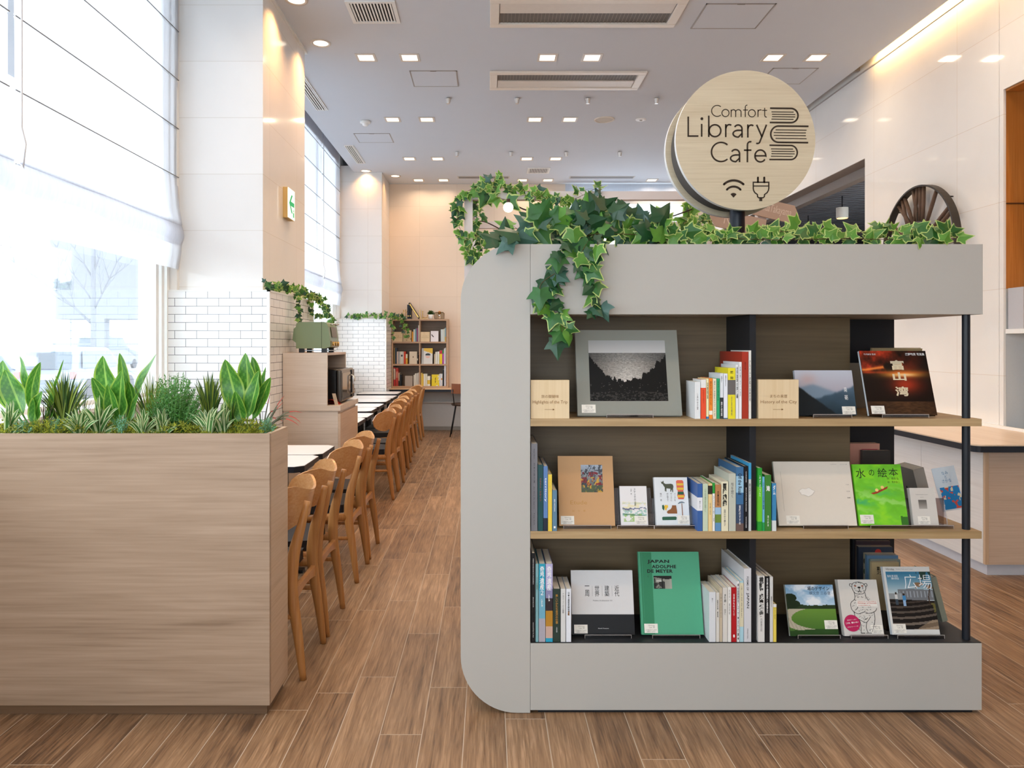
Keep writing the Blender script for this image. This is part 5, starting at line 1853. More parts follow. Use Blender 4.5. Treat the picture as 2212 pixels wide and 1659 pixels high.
easel(1723, 1815, ZS3, YE - 0.014, 16, 0.10, 'clear acrylic stand under the park lawn book', t=0.02)
r, w_, h = facing(1707.5, 1812.5, 1374, 1263, 17, YE, cm('#4c5a38', 0.35), 'book with green park lawn and blue sky on the bottom shelf', t=0.016, spine=cm('#c8d0cc'))


def park(U, V):
    img = vgrad((V - 0.5) / 0.5, '#bcd0de', '#6f9cc0')
    n = vnoise(U, V, 4, 6, 71, 4)
    img = lay(img, (V > 0.6) * np.clip((n - 0.45) * 4, 0, 1), '#e2e6ea')
    img = lay(img, (V < 0.57), vgrad(V / 0.57, '#3c6226', '#6a9038'))
    e = ((U - 0.78) / 0.72) ** 2 + ((V - 0.34) / 0.22) ** 2
    img = lay(img, ((e > 1) & (e < 1.75) & (V < 0.56)) * 1.0, '#b5ad97')
    img = lay(img, ((e > 1) & (e < 1.75) & (V < 0.35) & (np.sin(U * 90 + V * 40) > 0.2)) * 0.4, '#8f8774')
    img = lay(img, ((V < 0.10 + 0.06 * U)) * 1.0, '#2c4a20')
    img = lay(img, ((V > 0.53) & (V < 0.58 + 0.04 * vnoise(U, V * 0, 14, 1, 3, 3))) * 1.0, '#27381f')
    img = lay(img, ((((U - 0.08) / 0.13) ** 2 + ((V - 0.74) / 0.09) ** 2 < 1) | (((U - 0.06) / 0.22) ** 2 + ((V - 0.62) / 0.09) ** 2 < 1)) * 1.0, '#1e2c18')
    return img


picture('cover_photo', r, 0, w_, 0, h, park, 80, 80)
lettering(r, '場のデザイン', w_ * 0.69, h * 0.925, w=w_ * 0.46, h=h * 0.085, m=M_inkb, bold=0.01, y=-0.001, name='title')
lettering(r, '槇文彦 三谷徹', w_ * 0.71, h * 0.835, w=w_ * 0.44, h=h * 0.07, m=mat('ink_slate', '#4a5c74', 0.6, noise_amt=0), y=-0.001)
sticker(r, w_ * 0.73, h * 0.135, 0.050, 0.032)

easel(1838, 1918, ZS3, YE - 0.014, 15, 0.12, 'clear acrylic stand under the bear drawing book', t=0.026)
r, w_, h = facing(1825, 1910.5, 1374, 1252, 17, YE, cm('#d2cdc4', 0.5), 'white book with a black ink bear drawing and pink sticker', t=0.026, hard=False)
b = MB()


def HW(pts_, wd=0.0016):
    stroke(b, [(p[0] * w_, p[1] * h) for p in catmull([Vector(p) for p in pts_], 5)], wd, -0.0012, -0.0006)


HW([(0.34, 0.86), (0.37, 0.925), (0.46, 0.955), (0.56, 0.955), (0.66, 0.92), (0.70, 0.85), (0.66, 0.79), (0.60, 0.745), (0.44, 0.745), (0.37, 0.79), (0.34, 0.86)])
HW([(0.37, 0.92), (0.30, 0.925), (0.29, 0.89), (0.345, 0.87)])
HW([(0.66, 0.92), (0.725, 0.93), (0.735, 0.89), (0.69, 0.865)])
HW([(0.38, 0.78), (0.39, 0.70), (0.36, 0.64), (0.27, 0.59), (0.25, 0.52), (0.28, 0.45), (0.40, 0.39), (0.52, 0.41), (0.60, 0.43)])
HW([(0.66, 0.77), (0.67, 0.69), (0.72, 0.63), (0.78, 0.55)])
HW([(0.60, 0.40), (0.72, 0.40), (0.86, 0.44), (0.90, 0.49)])
HW([(0.32, 0.42), (0.33, 0.32), (0.42, 0.28), (0.44, 0.16), (0.42, 0.05)])
HW([(0.82, 0.42), (0.82, 0.30), (0.78, 0.2), (0.70, 0.07)])
HW([(0.40, 0.30), (0.52, 0.25), (0.60, 0.24), (0.72, 0.34)])
HW([(0.60, 0.24), (0.57, 0.14), (0.60, 0.06)])
HW([(0.36, 0.64), (0.44, 0.60), (0.42, 0.50), (0.36, 0.46)])
rb = random.Random(5)
for k_ in range(110):
    cx, cz = rb.uniform(0.28, 0.85), rb.uniform(0.08, 0.74)
    okb = (cz > 0.40 and abs(cx - 0.54) < 0.27 - 0.15 * max(0, cz - 0.55) / 0.2) or (cz <= 0.40 and (abs(cx - 0.56) < 0.25) and not (0.5 < cx < 0.6 and cz < 0.22))
    if not okb:
        continue
    a = rb.uniform(-0.5, 0.9)
    L_ = rb.uniform(0.02, 0.045)
    HW([(cx, cz), (cx + L_ * 0.5 * math.cos(a), cz + L_ * 0.35 * math.sin(a) - 0.004), (cx + L_ * math.cos(a), cz + L_ * 0.8 * math.sin(a))], 0.0009)
for k_ in range(24):
    cx, cz = 0.52 + 0.15 * math.cos(k_ * 1.7) * rb.uniform(.5, 1), 0.85 + 0.09 * math.sin(k_ * 1.7)
    HW([(cx, cz), (cx + 0.012, cz + 0.014), (cx + 0.03, cz + 0.01)], 0.0007)
for cx in (0.46, 0.58):
    for k_ in range(5):
        HW([(cx + 0.02 * k_ - 0.03 if cx < 0.5 else cx + 0.03 * k_ - 0.02, 0.045), (cx + 0.02 * k_ - 0.025 if cx < 0.5 else cx + 0.03 * k_ - 0.015, 0.06)], 0.002)
b.add([(w_ * x, -0.0012, h * z) for x, z in ((0.49, 0.845), (0.56, 0.845), (0.565, 0.865), (0.525, 0.875), (0.485, 0.865))], [(0, 1, 2, 3, 4)])
stroke(b, [(0.525 * w_, 0.845 * h), (0.525 * w_, 0.795 * h)], 0.002, -0.0012, -0.0006)
stroke(b, [(0.48 * w_, 0.79 * h), (0.57 * w_, 0.79 * h)], 0.002, -0.0012, -0.0006)
b.build('bear_drawing', M_inkb, r, fix=False)
b = MB()
for cx in (0.43, 0.61):
    b.add([(w_ * (cx + 0.026 * math.cos(a * math.pi / 6)), -0.0016, h * (0.885 + 0.014 * math.sin(a * math.pi / 6))) for a in range(12)], [tuple(range(12))])
b.build('eye_drawing', mat('ink_rust', '#a0583a', 0.6), r, fix=False)
MB().box(w_ * 0.40, w_ * 0.93, -0.0018, -0.0012, h * 0.515, h * 0.625).build('title_plate', mat('plate_white', '#e2ddd4', 0.6), r)
redi = mat('ink_red', '#c2503e', 0.6, noise_amt=0)
lettering(r, 'MISAWA ATSUHIKO', w_ * 0.675, h * 0.608, w=w_ * 0.47, h=h * 0.018, m=redi, y=-0.002)
lettering(r, 'Paintings of Animals', w_ * 0.675, h * 0.577, w=w_ * 0.48, h=h * 0.026, m=redi, bold=0.02, y=-0.002, name='title')
lettering(r, '三沢厚彦 動物の絵', w_ * 0.59, h * 0.538, w=w_ * 0.32, h=h * 0.02, m=redi, y=-0.002)
MB().cyl((w_ * 0.225, -0.0024, h * 0.225), w_ * 0.20, 0.0016, axis='y', n=40).build('pink_sticker', mat('sticker_pink', '#b81e55', 0.5), r)
lettering(r, 'この本、重たいな〜', w_ * 0.225, h * 0.235, w=w_ * 0.34, h=h * 0.03, m=M_inkw, bold=0.02, y=-0.003, rot=R(6))
lettering(r, '動物がいっぱい', w_ * 0.225, h * 0.285, w=w_ * 0.24, h=h * 0.02, m=M_inkw, y=-0.003, rot=R(6))
lettering(r, '全作品ドローイング集', w_ * 0.225, h * 0.165, w=w_ * 0.28, h=h * 0.016, m=M_inkw, y=-0.003, rot=R(6))
sticker(r, w_ * 0.68, h * 0.04, 0.047, 0.032)

easel(1938, 2040, ZS3, YE - 0.014, 16, 0.14, 'clear acrylic stand under the plaza book at the right')
r, w_, h = facing(1928, 2031, 1371, 1224, 17, YE, cm('#d4d2cc', 0.4), 'book titled Hiroba with a photo of children on wide steps', t=0.018, spine=cm('#cfd6da'))


def plaza(U, V):
    n = vnoise(U, V, 6, 6, 81, 4)
    img = vgrad((V - 0.6) / 0.4, '#b9c3c4', '#2f6f8f')
    img = lay(img, ((V < 0.70 - 0.05 * np.abs(U - 0.5)) & (U > 0.22) & (V > 0.5)) * 1.0, '#6c6f72')
    img = lay(img, ((V < 0.62) & (V > 0.5) & (U < 0.3)) * 1.0, '#8a8f90')
    img = lay(img, ((V < 0.66) & (V > 0.55) & (np.sin(U * 80) > 0.6) & (U > .25)) * 0.6, '#a9b4bc')
    st_ = (V < 0.52 - 0.03 * U)
    ph = (0.52 - V) * 1.0
    curve_ = np.sin(((ph + 0.10 * (U - 0.2) ** 2) ** 0.75) * 62)
    img = lay(img, st_ * 1.0, '#1b1614')
    img = lay(img, (st_ & (curve_ > 0.35)) * np.clip(0.25 + 1.1 * ph, 0, 0.9), '#8f8172')
    img = lay(img, ((V < 0.16) & (U > 0.55) & (V < (U - 0.5) * 0.42)) * 0.6, '#a88f72')
    tr1 = np.abs(U - (0.93 - 0.22 * np.clip(V - 0.5, 0, 1) * 0 + 0.05 * np.sin(V * 9))) < 0.012
    img = lay(img, (tr1 & (V > 0.42) & (V < 0.8)) * 1.0, '#3c2c20')
    img = lay(img, ((U > 0.62) & (V > 0.70) & (V < 0.82) & (vnoise(U, V, 12, 14, 83, 3) > 0.52)) * 0.8, '#8a5a30')
    img = lay(img, ((U > 0.68) & (V > 0.86) & (vnoise(U, V, 14, 14, 84, 3) > 0.46)) * 0.9, '#26382a')
    img = lay(img, ((((U - 0.90) / 0.13) ** 2 + ((V - 0.37) / 0.09) ** 2 < 1) & (n > 0.42)) * 0.8, '#6f6a34')
    for cx, c1_, c2_, hh in ((0.33, '#3f7fb0', '#8aa8c8', 0.0), (0.16, '#c9c8c4', '#3a4650', 0.02)):
        img = lay(img, ((np.abs(U - cx) < 0.035) & (np.abs(V - 0.535 - hh) < 0.045)) * 1.0, c1_)
        img = lay(img, ((np.abs(U - cx) < 0.028) & (np.abs(V - 0.45 - hh) < 0.05)) * 1.0, c2_)
        img = lay(img, (((U - cx) / 0.022) ** 2 + ((V - 0.60 - hh) / 0.022) ** 2 < 1) * 1.0, '#2c2018')
    return img


picture('cover_photo', r, w_ * 0.045, w_, h * 0.075, h * 0.925, plaza, 84, 100)
lettering(r, '広場', w_ * 0.70, h * 0.775, w=w_ * 0.58, h=h * 0.21, m=M_inkw, y=-0.001, name='title', bold=-0.012)
lettering(r, 'Hiroba', w_ * 0.15, h * 0.962, w=w_ * 0.17, h=h * 0.034, m=M_inkg, y=-0.001)
lettering(r, 'All about "Public spaces" in Japan', w_ * 0.46, h * 0.96, w=w_ * 0.36, h=h * 0.016, m=M_inkg, y=-0.001)
lettering(r, '監修 隈 研吾\n　　 陣内秀信', w_ * 0.19, h * 0.84, w=w_ * 0.24, h=h * 0.07, m=M_inkw, y=-0.001)
sticker(r, w_ * 0.03, h * 0.02, 0.050, 0.034)

# ---------------- things on the far side of the bookcase, seen through it
def rear_facing(xc, Yb, zb, w2, hh, tilt, t, cover, label, back=None):
    """book on the far side, leaning towards us, cover facing away"""
    r_ = empty('book', (xc - w2 / 2, Yb, zb), (R(tilt), 0, 0), label=label, cat='book')
    c = MB()
    c.box(0, w2, 0, 0.0022, 0, hh).box(0, w2, t - 0.0022, t, 0, hh).box(0, 0.0022, 0.0022, t - 0.0022, 0, hh)
    c.build('cover', cover, r_)
    MB().box(0.0022, w2 - 0.002, 0.0022, t - 0.0022, 0.002, hh - 0.002).build('pages', M_page, r_)
    return r_


rear_facing(1.79, 3.31, ZS1 + 0.008, 0.22, 0.265, 14, 0.015, cm('#9b8a66'), 'olive-backed book leaning behind the red sunset book')
rear_facing(1.565, 3.25, ZS1 + 0.004, 0.19, 0.20, 10, 0.012, cm('#8f8779'), 'dim cream-framed book standing behind the mountain photo book')
rb_ = empty('book', (1.775, 3.02, ZS2 + 0.014), (0, -R(14), 0), label='very thick grey book leaning at the open right end of the middle shelf', cat='book')
book_body(rb_, 0.045, 0.14, 0.19, cm('#8f857a'), hard=False)
pm = empty('pamphlet', (1.838, 3.00, ZS2 + 0.032), (-R(6), -R(12), R(-12)), label='grey and blue brochure leaning on the far side of the middle shelf', cat='brochure')
MB().box(0, 0.085, 0, 0.002, 0, 0.175).build('sheet', cm('#c5ccd0'), pm)
picture('printed_panel', pm, 0.012, 0.082, 0.006, 0.095, lambda U, V: lay(lay(base(U, '#2178b0'), (vnoise(U, V, 6, 6, 3, 2) > 0.68), '#c04a3a'), (vnoise(U, V, 5, 5, 9, 2) > 0.72), '#d8c8a0'), 24, 24)
lettering(pm, 'なみ\nと\nさかな', 0.045, 0.135, w=0.035, h=0.045, m=mat('ink_blue', '#3a6f94', 0.6, noise_amt=0))
ws = empty('wire_stand', (1.868, 3.06, ZS2), label='thin dark wire book stand at the right end of the middle shelf', cat='book stand')
MB().tube([(-0.10, 0.03, 0.003), (0.0, 0.03, 0.003), (0.0, 0.03, 0.02), (-0.022, 0.03, 0.011), (-0.10, 0.03, 0.011), (-0.125, 0.03, 0.12)], 0.0016, n=6).build('wire', M_black, ws)
rb_ = empty('book', (1.832, 2.99, ZS3 + 0.012), (0, -R(15), 0), label='grey-green book leaning at the open right end of the bottom shelf', cat='book')
book_body(rb_, 0.022, 0.15, 0.185, cm('#8b8d7c'))
ws = empty('wire_stand', (1.868, 3.04, ZS3), label='thin dark wire book stand at the right end of the bottom shelf', cat='book stand')
MB().tube([(-0.06, 0.03, 0.003), (0.0, 0.03, 0.003), (0.0, 0.03, 0.02), (-0.012, 0.03, 0.010), (-0.045, 0.03, 0.010), (-0.075, 0.03, 0.12)], 0.0016, n=6).build('wire', M_black, ws)
# row of books on the far side with their spines to the left (turned a quarter)
GE = 'far-side books in a row behind the bear book'
yy = 3.155
for i, (t_, wd_, hh, c_, nm) in enumerate((
        (0.016, 0.115, 0.205, '#c9b184', 'tan paperback about Toyama, nearest of the far-side row'),
        (0.014, 0.115, 0.205, '#7d8f86', 'grey-green paperback second in the far-side row'),
        (0.012, 0.130, 0.208, '#8a948a', 'grey paperback third in the far-side row'),
        (0.014, 0.135, 0.222, '#5d7c98', 'blue-topped book in the middle of the far-side row'),
        (0.014, 0.128, 0.222, '#8b8f80', 'sage book in the middle of the far-side row'),
        (0.020, 0.130, 0.222, '#b9ab8e', 'beige book with round marks in the far-side row'),
        (0.018, 0.150, 0.245, '#2c3340', 'dark book with a red dot in the far-side row'),
        (0.018, 0.150, 0.245, '#6c5d4c', 'brown book behind the dark one in the far-side row'),
        (0.016, 0.150, 0.262, '#3a2c30', 'maroon book near the back of the far-side row'),
        (0.016, 0.150, 0.270, '#252527', 'black book at the back of the far-side row'))):
    r_ = empty('book', (1.632 + 0.004 * (i % 3) - 0.012 * (i > 5), yy + t_, ZS3), (0, 0, R(-90)), label=nm, cat='book', group=GE)
    book_body(r_, t_ - 0.0008, wd_, hh, cm(c_), hard=False)
    if i == 0:
        lt = lettering(r_, '富山は日本の\nスウェーデン', 0, 0, w=0.07, h=0.035, m=M_inkb, bold=0.02, name='cover_title')
        lt.rotation_euler = (0, 0, R(90))
        lt.location = (t_ + 0.0004, 0.055, hh - 0.035)
    if i == 5:
        for kz in range(4):
            lettering(r_, '●', t_ / 2, hh - 0.035 - kz * 0.045, w=0.012, h=0.022, m=inkm('#35482c' if kz == 1 else '#3a342c'))
    if i == 6:
        MB().cyl((t_ + 0.0002, 0.085, hh - 0.022), 0.014, 0.001, axis='x').build('red_dot', mat('ink_crimson', '#a82c24', 0.6), r_)
    yy += t_
r_ = empty('book', (1.59, 3.30, ZS2), (0, 0, R(-90)), label='pink-covered book behind the green picture book', cat='book')
book_body(r_, 0.04, 0.13, 0.275, cm('#c98c78'), hard=False)
MB().box(0.0402, 0.041, 0.05, 0.12, 0.235, 0.25).build('red_band', cm('#b82a48'), r_)
r_ = empty('book', (1.625, 3.24, ZS2), (0, 0, R(-90)), label='dark slim book behind the green picture book', cat='book')
book_body(r_, 0.02, 0.12, 0.25, cm('#3a3430'), hard=False)
# ================================================================== PLANTER
M_plwood = wood('planter_ash', '#a0866e', '#b89e86', '#7f6650', grain='x', rough=0.5, scale=0.8)
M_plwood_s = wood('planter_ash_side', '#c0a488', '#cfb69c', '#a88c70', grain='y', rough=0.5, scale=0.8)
PX1, PY0, PY1, PZ = -0.826, 2.79, 3.04, 1.065
pl = empty('planter_box', (PX1, PY0, 0), label='long tall wood-grain planter box in the left foreground', cat='planter')
LX = -1.465
b = MB()
b.box(LX, 0, 0, 0.018, 0.042, PZ).build('front_panel', M_plwood, pl)
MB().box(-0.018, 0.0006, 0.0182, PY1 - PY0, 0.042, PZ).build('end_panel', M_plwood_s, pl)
MB().box(LX, -0.0182, PY1 - PY0 - 0.018, PY1 - PY0, 0.042, PZ).build('rear_panel', M_plwood, pl)
MB().box(LX, -0.016, 0.022, PY1 - PY0 - 0.01, 0, 0.0418).build('toe_kick', wood('planter_kick', '#70543c', '#7c5f45', grain='x'), pl)
MB().box(LX, -0.0185, 0.0185, PY1 - PY0 - 0.0185, 0.90, PZ - 0.035).build('soil_bed', mat('soil_moss', '#3b3a1c', 0.95, noise_amt=0.4, noise_scale=60), pl)

PKY = 2.915
PK = PKY / 1600


def pp(px, py, Y=PKY):
    k = Y / 1600
    return Vector(((px - 1056) * k, Y, EYE - (py - 745) * k))


def blade(b, pts, width, prof, face=Vector((0, -1, 0)), fold=0.15, mats=(0, 1, 1, 0), n=10, twist=0.0, wave=0.0, ph=0.0, vein=None):
    """leaf blade along a 3-point curve; prof(t) relative width; mats give the material across the leaf"""
    p0, p1, p2 = [Vector(p) for p in pts]
    m = len(mats)
    vs, fs, ms = [], [], []
    base_i = len(b.v)
    for i in range(n + 1):
        t = i / n
        c = (1 - t) ** 2 * p0 + 2 * t * (1 - t) * p1 + t * t * p2
        d = (2 * (1 - t) * (p1 - p0) + 2 * t * (p2 - p1))
        d = d.normalized() if d.length > 1e-9 else Vector((0, 0, 1))
        f = face.copy()
        if twist:
            f.rotate(Matrix.Rotation(twist * t, 3, d))
        s = d.cross(f)
        s = s.normalized() if s.length > 1e-6 else Vector((1, 0, 0))
        nn = s.cross(d).normalized()
        hw = width / 2 * max(0.0, prof(t))
        for j in range(m + 1):
            u = j / m * 2 - 1
            off = nn * (-fold * hw * (1 - abs(u))) + nn * (wave * hw * math.sin(t * 14 + ph) * abs(u))
            vs.append(c + s * (u * hw) + off)
    for i in range(n):
        for j in range(m):
            a = i * (m + 1) + j
            b.f.append(tuple(base_i + q for q in (a, a + 1, a + m + 2, a + m + 1)))
            b.m.append(vein if (vein is not None and mats[j] == 0 and (i + abs(2 * j - m) // 2) % 3 == 0) else mats[j])
            b.s.append(True)
    b.v += [tuple(v) for v in vs]


def petiole_leaf(t):
    if t < 0.26:
        return 0.06
    u = (t - 0.26) / 0.74
    return max(0.0, math.sin(math.pi * u ** 0.88)) ** 0.72 * (1 - 0.15 * u) * 1.05 + 0.02 * (1 - u)


def lance(t):
    return max(0.03, math.sin(math.pi * min(1, 0.12 + t * 0.88)) ** 0.75) if t < 0.98 else 0.02


def grassy(t):
    return (1 - t) ** 0.6 if t < 0.99 else 0.0


ML_big = leaf_mat('leaf_broad_green', '#447f2a', 0.35, 0.30)
ML_bigm = leaf_mat('leaf_broad_margin', '#93b546', 0.4, 0.35)
ML_grass = leaf_mat('leaf_grass_dark', '#34501c', 0.45, 0.25)
ML_grass2 = leaf_mat('leaf_grass_yellow', '#84953a', 0.45, 0.3)
ML_var = leaf_mat('leaf_variegated_green', '#4c7a3c', 0.4, 0.25)
ML_varm = leaf_mat('leaf_variegated_cream', '#d3dba8', 0.45, 0.3)
ML_fern = leaf_mat('leaf_fern', '#447f2c', 0.5, 0.25)
ML_blue = leaf_mat('leaf_bluegreen', '#5f9a78', 0.5, 0.2)
ML_red = leaf_mat('leaf_red_tip', '#b5493c', 0.4, 0.2)
ML_moss = leaf_mat('leaf_moss', '#a5a82c', 0.7, 0.3)
ML_moss2 = leaf_mat('leaf_moss_dark', '#5a6b1e', 0.7, 0.3)
ML_stem = leaf_mat('stem_green', '#5c8a3c', 0.5, 0.1)
SOILZ = PZ - 0.036


def broad(bx, leaves, lab, Y=2.92):
    r = empty('broadleaf_plant', (pp(bx, 937, Y).x, Y, SOILZ), label=lab, cat='plant', group='broad-leaved plants in the planter')
    o = r.location
    L_ = MB()
    P_ = MB()
    for (tx, ty, mx, my, wpx, dy, tw) in leaves:
        p0 = Vector((rnd.uniform(-.006, .006), rnd.uniform(-.01, .01), 0))
        tip = pp(tx, ty, Y + dy) - o
        mid = pp(mx, my, Y + dy * 0.4) - o
        blade(L_, (p0 + (mid - p0) * 0.12, mid, tip), wpx * 1.12 * Y / 1600, petiole_leaf, Vector((math.sin(tw), -math.cos(tw), 0.15)), fold=0.34, mats=(1, 0, 0, 0, 0, 2, 0, 0, 0, 0, 1), n=24, twist=0.5 if tx % 2 else -0.5, wave=0.12, ph=tx, vein=3)
        P_.tube([p0, p0 + (mid - p0) * 0.25, p0 + (mid - p0) * 0.62], [0.003, 0.0028, 0.002], n=6)
    L_.build('leaves', [ML_big, ML_bigm, leaf_mat('leaf_midrib', '#8fba50', 0.4, 0.3), leaf_mat('leaf_vein', '#5b9436', 0.4, 0.3)], r, fix=False)
    P_.build('stem', ML_stem, r, fix=False)
    return r


broad(82, [(10, 798, 20, 850, 48, 0.02, 0.3), (42, 768, 60, 830, 34, 0.05, -0.3), (6, 778, -5, 850, 40, 0.06, 0.5), (88, 782, 55, 840, 24, -0.02, 0.9), (138, 776, 110, 850, 18, 0.03, -1.0), (112, 820, 118, 880, 32, -0.03, -0.4), (92, 845, 60, 890, 30, -0.06, 0.2), (70, 838, 72, 890, 24, -0.04, -0.6), (130, 845, 105, 900, 22, 0.0, -0.8)], 'broad-leaved green plant at the left end of the planter')
broad(262, [(222, 768, 218, 850, 50, 0.0, 0.2), (258, 762, 275, 830, 22, 0.04, 1.0), (338, 764, 290, 830, 38, 0.03, -0.5), (262, 800, 245, 880, 44, -0.05, 0.1), (275, 822, 292, 880, 34, -0.02, -0.7), (198, 815, 225, 860, 26, -0.04, 0.7), (232, 830, 240, 890, 30, -0.06, 0.3), (300, 840, 285, 890, 22, -0.05, -0.3)], 'broad-leaved green plant in front of the window frame, middle of the planter')
broad(535, [(486, 776, 500, 850, 46, 0.0, 0.3), (530, 762, 528, 830, 44, 0.04, 0.0), (574, 792, 560, 850, 34, 0.02, -0.6), (560, 800, 535, 860, 38, -0.04, -0.2), (585, 815, 555, 870, 28, -0.02, -0.5), (545, 770, 560, 830, 28, 0.05, -0.4), (500, 862, 500, 895, 28, 0.0, 0.5), (508, 845, 512, 890, 30, -0.03, 0.2)], 'broad-leaved green plant in front of the white tiles, right end of the planter')


def tuft(bx, n, tops, spread, lab, wpx=3.6, mats=((0,), (1,)), ml=None, Y=2.93, nm='grass_tuft', arch=0.3, prof=grassy, grp='grass tufts in the planter', wob=1.0):
    r = empty(nm, (pp(bx, 937, Y).x, Y, SOILZ), label=lab, cat='plant', group=grp)
    o = r.location
    b = MB()
    for i in range(n):
        a = rnd.uniform(-1, 1)
        tx = bx + a * spread
        ty = tops + abs(a) ** 1.6 * rnd.uniform(20, 60) + rnd.uniform(0, 35) * wob
        dy = rnd.uniform(-0.08, 0.08)
        tip = pp(tx, ty, Y + dy) - o
        p0 = Vector((rnd.uniform(-.012, .012), rnd.uniform(-.012, .012), 0))
        mid = Vector((tip.x * (0.5 - arch * 0.5), tip.y * 0.4, tip.z * (0.62 + arch * 0.3)))
        blade(b, (p0, mid, tip), wpx * rnd.uniform(.7, 1.3) * PK, prof, Vector((rnd.uniform(-.7, .7), -1, rnd.uniform(-.2, .4))).normalized(), fold=0.35, mats=rnd.choice(mats), n=7)
    b.build('leaves', ml, r, fix=False)
    return r


GM2 = [ML_grass, ML_grass2]
tuft(140, 90, 794, 60, 'dark spiky grass tuft between two broad-leaved plants, left', ml=GM2, wpx=6.0)
tuft(178, 14, 822, 30, 'thin spiky grass leaning right of the dark tuft', ml=GM2, wpx=3.0)
tuft(325, 60, 796, 44, 'yellow-green grass tuft in front of the window frame', ml=GM2, mats=((1,), (0,), (1,)))
tuft(452, 60, 796, 38, 'spiky grass tuft in front of the white tiles', ml=GM2, mats=((0,), (1,), (0, 1)), wpx=6.0)
tuft(498, 20, 838, 30, 'low dark grass behind the right broad-leaved plant', ml=GM2, wpx=3.2)
tuft(100, 14, 850, 26, 'low purple-green grass left of the dark tuft', ml=[leaf_mat('leaf_purple', '#4a3230', 0.4, 0.1), ML_grass], wpx=3.4)
GV = 'variegated leaf clusters in the planter'
VM = ((1, 0, 0, 1), (1, 0, 0, 0, 1), (0, 1, 1, 0))
for bx, tops, sp_, n, Yv, lab in ((20, 852, 26, 13, 2.87, 'cream-edged striped plant at the very left of the planter'),
                                (172, 862, 38, 20, 2.86, 'cream-edged striped plant, left of a pair in the middle left'),
                                (215, 842, 34, 22, 2.88, 'cream-edged striped plant, right of a pair in the middle left'),
                                (310, 868, 34, 22, 2.86, 'cream-edged striped plant below the window frame'),
                                (352, 862, 26, 18, 2.87, 'cream-edged striped plant in front of the feathery bush'),
                                (450, 858, 40, 20, 2.86, 'cream-edged striped plant in front of the white tiles'),
                                (482, 852, 22, 14, 2.88, 'cream-edged striped plant beside the right broad leaves')):
    tuft(bx, int(n * 1.6), tops + 8, sp_ * 1.3, lab, wpx=8.5, mats=VM, ml=[ML_var, ML_varm], Y=Yv, nm='striped_plant', arch=0.5, prof=lance, grp=GV, wob=0.8)
# red-tipped arching plant on the right
r = empty('red_tipped_plant', (pp(566, 937, 2.93).x, 2.93, SOILZ), label='plant with long arching red-tipped leaves over the planter end', cat='plant')
b = MB()
for tx, ty, mx, my, w_ in ((652, 916, 610, 868, 6), (648, 921, 600, 878, 6), (655, 893, 610, 872, 5), (616, 853, 590, 880, 5), (614, 868, 590, 882, 4), (600, 912, 585, 880, 5), (596, 893, 580, 872, 5), (612, 912, 595, 890, 5), (585, 845, 575, 880, 4), (560, 850, 560, 890, 4), (540, 862, 552, 900, 4)):
    o_ = r.location
    tip = pp(tx, ty, 2.95) - o_
    mid = pp(mx, my, 2.94) - o_
    k0 = len(b.f)
    blade(b, (Vector((0, 0, 0)), mid, tip), w_ * PK, grassy, Vector((0.1, -0.8, 0.6)).normalized(), fold=0.4, mats=(0, 0), n=12)
    for j in range(k0 + 16, len(b.f)):
        b.m[j] = 1
b.build('leaves', [leaf_mat('leaf_bronze', '#5c5a40', 0.4, 0.15), ML_red], r, fix=False)


def feathery(bx, top, spread, n, lab, mt, Y=2.92, needle=7.0, nm='feathery_bush'):
    r = empty(nm, (pp(bx, 937, Y).x, Y, SOILZ), label=lab, cat='plant', group='feathery plants in the planter')
    o = r.location
    b, s = MB(), MB()
    for i in range(n):
        a = rnd.uniform(-1, 1)
        hgt = math.sqrt(max(0.05, 1 - a * a * 0.75))
        tx, ty = bx + a * spread, 937 - (937 - top) * hgt * rnd.uniform(0.45, 1.0)
        tip = pp(tx, ty, Y + rnd.uniform(-.08, .08)) - o
        p0 = Vector((tip.x * 0.25, tip.y * 0.3, 0))
        mid = (p0 + tip) / 2 + Vector((rnd.uniform(-.01, .01), 0, 0.01))
        s.tube([p0, mid, tip], 0.0008, n=4)
        m = int(6 + (tip - p0).length * 110)
        for j in range(m):
            t = 0.25 + 0.75 * j / m
            c = (1 - t) ** 2 * p0 + 2 * t * (1 - t) * mid + t * t * tip
            d = Vector((rnd.gauss(0, 1), rnd.gauss(0, .8), rnd.gauss(0.25, .7))).normalized()
            ln = needle * PK * rnd.uniform(.6, 1.2)
            sd = d.cross(Vector((rnd.uniform(-.5, .5), -1, 0.3))).normalized() * (ln * 0.17)
            b.add([c - sd, c + sd, c + d * ln], [(0, 1, 2)])
    b.build('leaves', mt, r, fix=False)
    s.build('stem', ML_stem, r, fix=False)


feathery(376, 800, 62, 180, 'bushy feathery green plant in front of the tiles', ML_fern, needle=8)
feathery(48, 903, 26, 34, 'low blue-green sprigs at the left of the planter', ML_blue, Y=2.86, needle=5, nm='blue_green_sprigs')
feathery(120, 893, 22, 26, 'low blue-green sprigs below the dark grass tuft', ML_blue, Y=2.88, needle=5, nm='blue_green_sprigs')
feathery(262, 892, 18, 26, 'low blue-green sprigs below the middle broad leaves', ML_blue, Y=2.87, needle=5, nm='blue_green_sprigs')
feathery(576, 897, 20, 34, 'low blue-green sprigs at the right end of the planter', ML_blue, Y=2.89, needle=5, nm='blue_green_sprigs')
feathery(505, 908, 26, 26, 'low green sprigs behind the right moss', ML_fern, Y=2.95, needle=5, nm='green_sprigs')

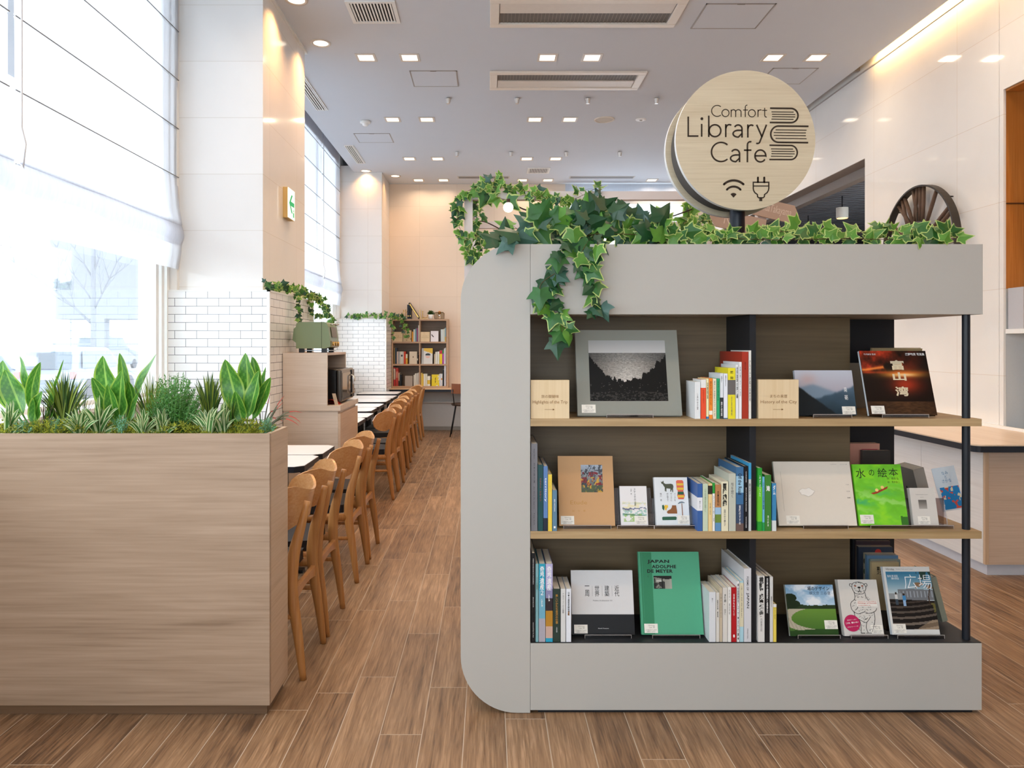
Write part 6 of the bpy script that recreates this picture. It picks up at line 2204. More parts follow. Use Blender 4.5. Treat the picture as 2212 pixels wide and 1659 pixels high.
ms = MB()
for i in range(7000):
    x = rnd.uniform(LX + PX1 + 0.02, PX1 - 0.03)
    y = rnd.uniform(PY0 + 0.022, PY1 - 0.025)
    hh = 0.036 + 0.040 * noise.noise(Vector((x * 9, y * 9, 0))) + 0.006
    c = Vector((x, y, SOILZ + max(0.0, hh) * rnd.uniform(0.2, 1.3)))
    for q_ in range(3):
        d = Vector((rnd.gauss(0, 1), rnd.gauss(0, 1), rnd.uniform(.2, 1.4))).normalized() * rnd.uniform(.010, .020)
        sd = d.cross(Vector((rnd.uniform(-1, 1), -1, 0))).normalized() * 0.0016
        ms.add([c - sd, c + sd, c + d], [(0, 1, 2)], 0 if rnd.random() < 0.6 else 1)
tag(ms.build('moss_bed', [ML_moss, ML_moss2], fix=False), 'yellow-green moss covering the soil of the planter', 'moss', kind='stuff')

# ================================================================== IVY
IVY_R = [(0.0, 0.0), (0.13, -0.12), (0.38, -0.17), (0.38, 0.03), (0.52, 0.18), (0.68, 0.42), (0.36, 0.43), (0.24, 0.58), (0.13, 0.82), (0.0, 1.06)]


def ivy_leaf(b, c, size, normal, up, m_in, m_rim, lobed=True):
    n_ = normal.normalized()
    t_ = (up - n_ * up.dot(n_))
    t_ = t_.normalized() if t_.length > 1e-6 else n_.orthogonal()
    s_ = t_.cross(n_).normalized()
    R_ = IVY_R if lobed else [(0.0, 0.05), (0.22, -0.10), (0.44, -0.02), (0.52, 0.22), (0.44, 0.46), (0.26, 0.70), (0.12, 0.90), (0.0, 1.08)]
    outl = R_ + [(-x, y) for x, y in reversed(R_[1:-1])]
    cx, cy = 0.0, 0.34
    bend = rnd.uniform(-.25, .35)

    def P(x, y, k):
        x, y = cx + (x - cx) * k, cy + (y - cy) * k
        z = -abs(x) * 0.30 - bend * (y - 0.3) ** 2
        return c + (s_ * x + t_ * (y) + n_ * z) * size
    k_in = 0.85
    n = len(outl)
    vs = [P(x, y, 1.0) for x, y in outl] + [P(x, y, k_in) for x, y in outl] + [P(cx, cy, 1)]
    b.add(vs, [(i, (i + 1) % n, n + (i + 1) % n, n + i) for i in range(n)], m_rim)
    b.add(vs[n:2 * n] + [vs[-1]], [(i, (i + 1) % n, n) for i in range(n)], m_in)


ML_iv = [leaf_mat('ivy_dark', '#1f4a2a', 0.35, 0.12), leaf_mat('ivy_mid', '#356b30', 0.38, 0.2), leaf_mat('ivy_light', '#5f9638', 0.4, 0.3), leaf_mat('ivy_rim', '#bcd07a', 0.45, 0.3), leaf_mat('ivy_blue', '#34594a', 0.3, 0.1)]
M_vine = mat('vine_brown', '#5d4a30', 0.8)


def garland(name, paths, label, dark=0.5, group='ivy garlands', rim=0.5):
    """paths: list of (points, spacing, size, jitter, droop)"""
    r = empty(name, (0, 0, 0), label=label, cat='ivy', group=group)
    base_p = Vector(paths[0][0][0])
    r.location = base_p
    lv, st = MB(), MB()
    for pts_, spc, size, jit, hang in paths:
        cp = catmull([Vector(p) - base_p for p in pts_], 6)
        st.tube(cp, 0.0013, n=4)
        L_ = sum((cp[i + 1] - cp[i]).length for i in range(len(cp) - 1))
        cnt = max(1, int(L_ / spc))
        for k in range(cnt):
            t = (k + rnd.random()) / cnt * (len(cp) - 1)
            i = min(int(t), len(cp) - 2)
            c = cp[i].lerp(cp[i + 1], t - i)
            off = Vector((rnd.gauss(0, jit[0]), rnd.gauss(0, jit[1]), rnd.gauss(0, jit[2])))
            c2 = c + off
            if off.length > 0.012:
                st.tube([c, c + off * 0.5 + Vector((0, 0, 0.004)), c2], 0.0008, n=3)
            nrm = Vector((rnd.gauss(0, .45), -1 + rnd.gauss(0, .3), rnd.gauss(0.25, .35)))
            if hang:
                up = Vector((rnd.gauss(0, .7), 0, -1 + rnd.gauss(0, .4)))
            else:
                up = Vector((rnd.gauss(0, 1.0), 0, rnd.gauss(0.2, .8)))
            rr = rnd.random()
            mi = (0 if rnd.random() < 0.6 else 4 if rnd.random() < 0.3 else 1) if rr < dark else (1 if rnd.random() < 0.45 else 2)
            ivy_leaf(lv, c2, size * rnd.uniform(.65, 1.2), nrm, up, mi, 3 if rnd.random() < rim * (0.25 if mi in (0, 4) else 1.2) else mi, rnd.random() < 0.92)
    lv.build('leaves', ML_iv, r, fix=False)
    st.build('vine', M_vine, r, fix=False)
    return r


kf = 2.80 / 1600


def bp_(px, py, Y=2.90):
    k = Y / 1600
    return ((px - 1056) * k, Y, EYE - (py - 745) * k)


garland('ivy_garland', [
    ([bp_(1090, 524), bp_(1160, 505), bp_(1230, 488), bp_(1300, 480), bp_(1390, 490), bp_(1450, 500)], 0.0062, 0.084, (0.03, 0.05, 0.026), False),
    ([bp_(1190, 500, 2.95), bp_(1250, 478, 2.95), bp_(1330, 478, 2.95), bp_(1400, 498, 2.95)], 0.010, 0.078, (0.03, 0.05, 0.022), False),
    ([bp_(1240, 510, 2.85), bp_(1330, 505, 2.85), bp_(1420, 510, 2.85)], 0.012, 0.070, (0.02, 0.02, 0.016), False)],
    'dense dark ivy mound on top of the grey bookcase, left half', dark=0.80, rim=0.45)
garland('ivy_garland', [
    ([bp_(1420, 512), bp_(1500, 505), bp_(1600, 510), bp_(1700, 500), bp_(1800, 508), bp_(1900, 500), bp_(1990, 505), bp_(2035, 512)], 0.016, 0.062, (0.02, 0.04, 0.012), False),
    ([bp_(1440, 518, 2.86), bp_(1560, 515, 2.86), bp_(1680, 518, 2.86), bp_(1820, 516, 2.86), bp_(1960, 518, 2.86), bp_(2030, 518, 2.86)], 0.024, 0.054, (0.02, 0.02, 0.008), False)],
    'bright green cream-edged ivy along the bookcase top, right half', dark=0.10, rim=0.85)
Yh = 2.785
garland('ivy_strand', [
    ([bp_(1235, 520, 2.84), bp_(1222, 532, Yh), bp_(1195, 560, Yh), bp_(1205, 600, Yh), bp_(1195, 640, Yh), bp_(1200, 680, Yh), bp_(1214, 705, Yh), bp_(1212, 738, Yh)], 0.019, 0.064, (0.012, 0.008, 0.008), True),
    ([bp_(1200, 590, Yh), bp_(1170, 612, Yh), bp_(1165, 640, Yh), bp_(1180, 665, Yh)], 0.026, 0.072, (0.006, 0.006, 0.006), True)],
    'longest ivy strand hanging down the bookcase front over the opening', dark=0.75, group='hanging ivy strands', rim=0.5)
garland('ivy_strand', [
    ([bp_(1290, 520, 2.84), bp_(1290, 532, Yh), bp_(1285, 560, Yh), bp_(1270, 585, Yh), bp_(1285, 620, Yh), bp_(1288, 650, Yh), bp_(1280, 682, Yh)], 0.020, 0.060, (0.012, 0.008, 0.008), True),
    ([bp_(1270, 520, 2.84), bp_(1262, 535, Yh), bp_(1250, 560, Yh), bp_(1262, 590, Yh)], 0.018, 0.060, (0.008, 0.006, 0.008), True)],
    'shorter ivy strand hanging right of the longest one on the bookcase', dark=0.75, group='hanging ivy strands', rim=0.5)

# ================================================================== PERGOLA FRAME behind the bookcase
KA = 4.376 / 1600
fx0, fx1, fy0, fy1, fzt, ft = -0.145, 1.638, 4.376, 5.50, 2.308, 0.049
M_frame = mat('frame_pinkish_white', '#d9cfcb', 0.5, noise_amt=0.01)
pg_ = empty('pergola_frame', ((fx0 + fx1) / 2, (fy0 + fy1) / 2, 0), label='white box-section pergola frame standing behind the bookcase', cat='frame')
ox, oy = -(fx0 + fx1) / 2, -(fy0 + fy1) / 2
for x in (fx0, fx1 - ft):
    for y in (fy0, fy1 - ft):
        MB().box(x + ox, x + ft + ox, y + oy, y + ft + oy, 0, fzt).build('post', M_frame, pg_)
for y in (fy0, fy1 - ft):
    MB().box(fx0 + ft + ox, fx1 - ft + ox, y + oy, y + ft + oy, fzt - ft, fzt).build('beam', M_frame, pg_)
for x in (fx0, fx1 - ft):
    MB().box(x + ox, x + ft + ox, fy0 + ft + oy, fy1 - ft + oy, fzt - ft, fzt).build('side_beam', M_frame, pg_)


def fp(px, py, Y=4.35):
    k = Y / 1600
    return ((px - 1056) * k, Y, EYE - (py - 745) * k)


JS = (0.022, 0.02, 0.020)
garland('ivy_garland', [
    ([fp(1012, 412), fp(1040, 400), fp(1075, 405), fp(1120, 408), fp(1160, 420), fp(1200, 435), fp(1240, 430), fp(1300, 400)], 0.012, 0.055, (0.02, 0.015, 0.022), False),
    ([fp(1065, 405), fp(1070, 385), fp(1085, 378)], 0.02, 0.05, (0.008, 0.01, 0.008), False),
    ([fp(1160, 430), fp(1190, 455), fp(1215, 465)], 0.022, 0.06, (0.01, 0.01, 0.012), True),
    ([fp(1040, 415), fp(1068, 425), fp(1095, 432)], 0.03, 0.09, (0.008, 0.004, 0.01), True)],
    'light green ivy trailing along the front beam of the white frame', dark=0.12, rim=0.8, group='ivy on the white frame')
garland('ivy_garland', [
    ([fp(1003, 412), fp(992, 440), fp(990, 480), fp(1000, 510), fp(1010, 540), fp(1020, 565)], 0.011, 0.05, (0.016, 0.01, 0.012), True),
    ([fp(1030, 425, 4.47), fp(1030, 460, 4.47), fp(1028, 500, 4.47), fp(1040, 530, 4.47), fp(1028, 560, 4.47), fp(1026, 590, 4.47)], 0.010, 0.05, (0.022, 0.02, 0.016), True)],
    'light green ivy winding down the left post of the white frame', dark=0.25, rim=0.7, group='ivy on the white frame')
garland('ivy_garland', [
    ([fp(1495, 440, 5.3), fp(1485, 465, 5.2), fp(1480, 485, 5.1)], 0.022, 0.10, (0.02, 0.01, 0.01), True),
    ([fp(1490, 500, 5.3), fp(1520, 475, 4.9), fp(1560, 455, 4.6), fp(1590, 440, 4.45)], 0.014, 0.05, (0.02, 0.02, 0.02), False)],
    'light green ivy on the right side beam of the white frame', dark=0.1, rim=0.7, group='ivy on the white frame')

# string lights
M_cable = mat('cable_dark', '#3a2a20', 0.6)
M_bulb = mat('bulb_glow', '#fff4dc', 0.3, emit=(1.0, 0.86, 0.62), estr=3.5, noise_amt=0)
for nm, cab, bulbs in (('string lights looped on the front beam of the white frame', [fp(1085, 430, 4.42), fp(1105, 438, 4.42), fp(1140, 455, 4.42), fp(1222, 472, 4.42), fp(1300, 488, 4.44), fp(1396, 484, 4.46), fp(1450, 468, 4.46), fp(1495, 452, 4.46)], [(1098, 448, 4.28, 11), (1253, 486, 4.44, 6), (1397, 494, 4.46, 8)]),
                       ('string lights on the rear of the white frame, lower loop', [fp(1030, 478, 5.40), fp(1050, 480, 5.40), fp(1090, 500, 5.40), fp(1110, 510, 5.40), fp(1200, 522, 5.40)], [(1092, 508, 5.40, 8)])):
    r = empty('string_lights', cab[0], label=nm, cat='string lights')
    o = Vector(cab[0])
    MB().tube(catmull([Vector(p) - o for p in cab], 5), 0.0045, n=6).build('cable', M_cable, r)
    for (px, py, Y, rr) in bulbs:
        c = Vector(fp(px, py, Y)) - o
        bb = MB().sphere((0, 0, 0), rr * Y / 1600, 18, 12).build('bulb', M_bulb, r, loc=c)
        MB().cyl((0, 0, rr * Y / 1600 * 0.9), 0.011, 0.022, n=12).build('socket', M_cable, bb)

# direction signs on the right post of the frame
M_arrow = mat('arrow_taupe', '#b89a86', 0.6, noise_amt=0.02)
for nm, px0, py0, L_, tip, txt, lab in (('arrow_sign', 1640, 448, 0.232, 1, 'HidaTakayama', 'taupe arrow sign pointing right, lettered HidaTakayama'),
                                       ('arrow_sign', 1639, 492, 0.30, -1, 'Noto', 'taupe arrow sign pointing left, lettered Noto')):
    k = 4.35 / 1600
    r = empty(nm, ((px0 - 1056) * k, 4.345, EYE - (py0 - 745) * k), (0, R(13), 0), label=lab, cat='sign')
    hh = 0.052
    poly_ = [(-0.03 * tip, -hh), (tip * L_ * 0.84, -hh), (tip * L_, 0), (tip * L_ * 0.84, hh), (-0.03 * tip, hh)]
    MB().prism(poly_, -0.012, 0.0).build('board', M_arrow, r)
    if tip > 0:
        lettering(r, txt, L_ * 0.40, 0, w=L_ * 0.80, h=0.058, m=mat('arrow_ink', '#dcc6b4', 0.6, noise_amt=0), y=-0.0126)
    else:
        lettering(r, txt, -L_ * 0.50, 0.0, w=0.125, h=0.050, m=MATS['arrow_ink'], y=-0.0126)

# ================================================================== CHAIRS
M_chw = wood('honey_oak_chair', '#a8703a', '#bd8850', '#8f5c2c', grain='z', rough=0.4)
M_chc = wood('honey_oak_crest', '#b98250', '#cb9a66', '#a87040', grain='y', rough=0.22)
M_leather = mat('dark_leather', '#1d1d21', 0.5, noise_amt=0.05)


def cafe_chair():
    r = empty('cafe_chair')
    for s in (-1, 1):
        pts_ = catmull([Vector(p) for p in ((0.0, s * 0.19, 0), (-0.022, s * 0.187, 0.18), (-0.050, s * 0.182, 0.38), (-0.042, s * 0.178, 0.52), (-0.012, s * 0.172, 0.64), (0.012, s * 0.168, 0.742))], 4)
        n = len(pts_)
        rad_ = []
        for i in range(n):
            t = i / (n - 1)
            rad_.append((0.014 + 0.013 * math.sin(math.pi * min(1, t * 1.05)) ** 1.3, 0.0115 + 0.002 * math.sin(math.pi * t)))
        b = MB()
        b.tube(pts_, [(a, c) for a, c in rad_], n=10)
        b.build('rear_leg', M_chw, r)
        MB().tube([(-0.43, s * 0.195, 0), (-0.415, s * 0.19, 0.2), (-0.40, s * 0.185, 0.395)], [0.012, 0.0155, 0.018], n=10).build('front_leg', M_chw, r)
        MB().tube([(-0.045, s * 0.183, 0.385), (-0.22, s * 0.19, 0.385), (-0.40, s * 0.195, 0.385)], [(0.010, 0.022)] * 3, n=8).build('side_rail', M_chw, r)
        MB().tube([(-0.03, s * 0.186, 0.262), (-0.42, s * 0.2, 0.262)], [(0.008, 0.011)] * 2, n=8).build('stretcher', M_chw, r)
    b = MB()
    for i in range(9):
        t = i / 8 * 2 - 1
    b.grid(lambda u, v: (-0.053, -0.175 + 0.35 * u, 0.372 - (1 - v) * (0.030 + 0.022 * abs(2 * u - 1) ** 2)), 10, 2, smooth=False)
    b.grid(lambda u, v: (-0.033, -0.175 + 0.35 * u, 0.372 - (1 - v) * (0.030 + 0.022 * abs(2 * u - 1) ** 2)), 10, 2, smooth=False)
    b.grid(lambda u, v: (-0.053 + 0.02 * v, -0.175 + 0.35 * u, 0.372), 10, 1, smooth=False)
    b.grid(lambda u, v: (-0.053 + 0.02 * v, -0.175 + 0.35 * u, 0.342 - 0.022 * abs(2 * u - 1) ** 2), 10, 1, smooth=False)
    b.build('rear_rail', M_chw, r)
    MB().box(-0.41, -0.39, -0.185, 0.185, 0.362, 0.405).build('front_rail', M_chw, r)
    # seat cushion: trapezoid with softened edge
    def cush(z0, z1, g):
        return [(-0.455 - g, -0.225 - g), (-0.455 - g, 0.225 + g), (-0.02 + g, 0.185 + g), (-0.02 + g, -0.185 - g)]
    b = MB()
    b.prism([(-0.47, -0.208), (-0.32, -0.212), (-0.085, -0.165), (-0.085, 0.165), (-0.32, 0.212), (-0.47, 0.208)], 0.408, 0.455, axis='z')
    o = b.build('seat_cushion', M_leather, r, bevel=0.018, seg=4)
    for p_ in o.data.polygons:
        p_.use_smooth = True
    # butterfly crest rail
    b = MB()

    def hh(t):
        a = abs(t)
        if a < 0.5:
            return 0.060 + 0.032 * (a / 0.5) ** 1.6
        return 0.092 * math.sqrt(max(0.0, 1 - ((a - 0.5) / 0.5) ** 2.4))

    def crest(off):
        def fn(u, v):
            t = 2 * u - 1
            z = 0.704 + 0.012 * t * t + hh(t) * (2 * v - 1)
            x = -0.016 - 0.165 * (1 - math.cos(1.3 * t)) / (1 - math.cos(1.3)) + 0.22 * (z - 0.704) * (1 - 0.3 * abs(t))
            return (x + off * math.cos(t), 0.228 * math.sin(1.3 * t) / math.sin(1.3) * (1 + off * 3 * abs(t)), z)
        return fn
    nu, nv = 28, 6
    b.grid(crest(-0.006), nu, nv)
    b.grid(crest(0.006), nu, nv)
    for v0 in (0.0, 1.0):
        b.grid(lambda u, v, v0=v0: [a * (1 - v) + c * v for a, c in zip(crest(-0.006)(u, v0), crest(0.006)(u, v0))], nu, 1)
    b.build('backrest', M_chc, r)
    return r


chairs = [(-0.776, 3.285, 'nearest the planter, first in the row'), (-0.776, 3.745, 'second in the row from the planter'), (-0.776, 4.545, 'third in the row from the planter'), (-0.782, 5.03, 'fourth in the row from the planter'),
          (-0.865, 6.88, 'fifth in the row, first past the gap'), (-0.865, 7.335, 'sixth in the row from the planter'), (-0.905, 8.15, 'seventh in the row from the planter'), (-0.93, 8.62, 'eighth in the row from the planter'),
          (-0.965, 9.44, 'ninth in the row from the planter'), (-0.965, 9.90, 'tenth in the row, last but one'), (-0.99, 11.05, 'last in the row, nearest the far bookshelf')]
_p = None
for x, y, l_ in chairs:
    o = cafe_chair() if _p is None else copy_tree(_p)
    _p = _p or o
    o.location = (x, y, 0)
    tag(o, 'honey oak cafe chair, ' + l_, 'chair', 'oak cafe chairs along the aisle')

# ================================================================== TABLES
M_top = mat('table_white', '#eceae8', 0.22, noise_amt=0.01)
M_edge = mat('table_edge_black', '#20242c', 0.4)


def cafe_table(L_):
    r = empty('cafe_table')
    ch = 0.05
    D_ = 0.60
    poly_ = [(0, ch), (0, L_ - ch), (-ch, L_ - 0.004), (-D_ + ch, L_ - 0.004), (-D_, L_ - ch), (-D_, ch), (-D_ + ch, 0.004), (-ch, 0.004)]
    MB().prism(poly_, 0.650, 0.6845, axis='z').build('edge_band', M_edge, r)
    ins = [(x * 0.99 - 0.002 if x > -0.3 else x * 0.99, 0.004 + y * 0.985) for x, y in poly_]
    MB().prism(ins, 0.6846, 0.6865, axis='z').build('tabletop', M_top, r)
    MB().cyl((-0.17, L_ * 0.5, 0.02), 0.024, 0.63, n=20).build('leg', M_black, r)
    MB().cyl((-0.45, L_ * 0.5, 0.02), 0.024, 0.63, n=20).build('leg', M_black, r)
    MB().box(-0.56, -0.05, L_ * 0.5 - 0.03, L_ * 0.5 + 0.03, 0, 0.02).box(-0.20, -0.14, 0.06, L_ - 0.06, 0, 0.018).box(-0.48, -0.42, 0.06, L_ - 0.06, 0, 0.018).build('foot', M_black, r)
    return r


tabs = [
        (-1.09, 4.33, 0.47, 'just past the planter, nearer of its pair'), (-1.09, 4.81, 0.47, 'just past the planter, farther of its pair'),
        (-1.20, 6.75, 0.50, 'beside the fifth chair'), (-1.20, 7.26, 0.50, 'beside the sixth chair'),
        (-1.27, 7.95, 0.53, 'beside the seventh chair'), (-1.27, 8.49, 0.53, 'beside the eighth chair'),
        (-1.29, 9.25, 0.60, 'beside the ninth chair'), (-1.29, 9.86, 0.60, 'beside the tenth chair'), (-1.33, 10.75, 0.60, 'nearest the far bookshelf')]
for x, y, L_, l_ in tabs:
    o = cafe_table(L_)
    o.location = (x, y, 0)
    tag(o, 'white cafe table with black edge, ' + l_, 'table', 'white cafe tables along the aisle')
# upholstered bench under the window, far part
bn = empty('window_bench', (-2.1, 9.0, 0), label='low grey upholstered bench under the far window blinds', cat='bench')
MB().box(-0.17, 0.20, -2.1, 2.25, 0.0, 0.36).build('base', mat('bench_grey', '#8d8f92', 0.7), bn)
MB().box(-0.17, 0.22, -2.1, 2.25, 0.361, 0.43).build('seat', mat('bench_cloth', '#a3a6aa', 0.85), bn, bevel=0.015)
# grey lounge chairs behind the planting
M_shell = mat('shell_grey', '#8f99a3', 0.45)
_p = None
for x, y, l_ in ((-2.02, 3.86, 'seen between the plants left of the window frame'), (-2.06, 3.42, 'almost hidden behind the left end plants')):
    if _p is None:
        r = empty('lounge_chair')
        b = MB()

        def sh(off):
            def fn(u, v):
                a = -1.25 + 2.5 * u
                rr_ = 0.20 + off
                return (rr_ * math.sin(a), rr_ * math.cos(a) * 0.9 - 0.0, 0.44 + 0.60 * v * (1 - 0.35 * abs(2 * u - 1) ** 2.5))
            return fn
        b.grid(sh(0), 20, 8)
        b.grid(sh(0.012), 20, 8)
        b.grid(lambda u, v: [a * (1 - v) + c * v for a, c in zip(sh(0)(u, 1), sh(0.012)(u, 1))], 20, 1)
        b.build('backrest', M_shell, r)
        MB().cyl((0, 0, 0.40), 0.21, 0.06, n=28).build('seat', mat('seat_pad', '#5b6068', 0.8), r, bevel=0.01)
        MB().cyl((0, 0, 0.02), 0.022, 0.38, n=16).build('stem', M_black, r)
        MB().cyl((0, 0, 0), 0.16, 0.02, n=28).build('base', M_black, r)
        _p = r
    else:
        r = copy_tree(_p)
    r.location = (x, y, 0)
    r.rotation_euler = (0, 0, R(150))
    tag(r, 'grey rounded lounge chair by the window, ' + l_, 'chair', 'grey lounge chairs by the window')

# ================================================================== SERVICE CABINET, TOASTER, MICROWAVE
M_cab = wood('cabinet_ash', '#cdb8a2', '#dccab8', '#c0a88f', grain='x', rough=0.4, scale=0.8)
M_cabs = wood('cabinet_ash_side', '#c9a98b', '#d8bb9f', '#bb9877', grain='y', rough=0.4, scale=0.8)
cbn = empty('service_cabinet', (-1.38, 5.75, 0), label='pale wood service cabinet with open oven niche beside the tiled pillar', cat='cabinet')
ax, ay = 1.38, -5.75


def cbx(x0, x1, y0, y1, z0, z1, nm, m_, parent=None):
    return MB().box(x0 + ax, x1 + ax, y0 + ay, y1 + ay, z0, z1).build(nm, m_, parent or cbn)


cbx(-1.60, -1.175, 5.765, 6.52, 0.0, 0.885, 'lower_body', M_cab)
cbx(-1.174, -1.155, 5.765, 6.52, 0.02, 0.865, 'door', M_cabs)
cbx(-1.60, -1.152, 5.75, 6.53, 0.887, 0.928, 'worktop', M_cab)
cbx(-1.60, -1.255, 5.75, 5.772, 0.9285, 1.338, 'side_panel', M_cab)
cbx(-1.60, -1.255, 6.485, 6.507, 0.9285, 1.318, 'side_panel', M_cab)
cbx(-1.60, -1.255, 5.7725, 6.507, 1.3185, 1.338, 'top_panel', M_cabs)
cbx(-1.60, -1.59, 5.7725, 6.484, 0.9285, 1.318, 'back_panel', M_cabs)
ts = empty('toaster_oven', (-1.40, 6.03, 1.3385), label='sage green retro toaster oven on top of the pale wood cabinet', cat='toaster oven')
M_sage = mat('sage_enamel', '#7c8c68', 0.35, noise_amt=0.01)
b = MB()
prof_ = [(-0.125, 0.033), (0.10, 0.033), (0.145, 0.045), (0.140, 0.13), (0.128, 0.205), (0.115, 0.235), (0.095, 0.243), (-0.10, 0.243), (-0.122, 0.232), (-0.128, 0.20)]
b.prism(prof_, -0.17, 0.17)
b.build('body', M_sage, ts, bevel=0.008, seg=3)
MB().prism([(-0.165, 0.10), (-0.125, 0.07), (-0.125, 0.215), (-0.155, 0.19)], -0.13, 0.13).build('rear_hump', M_sage, ts, bevel=0.006)
MB().box(0.074, 0.077, -0.1712, 0.1712, 0.034, 0.2440).build('seam', mat('seam_dark', '#3a4230', 0.7), ts)
MB().add([(0.1465, -0.10, 0.122), (0.1465, 0.10, 0.122), (0.134, 0.10, 0.205), (0.134, -0.10, 0.205)], [(0, 1, 2, 3)]).build('window', mat('oven_glass', '#23261f', 0.08), ts)
MB().box(0.132, 0.150, -0.14, 0.14, 0.045, 0.095).build('control_panel', mat('sage_panel', '#8f8a68', 0.4), ts)
M_brass = mat('brass', '#c9a45c', 0.25, metal=0.9)
for yy_ in (-0.09, 0.0, 0.09):
    MB().cyl((0.150, yy_, 0.070), 0.017, 0.012, axis='x', n=18).build('knob', M_brass, ts)
MB().tube([(0.128, -0.09, 0.222), (0.158, -0.09, 0.228), (0.158, 0.09, 0.228), (0.128, 0.09, 0.222)], 0.006, n=8).build('handle', mat('chrome', '#d6d3ce', 0.2, metal=0.8), ts)
for xx in (-0.09, 0.09):
    for yy_ in (-0.13, 0.13):
        MB().box(xx - 0.02, xx + 0.02, yy_ - 0.015, yy_ + 0.015, 0, 0.034).build('foot', M_black, ts)
MB().box(-0.10, 0.13, -0.12, 0.12, 0.014, 0.020).build('crumb_tray', mat('tray_steel', '#8d8f90', 0.3, metal=0.8), ts)

mw = empty('microwave_oven', (-1.38, 6.15, 0.929), label='black retro microwave oven standing in the cabinet niche', cat='microwave')
M_mwb = mat('microwave_black', '#141416', 0.25)
MB().box(-0.19, 0.165, -0.25, 0.28, 0.012, 0.275).build('body', M_mwb, mw, bevel=0.012, seg=3)
MB().box(0.166, 0.205, -0.25, 0.28, 0.012, 0.275).build('door', mat('microwave_frame', '#5a5652', 0.2, metal=0.6), mw, bevel=0.016, seg=3)
MB().box(0.2052, 0.208, -0.215, 0.12, 0.045, 0.245).build('door_window', mat('microwave_glass', '#8a8378', 0.06, metal=0.5), mw)
MB().box(0.2052, 0.214, 0.16, 0.265, 0.03, 0.26).build('control_panel', M_mwb, mw)
for zz in (0.08, 0.18):
    MB().cyl((0.214, 0.21, zz), 0.022, 0.016, axis='x', n=20).build('knob', mat('chrome', '#d6d3ce', 0.2, metal=0.8), mw)
MB().tube([(0.207, 0.125, 0.06), (0.23, 0.125, 0.07), (0.23, 0.125, 0.21), (0.207, 0.125, 0.22)], 0.007, n=8).build('handle', mat('chrome', '#d6d3ce', 0.2, metal=0.8), mw)
MB().box(-0.02, 0.03, -0.2512, -0.2506, 0.13, 0.245).build('side_label', mat('label_beige', '#b9a999', 0.6), mw)
for xx in (-0.15, 0.12):
    for yy_ in (-0.2, 0.22):
        MB().cyl((xx, yy_, 0), 0.014, 0.013, n=12).build('foot', M_black, mw)
pc = empty('info_card', (-1.215, 5.84, 0.929), (R(0), R(0), R(0)), label='small beige card leaning in front of the microwave', cat='card')
MB().prism([(0.0, 0.0), (0.028, 0.0), (0.006, 0.088), (-0.022, 0.088)], 0, 0.003).build('card', mat('card_beige', '#cdb69a', 0.6), pc)
lettering(pc, 'ご自由に\nお使いください', 0.003, 0.05, w=0.017, h=0.03, m=M_inkg, y=-0.0005)
rc_ = empty('red_cloth', (-1.235, 5.88, 0.929), label='folded red-orange cloth beside the microwave', cat='cloth')
b = MB()
for i, (hh_, ww) in enumerate(((0.0, 0.05), (0.012, 0.046), (0.024, 0.036))):
    b.grid(lambda u, v, hh_=hh_, ww=ww: (-0.045 + ww * 2 * u, -0.03 + 0.09 * v, hh_ + 0.010 + 0.010 * math.sin(u * 3.1) - 0.012 * u), 8, 4)
    b.grid(lambda u, v, hh_=hh_, ww=ww: (-0.045 + ww * 2 * u, -0.03 + 0.09 * v, hh_ + 0.001 + 0.006 * math.sin(u * 3.1) - 0.001 * u), 8, 4)
b.build('cloth', mat('cloth_red', '#c93a22', 0.8), rc_)

# emergency exit lamp on the stone pillar
ex = empty('exit_sign', (-1.674, 6.12, 2.437), label='small lit exit sign with green arrow on the stone pillar', cat='sign')
MB().box(0.0005, 0.038, -0.10, 0.10, 0.0, 0.248).build('housing', mat('exit_housing', '#c9a96a', 0.5), ex)
MB().box(0.0385, 0.0445, -0.098, 0.098, 0.003, 0.245).build('light_panel', mat('exit_panel', '#f4f8f4', 0.5, emit=(0.95, 1.0, 0.95), estr=0.9, noise_amt=0), ex)
M_eg = mat('exit_green', '#149a50', 0.5, emit=(0.02, 0.55, 0.2), estr=0.6, noise_amt=0)
b = MB()
ar_ = [(-0.075, 0.125), (-0.005, 0.20), (0.028, 0.20), (-0.025, 0.143), (0.078, 0.143), (0.078, 0.107), (-0.025, 0.107), (0.028, 0.05), (-0.005, 0.05)]
b.prism(ar_, 0.0446, 0.0458, axis='x')
b.build('arrow', M_eg, ex)
b = MB().box(0.0446, 0.0458, 0.045, 0.075, 0.022, 0.062)
b.cyl((0.0446, 0.060, 0.078), 0.009, 0.0012, axis='x', n=12)
b.build('runner_symbol', M_eg, ex)

